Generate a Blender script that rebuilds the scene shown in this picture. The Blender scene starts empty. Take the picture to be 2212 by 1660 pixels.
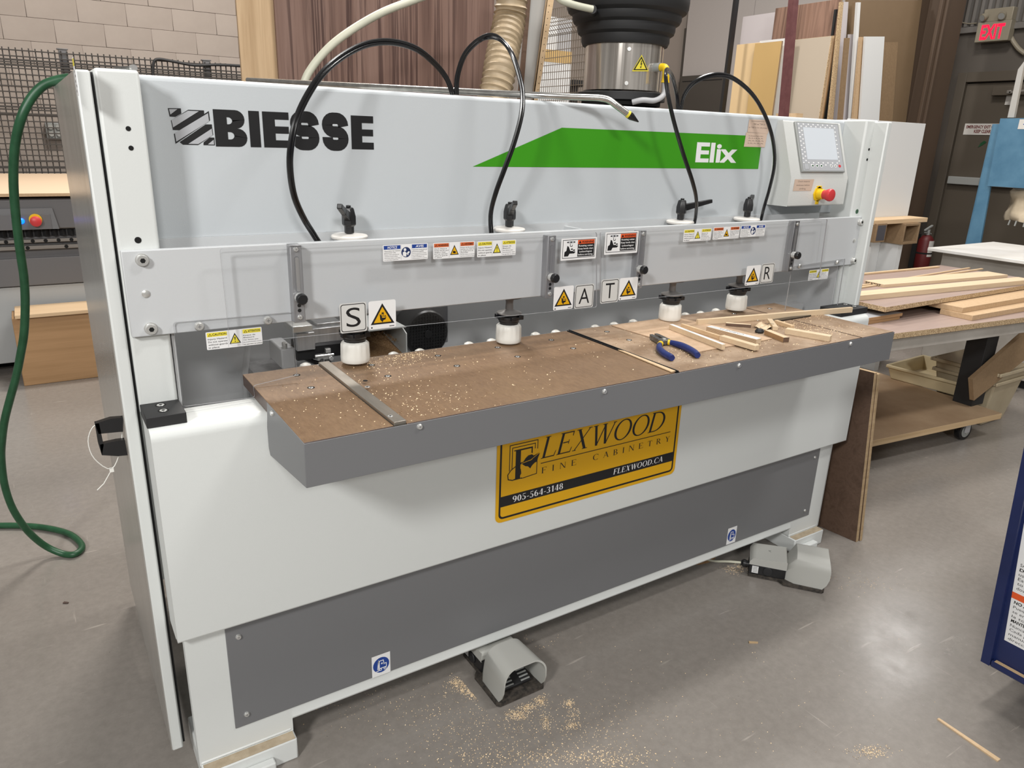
import bpy, bmesh, math, random
from math import sin, cos, pi, radians, sqrt, atan2
from mathutils import Vector, Matrix, Euler

S = bpy.context.scene
COL = S.collection
random.seed(7)

# ------------------------------------------------------------------ camera
F = 1592.6844                      # focal length in pixels of the 2212 px wide frame
cam = bpy.data.cameras.new('camera')
cam.sensor_width = 36.0
cam.lens = F / 2212 * 36.0
cam.clip_start = 0.05
camo = bpy.data.objects.new('camera', cam)
COL.objects.link(camo)
EYE = Vector((0, 0, 1.5))
camo.location = EYE
camo.rotation_euler = Euler((radians(71.47894), radians(-1.80008), radians(-32.48750)), 'XYZ')
S.camera = camo
RM = camo.rotation_euler.to_matrix()

# ------------------------------------------------------------------ world, lights, exposure
S.view_settings.view_transform = 'Standard'
S.view_settings.look = 'None'
S.view_settings.exposure = 0.0
S.view_settings.gamma = 1.0
S.view_settings.use_curve_mapping = False
wd = bpy.data.worlds.new('hall_light'); S.world = wd
wd.use_nodes = True
bg = wd.node_tree.nodes['Background']
bg.inputs[0].default_value = (1.0, 0.955, 0.90, 1)
bg.inputs[1].default_value = 0.25

def area(name, loc, target, sx, sy, watts, col=(1, .96, .9)):
    l = bpy.data.lights.new(name, 'AREA'); l.shape = 'RECTANGLE'
    l.size = sx; l.size_y = sy; l.energy = watts; l.color = col
    o = bpy.data.objects.new(name, l); COL.objects.link(o)
    o.location = loc
    o.rotation_euler = (Vector(target) - Vector(loc)).to_track_quat('-Z', 'Y').to_euler()
    return o
# high-bay lamps under the hall roof
area('high_bay_left', (-2.6, -1.1, 3.4), (0.8, 1.6, 0.9), .6, .6, 145, (1, .99, .97))
area('high_bay_front', (-1.5, -6.0, 4.6), (1.0, 1.5, 0.6), 1.2, .6, 205, (1, .985, .96))
area('high_bay_over', (2.0, 1.5, 5.2), (2.0, 1.45, 0), 1.2, .35, 98, (1, .98, .95))
area('high_bay_back_left', (1.4, 5.4, 5.2), (1.2, 5.0, 0), 1.2, .4, 210, (1, .95, .89))
area('high_bay_back', (4.6, 3.0, 5.2), (4.9, 3.4, 0), 1.2, .4, 125, (1, .95, .89))
area('high_bay_far', (7.3, 3.35, 3.7), (2.2, 1.0, 0), .5, .5, 14, (1, .97, .95))
area('high_bay_right', (3.2, -0.6, 5.2), (3.0, 1.2, 0.8), 1.2, .4, 85, (1, .98, .95))

# ------------------------------------------------------------------ survey helpers: sight line of a photo pixel met with a measured plane
def ray(u, v):
    return RM @ Vector(((u - 1106) / F, -(v - 830) / F, -1))
def at_x(u, v, x):
    d = ray(u, v); return EYE + d * ((x - EYE.x) / d.x)
def at_y(u, v, y):
    d = ray(u, v); return EYE + d * ((y - EYE.y) / d.y)
def at_z(u, v, z):
    d = ray(u, v); return EYE + d * ((z - EYE.z) / d.z)
def at_p(u, v, p, n):
    d = ray(u, v); return EYE + d * ((Vector(p) - EYE).dot(n) / d.dot(n))

# ------------------------------------------------------------------ materials
MAT = {}
def srgb(r, g, b):
    f = lambda c: (c / 255 / 12.92) if c / 255 <= .04045 else ((c / 255 + .055) / 1.055) ** 2.4
    return (f(r), f(g), f(b), 1)
def base_mat(name, col, rough=.5, metal=0., spec=.5, coat=0.):
    m = bpy.data.materials.new(name); m.use_nodes = True
    nt = m.node_tree; b = nt.nodes['Principled BSDF']
    b.inputs['Base Color'].default_value = col
    b.inputs['Roughness'].default_value = rough
    b.inputs['Metallic'].default_value = metal
    b.inputs['Specular IOR Level'].default_value = spec
    if coat: b.inputs['Coat Weight'].default_value = coat
    m.diffuse_color = col
    MAT[name] = m
    return m, nt, b
def nd(nt, t, **kw):
    n = nt.nodes.new(t)
    for k, v in kw.items():
        if k in n.inputs: n.inputs[k].default_value = v
        else: setattr(n, k, v)
    return n
def coords(nt, scale=(1, 1, 1), rot=(0, 0, 0)):
    tc = nt.nodes.new('ShaderNodeTexCoord'); mp = nt.nodes.new('ShaderNodeMapping')
    mp.inputs['Scale'].default_value = scale; mp.inputs['Rotation'].default_value = rot
    nt.links.new(tc.outputs['Object'], mp.inputs['Vector'])
    return mp.outputs['Vector']
def noise(nt, vec, scale, detail=3, rough=.55, dist=0.):
    n = nd(nt, 'ShaderNodeTexNoise', Scale=scale, Detail=detail, Roughness=rough, Distortion=dist)
    nt.links.new(vec, n.inputs['Vector']); return n.outputs['Fac']
def ramp(nt, fac, stops):
    r = nt.nodes.new('ShaderNodeValToRGB'); e = r.color_ramp.elements
    while len(e) < len(stops): e.new(.5)
    for i, (p, c) in enumerate(stops): e[i].position = p; e[i].color = c
    nt.links.new(fac, r.inputs['Fac']); return r.outputs['Color']
def bump(nt, b, h, strength=.2, dist=.001):
    n = nd(nt, 'ShaderNodeBump', Strength=strength, Distance=dist)
    nt.links.new(h, n.inputs['Height']); nt.links.new(n.outputs['Normal'], b.inputs['Normal'])
def mixc(nt, fac, a, c, blend='MIX'):
    m = nt.nodes.new('ShaderNodeMix'); m.data_type = 'RGBA'; m.blend_type = blend
    for s, v in ((0, fac), (6, a), (7, c)):
        if hasattr(v, 'node'): nt.links.new(v, m.inputs[s])
        else: m.inputs[s].default_value = v
    return m.outputs[2]

def paint(name, col, rough=.42, orange=.25, scale=420):
    m, nt, b = base_mat(name, col, rough)
    v = coords(nt)
    bump(nt, b, noise(nt, v, scale, 2), orange, .0006)
    return m
def two_tone(name, c1, c2, scale, stretch=(1, 1, 1), rough=.5, lo=.35, hi=.65, detail=4, metal=0., bstr=0., dist=0., spec=.5):
    m, nt, b = base_mat(name, c1, rough, metal, spec)
    v = coords(nt, stretch)
    f = noise(nt, v, scale, detail, .6, dist)
    nt.links.new(ramp(nt, f, [(lo, c1), (hi, c2)]), b.inputs['Base Color'])
    if bstr: bump(nt, b, f, bstr, .001)
    return m
def wood(name, c1, c2, axis='X', scale=18, rough=.55, c3=None):
    m, nt, b = base_mat(name, c1, rough, 0, .35)
    st = {'X': (.05, 1, 1), 'Y': (1, .05, 1), 'Z': (1, 1, .05)}[axis]
    v = coords(nt, st)
    f = noise(nt, v, scale, 5, .62, .8)
    g = noise(nt, v, scale * 7, 3, .6)
    c = ramp(nt, f, [(.3, c1), (.52, c2), (.72, c1)] if c3 is None else [(.28, c1), (.45, c2), (.56, c3), (.72, c1)])
    c = mixc(nt, .25, c, ramp(nt, g, [(.35, c1), (.65, c2)]))
    nt.links.new(c, b.inputs['Base Color'])
    bump(nt, b, g, .12, .0008)
    return m

paint('white_paint', (.66, .68, .665, 1))
paint('panel_paint', (.525, .555, .575, 1))
paint('beam_paint', (.545, .56, .57, 1))
paint('dark_paint', (.165, .167, .173, 1), .38, .12)
paint('inner_grey', (.50, .505, .51, 1), .4, .1)
base_mat('stem_grey', (.20, .19, .18, 1), .4)
paint('console_paint', (.60, .61, .59, 1), .35, .6, 260)
base_mat('black_plastic', (.012, .012, .013, 1), .35)
base_mat('black_rubber', (.008, .008, .009, 1), .22, 0, .6)
base_mat('matt_black', (.016, .016, .017, 1), .6)
base_mat('dark_hole', (.004, .004, .004, 1), .9)
base_mat('black_print', (.010, .010, .011, 1), .42)
base_mat('white_print', (.80, .80, .80, 1), .5)
base_mat('green_print', (.042, .285, .006, 1), .4)
base_mat('silver_print', (.42, .43, .45, 1), .4)
base_mat('yellow_print', (.78, .66, .05, 1), .5)
base_mat('amber_print', (.80, .46, .015, 1), .45)
base_mat('orange_print', (.62, .13, .035, 1), .5)
base_mat('red_orange_print', (.75, .10, .02, 1), .5)
base_mat('blue_print', (.012, .05, .27, 1), .5)
base_mat('navy_print', (.012, .028, .105, 1), .5)
base_mat('sign_yellow', (.72, .385, .004, 1), .42)
base_mat('clear_tag', (.62, .62, .60, 1), .4)
base_mat('paper_note', (.62, .47, .37, 1), .75)
base_mat('pale_ink', (.16, .12, .10, 1), .7)
base_mat('white_plastic', (.80, .79, .74, 1), .4, 0, .5)
base_mat('red_plastic', (.60, .045, .05, 1), .4)
base_mat('yellow_plastic', (.78, .52, .012, 1), .4)
base_mat('grey_plastic', (.44, .44, .41, 1), .5)
base_mat('lilac_grey', (.42, .42, .43, 1), .45)
base_mat('bezel_grey', (.30, .31, .30, 1), .4)
base_mat('chrome', (.72, .72, .71, 1), .16, .7)
base_mat('zinc', (.66, .66, .64, 1), .28, .65)
base_mat('hub_white', (.80, .76, .71, 1), .35)
two_tone('aluminium', (.46, .46, .47, 1), (.60, .60, .60, 1), 60, (1, 1, .05), .36, metal=.85)
two_tone('bracket_metal', (.30, .30, .31, 1), (.42, .42, .43, 1), 60, (1, 1, .05), .42, metal=.6)
two_tone('steel_bar', (.33, .30, .26, 1), (.45, .41, .36, 1), 30, (1, .12, 1), .36, metal=.8)
two_tone('pipe_metal', (.50, .49, .47, 1), (.66, .65, .62, 1), 40, (.1, 1, 1), .25, metal=1)
two_tone('tool_steel', (.10, .10, .10, 1), (.22, .22, .21, 1), 120, rough=.4, metal=.7)
two_tone('green_hose', (.010, .062, .024, 1), (.018, .085, .036, 1), 30, rough=.42)
two_tone('blue_grip', (.010, .022, .125, 1), (.014, .030, .16, 1), 60, rough=.38)
two_tone('cream_hose', (.50, .50, .40, 1), (.58, .57, .46, 1), 6, rough=.4)
two_tone('duct_hose', (.40, .31, .20, 1), (.50, .39, .26, 1), 14, rough=.5)

# side door: satin sheet steel cover
m, nt, b = base_mat('door_side_metal', (.50, .49, .47, 1), .24, .55)
v = coords(nt, (1, 1, .04)); f = noise(nt, v, 26, 4)
nt.links.new(ramp(nt, f, [(.3, (.40, .39, .37, 1)), (.7, (.58, .57, .54, 1))]), b.inputs['Base Color'])
bump(nt, b, f, .08, .001)

# polished drum of the spindle head
m, nt, b = base_mat('polished_steel', (.62, .58, .54, 1), .16, .75)
v = coords(nt, (1, 1, .01)); f = noise(nt, v, 40, 2)
nt.links.new(ramp(nt, f, [(.3, (.30, .27, .24, 1)), (.7, (.78, .74, .69, 1))]), b.inputs['Base Color'])
bump(nt, b, f, .35, .004)

# table top laminate: worn brown
m, nt, b = base_mat('table_laminate', (.26, .16, .10, 1), .42, 0, .45)
v = coords(nt); f = noise(nt, v, 3.2, 6, .62, .3); g = noise(nt, coords(nt, (1, .3, 1)), 160, 3, .7)
c = ramp(nt, f, [(.30, (.135, .076, .040, 1)), (.5, (.21, .122, .064, 1)), (.72, (.28, .176, .092, 1))])
c = mixc(nt, .55, c, ramp(nt, g, [(.3, (.145, .088, .048, 1)), (.7, (.265, .17, .096, 1))]))
scr = noise(nt, coords(nt, (1.2, 30, 1), (0, 0, .5)), 7, 2)
c = mixc(nt, ramp(nt, scr, [(.70, (0, 0, 0, 1)), (.78, (.45, .45, .45, 1))]), c, (.42, .32, .24, 1))
nt.links.new(c, b.inputs['Base Color']); bump(nt, b, g, .1, .0006)
m2 = m.copy(); m2.name = 'table_laminate_dusty'; MAT['table_laminate_dusty'] = m2
nt = m2.node_tree; b = nt.nodes['Principled BSDF']; b.inputs['Roughness'].default_value = .6
src = b.inputs['Base Color'].links[0].from_socket
d = noise(nt, coords(nt), 9, 5, .7)
nt.links.new(mixc(nt, ramp(nt, d, [(.40, (.12, .12, .12, 1)), (.62, (.62, .62, .62, 1))]), src, (.45, .335, .235, 1)), b.inputs['Base Color'])

m, nt, b = base_mat('walnut_veneer', (.15, .09, .07, 1), .42, 0, .4)
v = coords(nt, (1, 1, .035)); f = noise(nt, v, 16, 5, .6, .5); g = noise(nt, coords(nt, (1, 1, .012)), 62, 4, .65); h = noise(nt, coords(nt, (1, 1, .05)), 4.5, 2)
c = ramp(nt, f, [(.30, (.085, .045, .035, 1)), (.46, (.175, .105, .082, 1)), (.60, (.215, .135, .108, 1)), (.75, (.12, .068, .053, 1))])
c = mixc(nt, ramp(nt, g, [(.40, (1, 1, 1, 1)), (.48, (0, 0, 0, 1))]), c, (.055, .027, .022, 1))
c = mixc(nt, ramp(nt, h, [(.35, (0, 0, 0, 1)), (.7, (.5, .5, .5, 1))]), c, (.20, .125, .10, 1)); nt.links.new(c, b.inputs['Base Color'])
base_mat('laminate_edge', (.085, .055, .045, 1), .4)
wood('maple', (.60, .455, .295, 1), (.68, .535, .365, 1), 'X', 20)
wood('maple_y', (.60, .425, .25, 1), (.68, .50, .32, 1), 'Y', 20)
wood('pine', (.58, .40, .23, 1), (.66, .49, .31, 1), 'X', 26)
wood('light_veneer', (.36, .235, .125, 1), (.56, .40, .245, 1), 'Z', 11, .5)
wood('walnut_old', (.075, .042, .034, 1), (.25, .155, .122, 1), 'Z', 15, .42, (.155, .092, .073, 1))
wood('walnut_light', (.20, .115, .080, 1), (.31, .19, .14, 1), 'Z', 9, .45, (.13, .075, .055, 1))
wood('brown_veneer', (.090, .054, .036, 1), (.145, .09, .062, 1), 'X', 16)
wood('crate_ply', (.30, .175, .080, 1), (.40, .24, .12, 1), 'X', 8)
wood('rosy_laminate', (.30, .22, .19, 1), (.37, .28, .245, 1), 'X', 8, .4)
two_tone('mdf', (.50, .345, .20, 1), (.56, .395, .24, 1), 90, rough=.7)
two_tone('mdf_dark', (.235, .155, .085, 1), (.27, .18, .10, 1), 60, rough=.7)
two_tone('brown_mdf', (.195, .130, .072, 1), (.205, .138, .078, 1), 6, rough=.65)
two_tone('cardboard', (.46, .315, .20, 1), (.52, .37, .25, 1), 50, rough=.8)
two_tone('chipboard', (.24, .15, .075, 1), (.64, .48, .29, 1), 220, rough=.8, lo=.38, hi=.6, bstr=.3)
two_tone('deck_brown', (.30, .20, .12, 1), (.40, .285, .18, 1), 3, rough=.6, detail=5)
two_tone('tan_ply', (.48, .33, .18, 1), (.60, .44, .26, 1), 6, (.1, 1, 8), .6)
two_tone('cream_plastic', (.60, .50, .31, 1), (.66, .57, .37, 1), 5, rough=.5)
two_tone('beige_bin', (.40, .33, .22, 1), (.47, .40, .28, 1), 5, rough=.5)
two_tone('canvas', (.58, .48, .34, 1), (.70, .60, .46, 1), 8, rough=.9, bstr=.5)
two_tone('blue_steel', (.060, .155, .25, 1), (.09, .205, .31, 1), 6, rough=.45, detail=5)
two_tone('navy_steel', (.008, .016, .075, 1), (.012, .022, .095, 1), 8, rough=.35)
two_tone('oxide_paint', (.115, .038, .040, 1), (.15, .055, .055, 1), 20, rough=.6)
base_mat('amber_board', (.55, .365, .145, 1), .6)
base_mat('pale_amber_board', (.74, .54, .30, 1), .6)
base_mat('white_melamine', (.74, .75, .75, 1), .35)
base_mat('grey_melamine', (.40, .41, .43, 1), .4)
base_mat('beige_melamine', (.48, .41, .325, 1), .45)
base_mat('lilac_melamine', (.55, .51, .52, 1), .4)
two_tone('dust_tan', (.36, .29, .20, 1), (.48, .40, .29, 1), 30, rough=.9)
base_mat('dark_cap', (.06, .06, .075, 1), .5)
two_tone('pedal_base', (.018, .016, .014, 1), (.075, .062, .05, 1), 70, rough=.7)
base_mat('peach_board', (.74, .56, .39, 1), .6)
base_mat('ply_layer', (.26, .15, .075, 1), .7)
base_mat('steel_grey_cnc', (.135, .132, .135, 1), .45)
base_mat('cnc_white', (.40, .41, .41, 1), .45)
base_mat('rail_steel', (.25, .23, .21, 1), .4, .5)
base_mat('post_grey', (.40, .39, .37, 1), .5)
base_mat('wire_grey', (.035, .03, .026, 1), .6)
base_mat('wire_tan', (.16, .13, .10, 1), .5)
base_mat('taupe_wall', (.092, .080, .068, 1), .8)
base_mat('door_brown', (.080, .065, .048, 1), .6)
base_mat('column_brown', (.080, .052, .034, 1), .6)
base_mat('wall_panel', (.60, .555, .53, 1), .7)
base_mat('sign_white', (.58, .56, .53, 1), .5)
base_mat('sign_maroon', (.13, .012, .012, 1), .5)
base_mat('fixture_beige', (.25, .22, .165, 1), .5)
base_mat('dull_red', (.10, .007, .008, 1), .5)
base_mat('corrugated_grey', (.15, .14, .13, 1), .5)
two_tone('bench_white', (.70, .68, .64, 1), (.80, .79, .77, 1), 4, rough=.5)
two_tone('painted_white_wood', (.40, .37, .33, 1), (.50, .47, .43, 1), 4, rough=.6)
two_tone('sawdust', (.78, .55, .30, 1), (.92, .76, .54, 1), 300, rough=.9)
two_tone('sawdust_dark', (.20, .11, .05, 1), (.42, .26, .13, 1), 300, rough=.9)

def emis(name, col, st):
    m, nt, b = base_mat(name, col, .4)
    b.inputs['Emission Color'].default_value = col; b.inputs['Emission Strength'].default_value = st
emis('exit_red', (1, .005, .035, 1), 1.6)
emis('blue_lamp', (.0, .10, 1, 1), 4.0)
m, nt, b = base_mat('lcd_screen', (.52, .55, .58, 1), .22)
b.inputs['Emission Color'].default_value = (.8, .88, 1, 1); b.inputs['Emission Strength'].default_value = .10

# concrete floor
m, nt, b = base_mat('concrete', (.25, .225, .2, 1), .3, 0, .5)
v = coords(nt)
f = noise(nt, v, .9, 6, .6, .1); g = noise(nt, v, 40, 4, .7); h = noise(nt, v, 5, 5, .7, .2)
c = ramp(nt, f, [(.3, (.225, .203, .182, 1)), (.7, (.280, .256, .232, 1))])
c = mixc(nt, .3, c, ramp(nt, g, [(.35, (.19, .17, .15, 1)), (.65, (.30, .275, .245, 1))]))
sp = noise(nt, coords(nt, (1.5, 4, 1), (0, 0, .3)), 4, 6, .72, .2)
c = mixc(nt, ramp(nt, sp, [(.66, (0, 0, 0, 1)), (.78, (.22, .22, .22, 1))]), c, (.44, .39, .33, 1))
st = noise(nt, coords(nt, (3, 40, 1), (0, 0, .9)), 1.6, 3, .5); st2 = noise(nt, coords(nt, (60, 2.5, 1), (0, 0, .5)), 1.3, 3, .5)
c = mixc(nt, ramp(nt, st, [(.70, (0, 0, 0, 1)), (.76, (.5, .5, .5, 1))]), c, (.48, .44, .39, 1)); c = mixc(nt, ramp(nt, st2, [(.72, (0, 0, 0, 1)), (.77, (.45, .45, .45, 1))]), c, (.48, .44, .39, 1))
dk = noise(nt, coords(nt), 60, 2); c = mixc(nt, ramp(nt, dk, [(.78, (0, 0, 0, 1)), (.80, (.8, .8, .8, 1))]), c, (.06, .05, .045, 1))
nt.links.new(c, b.inputs['Base Color'])
nt.links.new(ramp(nt, h, [(.3, (.17, .17, .17, 1)), (.7, (.30, .30, .30, 1))]), b.inputs['Roughness'])
bump(nt, b, g, .05, .002)

# painted block wall (the courses are modelled, this is only the tone)
two_tone('block_paint', (.36, .305, .265, 1), (.42, .36, .315, 1), 1.6, rough=.85, detail=6)
base_mat('mortar', (.36, .305, .265, 1), .9)

# acrylic: clear sheet that mirrors at grazing angles
m = bpy.data.materials.new('acrylic'); m.use_nodes = True; MAT['acrylic'] = m
nt = m.node_tree; nt.nodes.clear()
out = nt.nodes.new('ShaderNodeOutputMaterial'); mx = nt.nodes.new('ShaderNodeMixShader')
tr = nd(nt, 'ShaderNodeBsdfTransparent'); tr.inputs[0].default_value = (.985, .987, .99, 1)
gl = nd(nt, 'ShaderNodeBsdfGlossy'); gl.inputs['Roughness'].default_value = .04
fr = nd(nt, 'ShaderNodeFresnel'); fr.inputs['IOR'].default_value = 1.45
ge = nd(nt, 'ShaderNodeNewGeometry'); mm = nd(nt, 'ShaderNodeMath', operation='SUBTRACT'); mm.inputs[0].default_value = 1.0; nt.links.new(ge.outputs['Backfacing'], mm.inputs[1]); ml = nd(nt, 'ShaderNodeMath', operation='MULTIPLY'); nt.links.new(fr.outputs[0], ml.inputs[0]); nt.links.new(mm.outputs[0], ml.inputs[1])
nt.links.new(ml.outputs[0], mx.inputs[0]); nt.links.new(tr.outputs[0], mx.inputs[1]); nt.links.new(gl.outputs[0], mx.inputs[2])
nt.links.new(mx.outputs[0], out.inputs[0])
base_mat('acrylic_edge', (.36, .36, .37, 1), .25)

# ------------------------------------------------------------------ mesh builder
WOFF = {}
def V(*a): return Vector(a if len(a) == 3 else a[0])
def frame_of(d):
    d = d.normalized()
    a = Vector((0, 0, 1)) if abs(d.z) < .9 else Vector((1, 0, 0))
    u = d.cross(a).normalized(); return u, d.cross(u).normalized()

class MB:
    def __init__(s): s.v = []; s.f = []; s.m = []; s.slots = []
    def mi(s, name):
        if name not in s.slots: s.slots.append(name)
        return s.slots.index(name)
    def add(s, vs, fs, mat):
        o = len(s.v); s.v += [Vector(p) for p in vs]; i = s.mi(mat)
        for f in fs: s.f.append([o + k for k in f]); s.m.append(i)
        return s
    def hexa(s, p, mat):           # p: 4 bottom corners + 4 top corners, same order
        return s.add(p, [(3, 2, 1, 0), (4, 5, 6, 7), (0, 1, 5, 4), (1, 2, 6, 5), (2, 3, 7, 6), (3, 0, 4, 7)], mat)
    def box(s, x0, x1, y0, y1, z0, z1, mat):
        return s.hexa([(x0, y0, z0), (x1, y0, z0), (x1, y1, z0), (x0, y1, z0), (x0, y0, z1), (x1, y0, z1), (x1, y1, z1), (x0, y1, z1)], mat)
    def bar(s, o, u, v, w, mat):   # parallelepiped from a corner and three edge vectors
        o, u, v, w = map(Vector, (o, u, v, w))
        if u.cross(v).dot(w) < 0: u, v = v, u
        return s.hexa([o, o + u, o + u + v, o + v, o + w, o + u + w, o + u + v + w, o + v + w], mat)
    def poly(s, pts, mat): return s.add(pts, [list(range(len(pts)))], mat)
    def prism(s, pts, d, mat, mat_side=None):   # flat outline pushed along d
        d = Vector(d); pts = [Vector(p) for p in pts]; n = len(pts)
        nn = sum(((pts[i] - pts[0]).cross(pts[(i + 1) % n] - pts[0]) for i in range(n)), Vector())
        if nn.dot(d) > 0: pts = pts[::-1]
        q = [p + d for p in pts]
        s.add(pts, [list(range(n))], mat); s.add(q, [list(range(n))[::-1]], mat)
        s.add(pts + q, [(i, n + i, n + (i + 1) % n, (i + 1) % n) for i in range(n)], mat_side or mat)
        return s
    def lathe(s, prof, o, axis=(0, 0, 1), n=20, mat='chrome', caps=True):   # prof: (radius, height) pairs
        o = Vector(o); a = Vector(axis).normalized(); u, w = frame_of(a); vs = []; fs = []
        for r, h in prof:
            for k in range(n):
                t = 2 * pi * k / n; vs.append(o + a * h + (u * cos(t) + w * sin(t)) * r)
        for i in range(len(prof) - 1):
            for k in range(n):
                k2 = (k + 1) % n
                fs.append((i * n + k, i * n + k2, (i + 1) * n + k2, (i + 1) * n + k))
        if caps:
            fs.append(list(range(n))[::-1]); fs.append([(len(prof) - 1) * n + k for k in range(n)])
        # frame_of gives u x w = a for this order?  flip when not
        if u.cross(w).dot(a) < 0: fs = [f[::-1] for f in fs]
        return s.add(vs, fs, mat)
    def cyl(s, p0, p1, r, mat, n=12, r1=None):
        p0, p1 = Vector(p0), Vector(p1); L = (p1 - p0).length
        return s.lathe([(r, 0), (r if r1 is None else r1, L)], p0, p1 - p0, n, mat)
    def tube(s, pts, r, mat, n=8, rf=None):
        pts = [Vector(p) for p in pts]; N = len(pts); vs = []; fs = []
        t0 = (pts[1] - pts[0]).normalized(); u, w = frame_of(t0)
        for i, p in enumerate(pts):
            t = (pts[min(i + 1, N - 1)] - pts[max(i - 1, 0)]).normalized()
            u = (u - t * u.dot(t)).normalized(); w = t.cross(u)
            rr = r if rf is None else rf(i / (N - 1), r)
            for k in range(n):
                a = 2 * pi * k / n; vs.append(p + (u * cos(a) + w * sin(a)) * rr)
        for i in range(N - 1):
            for k in range(n):
                k2 = (k + 1) % n; fs.append((i * n + k, i * n + k2, (i + 1) * n + k2, (i + 1) * n + k))
        fs.append(list(range(n))[::-1]); fs.append([(N - 1) * n + k for k in range(n)])
        return s.add(vs, fs, mat)
    def build(s, name, parent=None, bevel=0., smooth=True, angle=35, seg=2, origin=None):
        off = Vector((0, 0, 0))
        if parent is not None: off = WOFF[parent].copy()
        elif origin is not None: off = Vector(origin)
        else:
            lo = [min(p[i] for p in s.v) for i in range(3)]; hi = [max(p[i] for p in s.v) for i in range(3)]
            off = Vector(((lo[0] + hi[0]) / 2, (lo[1] + hi[1]) / 2, lo[2]))
        me = bpy.data.meshes.new(name)
        me.from_pydata([tuple(p - off) for p in s.v], [], s.f)
        for nme in s.slots: me.materials.append(MAT[nme])
        me.polygons.foreach_set('material_index', s.m)
        if smooth:
            me.polygons.foreach_set('use_smooth', [True] * len(me.polygons))
            me.set_sharp_from_angle(angle=radians(angle))
        me.update()
        o = bpy.data.objects.new(name, me); COL.objects.link(o)
        if parent is not None: o.parent = parent; WOFF[o] = off
        else: o.location = off; WOFF[o] = off
        if bevel:
            md = o.modifiers.new('edge', 'BEVEL'); md.width = bevel; md.segments = seg; md.limit_method = 'ANGLE'; md.angle_limit = radians(40)
            md.harden_normals = False
        return o

def tag(o, label=None, cat=None, group=None, kind=None):
    if label: o['label'] = label
    if cat: o['category'] = cat
    if group: o['group'] = group
    if kind: o['kind'] = kind
    return o
def thing(name, label, cat, loc, group=None):
    o = bpy.data.objects.new(name, None); COL.objects.link(o); o.location = loc; o.empty_display_size = .1
    WOFF[o] = Vector(loc); tag(o, label, cat, group); return o
def struct(mb, name, **k): return tag(mb.build(name, **k), kind='structure')
def clone(src, move, parent=None):            # copy of one mesh object, moved
    o = src.copy(); COL.objects.link(o)
    if parent is not None: o.parent = parent
    o.location = src.location + Vector(move)
    WOFF[o] = WOFF[src] + Vector(move); return o

def smooth_path(P, n=6):
    P = [Vector(p) for p in P]; out = []
    for i in range(len(P) - 1):
        a, b, c, d = P[max(i - 1, 0)], P[i], P[i + 1], P[min(i + 2, len(P) - 1)]
        for k in range(n):
            t = k / n
            out.append(.5 * ((2 * b) + (c - a) * t + (2 * a - 5 * b + 4 * c - d) * t * t + (3 * b - a - 3 * c + d) * t ** 3))
    out.append(P[-1]); return out

# ------------------------------------------------------------------ flat print: lettering and pictograms
_tc = {}
def text_mesh(body, bold=0.):
    k = (body, bold)
    if k in _tc: return _tc[k]
    cu = bpy.data.curves.new('t', 'FONT'); cu.body = body; cu.size = 1; cu.offset = bold; cu.resolution_u = 2 if len(body) > 8 else 4
    cu.dimensions = '2D'; cu.fill_mode = 'FRONT'
    o = bpy.data.objects.new('t', cu); COL.objects.link(o)
    dg = bpy.context.evaluated_depsgraph_get()
    me = bpy.data.meshes.new_from_object(o.evaluated_get(dg))
    vs = [(p.co.x, p.co.y) for p in me.vertices]; fs = [tuple(p.vertices) for p in me.polygons]
    bpy.data.objects.remove(o); bpy.data.curves.remove(cu); bpy.data.meshes.remove(me)
    xs = [p[0] for p in vs]; ys = [p[1] for p in vs]
    _tc[k] = (vs, fs, (min(xs), max(xs), min(ys), max(ys))); return _tc[k]

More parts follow.
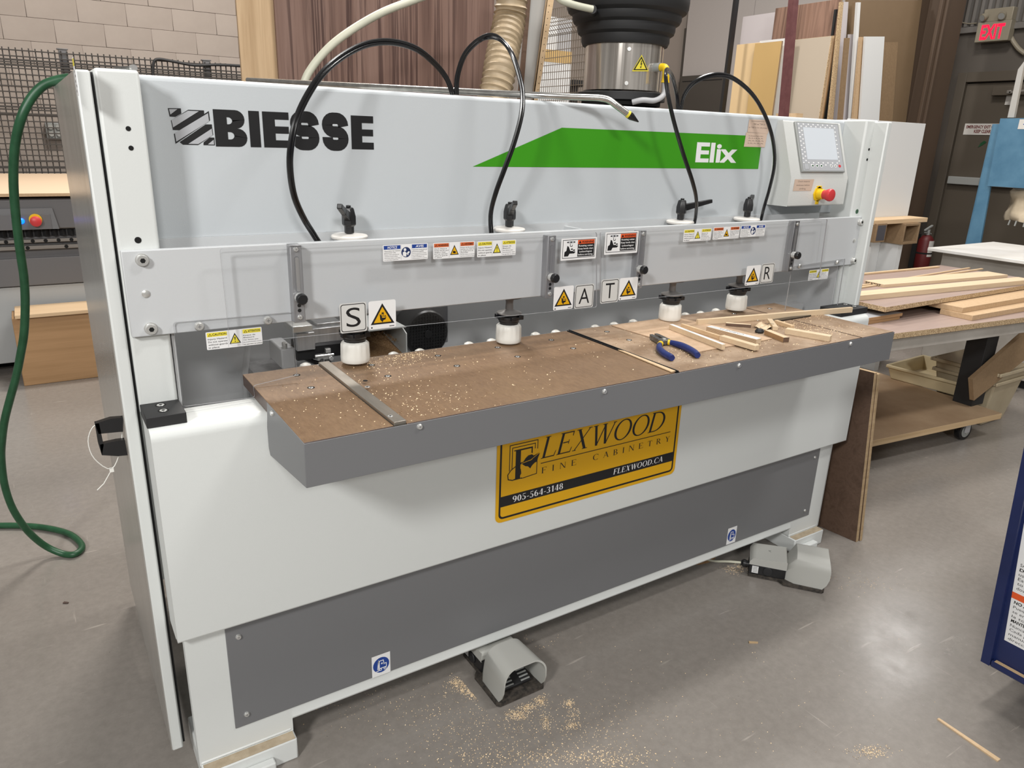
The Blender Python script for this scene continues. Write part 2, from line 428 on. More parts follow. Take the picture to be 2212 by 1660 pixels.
class Pen:
    """draws on a plane: origin o, axes u and v (metres), layers stacked along the normal"""
    def __init__(s, o, u, v, mb=None, n=None, lift=.0004, step=.00012):
        s.o, s.u, s.v = Vector(o), Vector(u), Vector(v)
        s.n = (Vector(n) if n else s.u.cross(s.v)).normalized(); s.lift = lift; s.step = step
        s.mb = mb or MB()
    def P(s, x, y, l=0): return s.o + s.u * x + s.v * y + s.n * (s.lift + s.step * l)
    def face(s, pts, mat, l=0):
        p = [s.P(x, y, l) for x, y in pts]
        ar = sum(pts[i][0] * pts[(i + 1) % len(pts)][1] - pts[(i + 1) % len(pts)][0] * pts[i][1] for i in range(len(pts)))
        if ar < 0: p = p[::-1]
        s.mb.add(p, [list(range(len(p)))], mat)
    def rect(s, x0, y0, x1, y1, mat, l=0): s.face([(x0, y0), (x1, y0), (x1, y1), (x0, y1)], mat, l)
    def rrect(s, x0, y0, x1, y1, r, mat, l=0, asp=1., k=4):
        pts = []
        for cx, cy, a0 in ((x1 - r, y0 + r * asp, -90), (x1 - r, y1 - r * asp, 0), (x0 + r, y1 - r * asp, 90), (x0 + r, y0 + r * asp, 180)):
            for i in range(k + 1):
                a = radians(a0 + 90 * i / k); pts.append((cx + r * cos(a), cy + r * asp * sin(a)))
        s.face(pts, mat, l)
    def disc(s, cx, cy, rx, ry, mat, l=0, n=24):
        s.face([(cx + rx * cos(2 * pi * i / n), cy + ry * sin(2 * pi * i / n)) for i in range(n)], mat, l)
    def strip(s, outer, inner, mat, l=0, closed=True):
        n = len(outer)
        for i in range(n if closed else n - 1):
            j = (i + 1) % n; s.face([outer[i], outer[j], inner[j], inner[i]], mat, l)
    def line(s, pts, w, mat, l=0, closed=False, asp=1.):
        """stroke of width w (in x units; asp = length of u / length of v)"""
        n = len(pts); A = []; B = []
        q = [Vector((x, y / asp, 0)) for x, y in pts]
        for i in range(n):
            a = q[(i - 1) % n] if (closed or i > 0) else q[i]; c = q[(i + 1) % n] if (closed or i < n - 1) else q[i]
            d1 = (q[i] - a); d2 = (c - q[i])
            d1 = d1.normalized() if d1.length > 1e-9 else d2.normalized(); d2 = d2.normalized() if d2.length > 1e-9 else d1
            t = (d1 + d2); t = t.normalized() if t.length > 1e-6 else d1
            nn = Vector((-t.y, t.x, 0)); k = w / 2 / max(.35, nn.dot(Vector((-d1.y, d1.x, 0))))
            A.append(((q[i] + nn * k).x, (q[i] + nn * k).y * asp)); B.append(((q[i] - nn * k).x, (q[i] - nn * k).y * asp))
        s.strip(A, B, mat, l, closed)
    def text(s, body, x0, x1, y0, h, mat, l=0, bold=0., fit=True, align='L', asp=None, slant=0.):
        """fits the text between x0 and x1 with cap height h from baseline y0"""
        vs, fs, (a, b, c, d) = text_mesh(body, bold)
        H = text_mesh('H', bold)[2][3]
        sy = h / H; sx = (x1 - x0) / (b - a)
        pts = [s.P(x0 + (x - a) * sx + slant * y * sy, y0 + y * sy, l) for x, y in vs]
        s.mb.add(pts, fs, mat)

# a serif alphabet for the maker's plate, drawn from stems, hairlines and bowls in a unit cap height
def serif_glyph(ch, T=.13, t=.05):
    P = []; s_ = .055; h = .035
    def R(x0, y0, x1, y1): P.append([(x0, y0), (x1, y0), (x1, y1), (x0, y1)])
    def stem(x, w=T, y0=0, y1=1, b=True, tp=True):
        R(x, y0, x + w, y1)
        if b: R(x - s_, y0, x + w + s_, y0 + h)
        if tp: R(x - s_, y1 - h, x + w + s_, y1)
    def dia(x0, y0, x1, y1, w, sb=False, st=False):
        P.append([(x0, y0), (x0 + w, y0), (x1 + w, y1), (x1, y1)])
        if sb: R(x0 - s_, y0, x0 + w + s_, y0 + h)
        if st: R(x1 - s_, y1 - h, x1 + w + s_, y1)
    def ring(cx, cy, rx, ry, a0=0, a1=360, tx=T, ty=t, n=20):
        for i in range(n):
            q = []
            for k, (ax, ay) in ((i, (rx, ry)), (i + 1, (rx, ry)), (i + 1, (rx - tx, ry - ty)), (i, (rx - tx, ry - ty))):
                a = radians(a0 + (a1 - a0) * k / n); q.append((cx + ax * cos(a), cy + ay * sin(a)))
            P.append(q)
    if ch == 'F' or ch == 'E':
        stem(.06); R(.06, 1 - t, .60, 1); P.append([(.60, 1), (.56, 1), (.56, .80), (.60, .76)]); R(.19, .50, .46, .50 + t); R(.43, .42, .46, .63); w = .62
        if ch == 'E': R(.06, 0, .62, t); P.append([(.66, .26), (.62, .22), (.58, 0), (.62, 0)]); w = .68
    elif ch == 'L': stem(.06); R(.06, 0, .58, t); P.append([(.62, .28), (.585, .24), (.54, 0), (.58, 0)]); w = .64
    elif ch == 'X': dia(.62 - T, 0, .06, 1, T * 1.15, 1, 1); dia(.06, 0, .60, 1, t, 1, 1); w = .74
    elif ch == 'W': dia(.30, 0, .06, 1, T, 0, 1); dia(.33, 0, .56, 1, t); dia(.72, 0, .50, 1, T, 0, 1); dia(.76, 0, 1.0, 1, t, 0, 1); w = 1.08
    elif ch == 'O' or ch == 'Q': ring(.43, .5, .42, .52, n=30); w = .87
    elif ch == 'C': ring(.43, .5, .42, .52, 45, 315, n=26); R(.70, .70, .73, .98); w = .78
    elif ch == 'D': stem(.06); ring(.30, .5, .48, .5, -90, 90); R(.1, 0, .32, t); R(.1, 1 - t, .32, 1); w = .82
    elif ch == 'I': stem(.06); w = .26
    elif ch == 'N': stem(.06, t); stem(.66, t, 0, 1, False, True); dia(.60, 0, .06, 1, T); w = .78
    elif ch == 'A': dia(.04, 0, .34, 1, t, 1); dia(.58, 0, .30, 1, T, 1); R(.16, .32, .56, .32 + t); w = .74
    elif ch == 'B': stem(.06); ring(.28, .75, .26, .25, -90, 90, T * .9); ring(.30, .26, .31, .26, -90, 90); [R(.1, y, .32, y + t) for y in (0, .49, .95)]; w = .66
    elif ch == 'R': stem(.06); ring(.28, .74, .28, .26, -90, 90); R(.1, .48, .32, .48 + t); R(.1, .95, .32, 1); dia(.54, 0, .27, .5, T, 1); w = .72
    elif ch == 'T': stem(.27, T, 0, 1, True, False); R(.02, 1 - t, .65, 1); [R(x, .74, x + .035, 1) for x in (.02, .615)]; w = .67
    elif ch == 'Y': stem(.28, T, 0, .5, True, False); dia(.28, .46, .04, 1, T, 0, 1); dia(.36, .46, .58, 1, t, 0, 1); w = .68
    elif ch == '0': ring(.30, .5, .28, .5); w = .60
    elif ch == '1': stem(.20, T, 0, 1, True, False); dia(.06, .80, .20, .98, .06); w = .46
    elif ch == '3': ring(.24, .75, .26, .25, -90, 150, T * .9, t); ring(.24, .26, .29, .27, -150, 90); w = .57
    elif ch == '4': stem(.36, T, 0, 1, True, False); dia(.03, .26, .38, 1, .05); R(.03, .24, .58, .30); w = .62
    elif ch == '5': R(.12, .93, .50, 1); R(.12, .56, .16, .98); ring(.24, .31, .30, .31, -150, 115); w = .58
    elif ch == '6': ring(.30, .31, .28, .31); ring(.44, .5, .42, .5, 100, 190, T, t, 10); w = .60
    elif ch == '9': ring(.30, .69, .28, .31); ring(.16, .5, .42, .5, -80, 10, T, t, 10); w = .60
    elif ch == '8': ring(.30, .75, .24, .25, 0, 360, T * .8); ring(.30, .27, .29, .27); w = .60
    elif ch == '-': R(.04, .32, .34, .40); w = .38
    elif ch == '.': ring(.10, .07, .075, .075, 0, 360, .075, .075, 10); w = .22
    else: w = .40
    return P, w
def serif_text(pen, body, x0, x1, y0, h, mat, l=0, gap=.06, T=.13, slant=0.):
    G = [serif_glyph(c, T) for c in body]
    tot = sum(w for _, w in G) + gap * (len(G) - 1); sx = (x1 - x0) / tot; x = 0
    for P, w in G:
        for i, q in enumerate(P): pen.face([(x0 + (x + a) * sx + slant * b * h, y0 + b * h) for a, b in q], mat, l + .12 * (i % 8))
        x += w + gap

def tri_sign(pen, cx, cy, w, h, fill, mark, l=1):
    pen.face([(cx - w / 2, cy), (cx + w / 2, cy), (cx, cy + h)], 'black_print', l)
    k = .13; pen.face([(cx - w / 2 + w * k, cy + h * .08), (cx + w / 2 - w * k, cy + h * .08), (cx, cy + h * (1 - .17))], fill, l + 1)
    X = lambda x: cx + x * w; Y = lambda y: cy + y * h
    if mark == '!':
        pen.face([(X(-.055), Y(.62)), (X(.055), Y(.62)), (X(.025), Y(.32)), (X(-.025), Y(.32))], 'black_print', l + 2); pen.disc(cx, Y(.2), .05 * w, .05 * h, 'black_print', l + 2, 10)
    elif mark == 'hand':
        pen.face([(X(-.12), Y(.50)), (X(-.06), Y(.44)), (X(-.01), Y(.30)), (X(.13), Y(.30)), (X(.13), Y(.22)), (X(.03), Y(.18)), (X(0), Y(.08)), (X(-.10), Y(.22))], 'black_print', l + 2)
        pen.rect(X(-.035), Y(.36), X(.055), Y(.56), 'black_print', l + 2); pen.rect(X(-.012), Y(.38), X(.032), Y(.48), fill, l + 3)
        pen.line([(X(.06), Y(.34)), (X(.12), Y(.40)), (X(.14), Y(.30)), (X(.10), Y(.25))], .025 * w, 'black_print', l + 2, False, 1)
    elif mark == 'crush':
        pen.disc(X(.02), Y(.26), .15 * w, .10 * h, 'black_print', l + 2, 12); pen.face([(X(-.20), Y(.22)), (X(.0), Y(.18)), (X(.0), Y(.36)), (X(-.1), Y(.44))], 'black_print', l + 2)
    elif mark == 'bolt':
        pen.face([(X(.0), Y(.70)), (X(.06), Y(.70)), (X(.03), Y(.48)), (X(.10), Y(.52)), (X(.02), Y(.22)), (X(-.01), Y(.22)), (X(.03), Y(.42)), (X(-.04), Y(.38))], 'black_print', l + 2)
        pen.face([(X(-.05), Y(.26)), (X(.06), Y(.26)), (X(.0), Y(.12))], 'black_print', l + 2)

def caution_plate(pen, w, h, kind):
    """bilingual safety sticker, three fields: english, pictogram, french"""
    pen.rrect(0, 0, w, h, .02 * w, 'white_print', 0, 1)
    a, b = (.37, .63) if kind != 'notice' else (.385, .62)
    head = {'caution': ('yellow_print', 'CAUTION', 'ATTENTION', 'black_print'), 'warning': ('orange_print', 'WARNING', 'AVERTISSEMENT', 'black_print'),
            'notice': ('blue_print', 'NOTICE', 'AVIS', 'white_print')}[kind]
    for x0, x1, word in ((.02, a, head[1]), (b + .02, .98, head[2])):
        pen.rect(x0 * w, .72 * h, x1 * w, .95 * h, head[0], 1)
        if kind == 'notice': pen.text(word, (x0 + .08) * w, (x1 - .08) * w, .765 * h, .145 * h, head[3], 2, .02, slant=.15)
        else:
            pen.face([((x0 + .02) * w, .76 * h), ((x0 + .085) * w, .76 * h), ((x0 + .0525) * w, .91 * h)], 'black_print', 2)
            pen.face([((x0 + .034) * w, .775 * h), ((x0 + .071) * w, .775 * h), ((x0 + .0525) * w, .87 * h)], head[0], 3)
            pen.text(word, (x0 + .095) * w, (x1 - .01) * w, .775 * h, .12 * h, head[3], 2, .02)
    for x in (a + .008, b + .005): pen.rect(x * w, .04 * h, (x + .006) * w, .96 * h, 'silver_print', 1)
    if kind == 'caution':
        L = [('Injury Hazard', .33, 1), ('Do not operate', .34, 1), ('without guards', .34, 1), ('in place', .19, 1)]
        Rr = [('Risque de', .22, 1), ('Blessure', .20, 1), ('Ne faites pas', .27, .8), ('fonctionner sans', .32, .8), ('les gardes en place', .34, .8)]
    elif kind == 'warning':
        L = [('Pinch Hazard', .29, 1), ('Keep hands and', .33, 1), ('fingers clear', .27, 1), ('Do not operate', .31, 1), ('without guards', .31, 1), ('in place', .17, 1)]
        Rr = [('Risque de Pincement', .345, 1), ('Gardez vos mains et', .34, 1), ('les doigts hors du', .31, 1), ('dispositif', .18, 1), ('Ne pas mettre en marche', .34, .8), ('sans les protections en place', .345, .8)]
    else:
        L = [('Operation by trained', .345, 1), ('personnel only', .25, 1), ('Please read operational', .32, .8), ('manual and all safety', .29, .8), ('instructions before operating', .345, .8), ('or servicing equipment', .30, .8)]
        Rr = [('Opération seulement par', .345, 1), ('personnel qualifié', .26, 1), ('Lire le manuel et toutes', .32, .8), ('les consignes de sécurité', .33, .8), ('avant d’utiliser ou', .27, .8), ('d’entretenir la machine', .34, .8)]
    for x0, rows in ((.03, L), (b + .025, Rr)):
        st = .64 / len(rows)
        for i, (tx, wd, k) in enumerate(rows):
            pen.text(tx, x0 * w, (x0 + wd) * w, (.68 - st * (i + .82)) * h, st * .56 * k * h, 'black_print', 1, .012)
    c = (a + b) / 2 + .005
    if kind == 'notice':
        pen.disc(c * w, .5 * h, .105 * w, .105 * w, 'navy_print', 1)
        pen.disc((c - .025) * w, .66 * h, .03 * w, .03 * w, 'white_print', 2, 12)
        pen.face([((c - .07) * w, .28 * h), ((c + .0) * w, .22 * h), ((c + .01) * w, .45 * h), ((c - .03) * w, .56 * h), ((c - .075) * w, .50 * h)], 'white_print', 2)
        pen.face([((c + .005) * w, .42 * h), ((c + .055) * w, .56 * h), ((c + .085) * w, .50 * h), ((c + .04) * w, .30 * h)], 'white_print', 3)
        pen.line([((c + .005) * w, .42 * h), ((c + .05) * w, .38 * h), ((c + .085) * w, .50 * h)], .006 * w, 'navy_print', 4, False, 1)
    else:
        tri_sign(pen, c * w, .2 * h, .21 * w, .62 * h, 'yellow_print' if kind == 'caution' else 'sign_yellow', '!' if kind == 'caution' else 'crush', 1)
    return pen.mb

# ================================================================== SETTING
YW, XW = 8.2, 8.0
mb = MB(); mb.poly([(-8, -6, 0), (12, -6, 0), (12, 10, 0), (-8, 10, 0)], 'concrete'); struct(mb, 'floor', smooth=False, origin=(0, 0, 0))
# block wall at the back: every block in view its own piece
mb = MB(); mb.box(-3, 9, YW + .011, YW + .2, 0, 4.2, 'mortar'); wall_back = struct(mb, 'wall_back', smooth=False)
bm = MB(); bm.box(0, .3888, -.014, .014, 0, .1884, 'block_paint'); blk0 = bm.build('block', wall_back, bevel=.0025, seg=1)
me0 = blk0.data
zb0 = 1.02; cnt = 0; k = 0
for r in range(9):
    for c in range(13):
        x = -.75 + .39 * c + (.195 if r % 2 else 0); z = zb0 + .19 * r
        if x > 3.6: continue
        mv = (x, YW - random.uniform(-.002, .002), z)
        if cnt == 0: blk0.location = Vector(mv); WOFF[blk0] = WOFF[wall_back]; base0 = Vector(blk0.location)
        else:
            o = blk0.copy(); COL.objects.link(o); o.parent = wall_back; o.location = Vector(mv)
        cnt += 1
# the right-hand wall: taupe painted, with a pale lining board towards the corner
mb = MB(); mb.box(XW, XW + .2, -3, YW + .2, 0, 3.0, 'taupe_wall'); wall_right = struct(mb, 'wall_right', smooth=False)
mb = MB()
for y0, y1 in ((4.62, 5.80), (5.81, 7.0), (7.01, 8.15)): mb.box(XW - .015, XW - .001, y0, y1, .02, 4.2, 'wall_panel')
struct(mb, 'trim_1', smooth=False)
mb = MB()
for i in range(34):
    y = 2.4 + .066 * i
    mb.prism([(XW, y, 2.66), (XW - .03, y + .012, 2.66), (XW - .03, y + .040, 2.66), (XW, y + .052, 2.66)], (0, 0, 1.0), 'corrugated_grey')
struct(mb, 'trim_2', smooth=False)
mb = MB(); mb.box(XW - .05, XW, 2.3, 4.6, 2.60, 2.655, 'corrugated_grey'); struct(mb, 'trim_3', smooth=False, bevel=.006)
# exit door
d = MB(); d.box(XW - .035, XW - .002, 3.12, 4.20, .01, 2.14, 'door_brown'); door = struct(d, 'door_1', smooth=False, bevel=.003)
mb = MB(); mb.box(XW - .07, XW, 4.20, 4.29, 0, 2.24, 'door_brown'); mb.box(XW - .07, XW, 3.02, 4.20, 2.15, 2.24, 'door_brown'); mb.box(XW - .07, XW, 2.94, 3.02, 0, 2.24, 'door_brown')
mb.build('door_frame', door, bevel=.004)
mb = MB(); mb.box(XW - .085, XW - .036, 3.18, 4.17, 1.19, 1.265, 'bezel_grey'); mb.box(XW - .10, XW - .036, 3.84, 3.852, 1.185, 1.27, 'matt_black'); mb.build('push_bar', door, bevel=.008)
mb = MB(); mb.box(XW - .10, XW - .036, 3.62, 3.92, 2.02, 2.10, 'door_brown'); mb.box(XW - .16, XW - .10, 3.72, 3.76, 2.03, 2.06, 'rail_steel')
mb.bar((XW - .16, 3.74, 2.03), (.02, 0, 0), (.0, -.22, .02), (0, 0, .02), 'rail_steel'); mb.build('door_closer', door, bevel=.004)
# brown building column
mb = MB(); mb.box(6.915, 7.29, 4.00, 4.03, 0, 4.0, 'column_brown'); mb.box(7.05, 7.12, 4.03, 4.20, 0, 4.0, 'column_brown'); mb.box(6.915, 7.29, 4.20, 4.23, 0, 4.0, 'column_brown')
mb.box(6.96, 6.985, 3.975, 4.00, 0, 4.0, 'column_brown'); struct(mb, 'trim_4', smooth=False, bevel=.004)

# ================================================================== DRILLING MACHINE
ZT, YT = .96, 1.238
YB, ZB = 1.50, .93
YC, YBF, YG, YP = 1.61, 1.595, 1.566, 1.695
XL, XR = .133, 2.53
M = thing('drilling_machine', 'large white drilling and dowelling machine with brown worktable, clear guards and yellow maker plate', 'machine', (1.33, 1.9, 0))

def screw(r=.007, mat='zinc', hexa=True):          # pan head facing -Y
    m = MB(); m.lathe([(r, 0), (r, r * .35), (r * .72, r * .75)], (0, 0, 0), (0, -1, 0), 14, mat)
    m.box(-r * .36, r * .36, -r * .78, -r * .752, -r * .07, r * .07, 'dark_paint'); m.box(-r * .07, r * .07, -r * .781, -r * .753, -r * .36, r * .36, 'dark_paint'); return m
SC = {}
def put_screw(p, r=.007, name='screw', kind='pan', axis='y'):
    k = (r, kind, axis)
    if k not in SC:
        if kind == 'pan': m = screw(r)
        elif kind == 'socket':
            m = MB(); m.lathe([(r, 0), (r, r * .85), (r * .9, r * 1.0)], (0, 0, 0), (0, -1, 0), 16, 'zinc'); m.lathe([(r * .48, r * 1.001), (r * .48, r * 1.01)], (0, 0, 0), (0, -1, 0), 6, 'dark_hole')
            m.lathe([(r * 1.18, 0), (r * 1.18, r * .12)], (0, 0, 0), (0, -1, 0), 16, 'zinc')
        elif kind == 'hole': m = MB(); m.lathe([(r, .0002), (r, .0008)], (0, 0, 0), (0, -1, 0), 14, 'dark_hole')
        elif kind == 'pin': m = MB(); m.lathe([(r, 0), (r, .0015), (r * .6, .003)], (0, 0, 0), (0, -1, 0), 16, 'zinc')
        elif kind == 'green': m = MB(); m.lathe([(r, 0), (r, .001)], (0, 0, 0), (0, -1, 0), 14, 'green_hose')
        elif kind == 'sink': m = MB(); m.lathe([(r, .0002), (r, .0006)], (0, 0, 0), (0, 0, 1), 18, 'dark_hole'); m.lathe([(r * .66, .0006), (r * .55, .0014)], (-r * .1, -r * .16, 0), (0, 0, 1), 14, 'zinc'); m.lathe([(r * .3, .0014), (r * .3, .0016)], (-r * .1, -r * .16, 0), (0, 0, 1), 6, 'dark_hole')
        elif kind == 'left': m = MB(); m.lathe([(r, 0), (r, r * .35), (r * .72, r * .75)], (0, 0, 0), (-1, 0, 0), 14, 'zinc')
        o = m.build(name, M); o.location = Vector((0, 0, 0)); SC[k] = o
        o.data.transform(Matrix.Translation(WOFF[M])); o.location = Vector(p) - WOFF[M]; SC[k] = o; return o
    o = SC[k].copy(); COL.objects.link(o); o.location = Vector(p) - WOFF[M]; o.name = name; return o

# columns
mb = MB(); mb.box(XL, .2075, YC, 1.76, .93, 1.595, 'white_paint'); mb.build('column', M, bevel=.006, seg=3)
mb = MB(); mb.box(2.466, 2.534, YC, 1.76, .93, 1.595, 'white_paint'); mb.build('column', M, bevel=.006, seg=3)
for u, v, r in ((277, 278, .0045), (283, 320, .0045), (298, 519, .0062)): put_screw(at_y(u, v, YC), r, 'bolt_hole', 'hole')
for u, v in ((1877, 323), (1873, 345)): put_screw(at_y(u, v, YC), .0045, 'bolt_hole', 'hole')
put_screw(at_y(1851, 457, YC), .008, 'plug', 'green')
# side door, left
mb = MB(); mb.box(.1025, .1275, YC, 2.42, .06, 1.59, 'white_paint'); sd = mb.build('side_door', M, bevel=.004)
mb = MB(); mb.box(.1010, .1026, YC + .003, 2.418, .063, 1.587, 'door_side_metal'); mb.build('cover_sheet', sd)
pts = [at_x(u, v, .1025) for u, v in ((220, 945), (275, 955))]
hz, hy = .905, 1.70
mb = MB(); X0 = .101
hA = at_x(261, 888, X0); hB = at_x(276, 975, X0)
yh = (hA.y + hB.y) / 2
hp = lambda u, v: at_y(u, v, yh - .014)
for q in ([(266, 903), (239, 905), (205, 916), (213, 938), (266, 933)], [(270, 951), (252, 953), (216, 961), (220, 984), (255, 986), (276, 984)], [(205, 916), (214, 915), (224, 962), (220, 984), (212, 958)]): mb.prism([hp(*w_) for w_ in q], (0, .014, 0), 'black_plastic')
mb.build('door_handle', sd, bevel=.003)
mb = MB(); pz = hB.z + .03
zt_ = [(X0 - .035, yh, pz + .035), (X0 - .055, yh, pz + .03), (X0 - .068, yh, pz), (X0 - .062, yh, pz - .04), (X0 - .034, yh, pz - .07), (X0 - .012, yh, pz - .03), (X0 - .004, yh, pz + .012)]
mb.tube(smooth_path(zt_, 4), .0011, 'white_plastic', 6); mb.box(X0 - .038, X0 - .030, yh - .004, yh + .004, pz - .076, pz - .068, 'white_plastic')
mb.tube([(X0 - .034, yh, pz - .072), (X0 - .052, yh, pz - .10), (X0 - .066, yh, pz - .112)], .0011, 'white_plastic', 6); mb.build('cable_tie', sd)
p = Pen(at_x(168, 208, X0), (0, -1, 0), (0, 0, 1), n=(-1, 0, 0))
p.rect(0, 0, .035, .062, 'white_print', 0); p.rect(.0, .048, .034, .06, 'yellow_print', 1)
for i in range(5): p.rect(.004 + .012 * (i % 2), .006 + .008 * i, .012 + .014 * (i % 2), .010 + .008 * i, 'black_print', 1)
p.mb.build('warning_sticker', sd)

mb = MB(); mb.box(.1275, .1335, 1.630, 1.68, .06, 1.588, 'matt_black'); mb.build('door_gap_shade', M)  # black strip added to stand for the shade in the door gap
# rear cabinet shell (hidden mostly) and inner walls
mb = MB(); mb.box(.13, 2.53, 2.40, 2.42, .06, 1.55, 'white_paint'); mb.build('rear_cabinet', M)
mb = MB(); mb.box(2.512, 2.536, 1.56, 2.42, .03, 1.59, 'white_paint'); mb.build('side_cover', M, bevel=.004)
mb = MB(); mb.box(.21, 2.46, 2.06, 2.075, .40, 1.30, 'inner_grey'); mb.box(.21, .216, 1.62, 2.06, .40, 1.26, 'inner_grey'); mb.box(2.455, 2.46, 1.62, 2.06, .40, 1.26, 'inner_grey')
mb.box(.21, 2.46, 1.62, 2.06, .62, .63, 'inner_grey'); mb.build('inner_casing', M)
# big upper panel
mb = MB(); mb.prism([(.2075, YP, 1.275), (.2075, YP, 1.586), (.2075, YP + .006, 1.593), (.2075, YP + .03, 1.593), (.2075, YP + .03, 1.275)], (2.466 - .2075, 0, 0), 'panel_paint')
up = mb.build('upper_panel', M, bevel=.003)
# trough behind the beam
mb = MB(); mb.box(.2075, 2.466, YBF + .015, YBF + .018, 1.20, 1.266, 'beam_paint'); mb.box(.2075, 2.40, YP - .004, YP, 1.19, 1.277, 'beam_paint')
mb.box(.2075, 2.40, YBF + .018, YP - .004, 1.19, 1.196, 'inner_grey')
cx = at_z(1262, 496, 1.268).x; mb.box(cx - .006, cx + .006, YBF + .018, YP - .004, 1.20, 1.268, 'beam_paint'); mb.build('clamp_trough', M)
# beam
mb = MB(); mb.box(.1355, 2.523, YBF, YBF + .015, 1.098, 1.2695, 'beam_paint'); beam = mb.build('clamp_beam', M, bevel=.002)
for u, v in ((307, 562), (326, 710), (1857, 480), (1842, 563)): put_screw(at_y(u, v, YBF), .0108, 'socket_bolt', 'socket')
for u, v in ((315, 635), (1845, 520)): put_screw(at_y(u, v, YBF), .0078, 'pin', 'pin')

# lower body
mb = MB()
prof = [(1.61, ZB), (1.522, ZB)] + [(1.522 - .022 * sin(radians(a)), ZB - .022 + .022 * cos(radians(a))) for a in (20, 40, 60, 80)] + [(YB, .905), (YB, .4355), (YB + .004, .4325), (1.53, .4325), (1.53, .425), (1.61, .425)]
mb.prism([(.1355, y, z) for y, z in prof], (2.517 - .1355, 0, 0), 'white_paint'); body = mb.build('front_body', M, bevel=.0025)
mb = MB(); mb.prism([(x, 1.53, z) for x, z in ((.150, .06), (.372, .06), (.372, .135), (2.30, .135), (2.30, .06), (2.478, .06), (2.478, .43), (.150, .43))], (0, .03, 0), 'white_paint')   # base
mb.prism([(0, 0, 0)] and [(.372, 1.53, .135), (.372, 1.53, .118), (.372, 1.526, .10), (.372, 1.532, .096), (.372, 1.60, .096), (.372, 1.60, .135)], (2.30 - .372, 0, 0), 'white_paint')
mb.build('base_frame', M, bevel=.004)
for x0, x1 in ((.152, .372), (2.30, 2.475)):
    mb = MB(); mb.box(x0, x1, 1.497, 1.70, 0, .062, 'white_paint'); mb.box(x0, x1 - .004, 1.528, 1.70, .062, .0705, 'white_paint')
    mb.box(x0 + .04, x1 - .06, 1.474, 1.497, 0, .036, 'white_paint')
    dd = mb.build('foot', M, bevel=.004)
    q = MB(); q.box(x0 + .004, x1 - .004, 1.499, 1.527, .0621, .0628, 'dust_tan'); q.build('dust_film', dd)
mb = MB(); mb.box(.2365, 2.404, 1.527, 1.531, .1315, .4325, 'dark_paint'); mb.build('base_panel', M, bevel=.0012)
for u, v in ((515, 1376), (533, 1543)): put_screw(at_y(u, v, 1.527), .0068)
for u, v in ((1760, 988), (1738, 1103)): put_screw(at_y(u, v, 1.527), .0055)
# forklift stickers
def forklift(u0, v0, u1, v1):
    a = at_y(u0, v0, 1.527); w = .052 if u0 < 1000 else .047
    p = Pen(a, (w, 0, 0), (0, 0, .066), lift=.0006)
    p.rect(0, 0, 1, 1, 'white_print', 0); p.disc(.5, .5, .44, .36, 'blue_print', 1)
    for pts in ([(.22, .24), (.36, .24)], [(.36, .22), (.36, .74)], [(.40, .34), (.40, .70), (.62, .70), (.66, .48)], [(.40, .34), (.78, .34), (.78, .52), (.62, .52)], [(.30, .30), (.36, .72)]):
        p.line(pts, .035, 'white_print', 2)
    for cxx in (.46, .70): p.disc(cxx, .28, .075, .06, 'white_print', 3, 12); p.disc(cxx, .28, .04, .032, 'blue_print', 4, 10)
    p.disc(.54, .56, .045, .04, 'white_print', 3, 10)
    p.mb.build('forklift_sticker', M)
forklift(804, 1466, 864, 1450); forklift(1568, 1178, 1600, 1165)
# black stop blocks on the body
for x0, x1 in ((.1335, .208), (2.375, 2.530)):
    mb = MB(); mb.box(x0, x1, 1.520, YC - .001, ZB, ZB + .0225, 'matt_black'); o = mb.build('stop_block', M, bevel=.0012)
    q = MB()
    for yy in (1.552, 1.588):
        q.lathe([(.0105, .0002), (.0105, .0005)], (x1 - .038, yy, ZB + .0225), (0, 0, 1), 18, 'dark_hole'); q.lathe([(.0075, .0005), (.0070, .0012)], (x1 - .038, yy - .0015, ZB + .0225), (0, 0, 1), 14, 'zinc'); q.lathe([(.0035, .0012), (.0035, .0014)], (x1 - .038, yy - .0015, ZB + .0225), (0, 0, 1), 6, 'dark_hole')
    q.build('socket_bolts', o)

# table: four boards, two stop strips, dark apron
YBK = 1.696
def xat(u, v): return at_z(u, v, ZT).x
x1 = (xat(697, 792) + xat(846, 920)) / 2; x1b = x1 + .026
x2 = (xat(1237, 717) + xat(1461, 805)) / 2 - .006
x3 = (xat(1708, 690) + xat(1856, 728)) / 2
XTL, XTR = .3605, 2.228
for x0, xx, mt in ((XTL, x1 - .001, 'table_laminate'), (x1b + .001, x2 - .002, 'table_laminate'), (x2 + .014, x3 - .004, 'table_laminate_dusty'), (x3 + .004, XTR - .001, 'table_laminate_dusty')):
    mb = MB(); mb.box(x0, xx, YT + .0018, YBK, ZT - .027, ZT, mt)
    mb.f = mb.f; b_ = mb.build('table_board', M, bevel=.0008, seg=1)
    b_.data.materials.append(MAT['laminate_edge'])
    for pl in b_.data.polygons:
        if abs(pl.normal.z) < .5: pl.material_index = 1
mb = MB(); mb.box(x1, x1b, YT + .004, YBK - .005, ZT - .02, ZT + .0065, 'steel_bar'); sb_ = mb.build('stop_strip', M, bevel=.0008)
for u, v, r, mt in ((789, 823, .0058, 'dark_hole'), (793.5, 836, .0062, 'zinc'), (843, 899, .0055, 'zinc')):
    q = MB(); c = at_z(u, v, ZT + .0066); q.lathe([(r, 0), (r * .9, .0006)], (c.x, c.y, ZT + .0066), (0, 0, 1), 16, mt); q.lathe([(r * .4, .0006), (r * .4, .0008)], (c.x, c.y, ZT + .0066), (0, 0, 1), 6, 'dark_hole'); q.build('strip_screw', sb_)
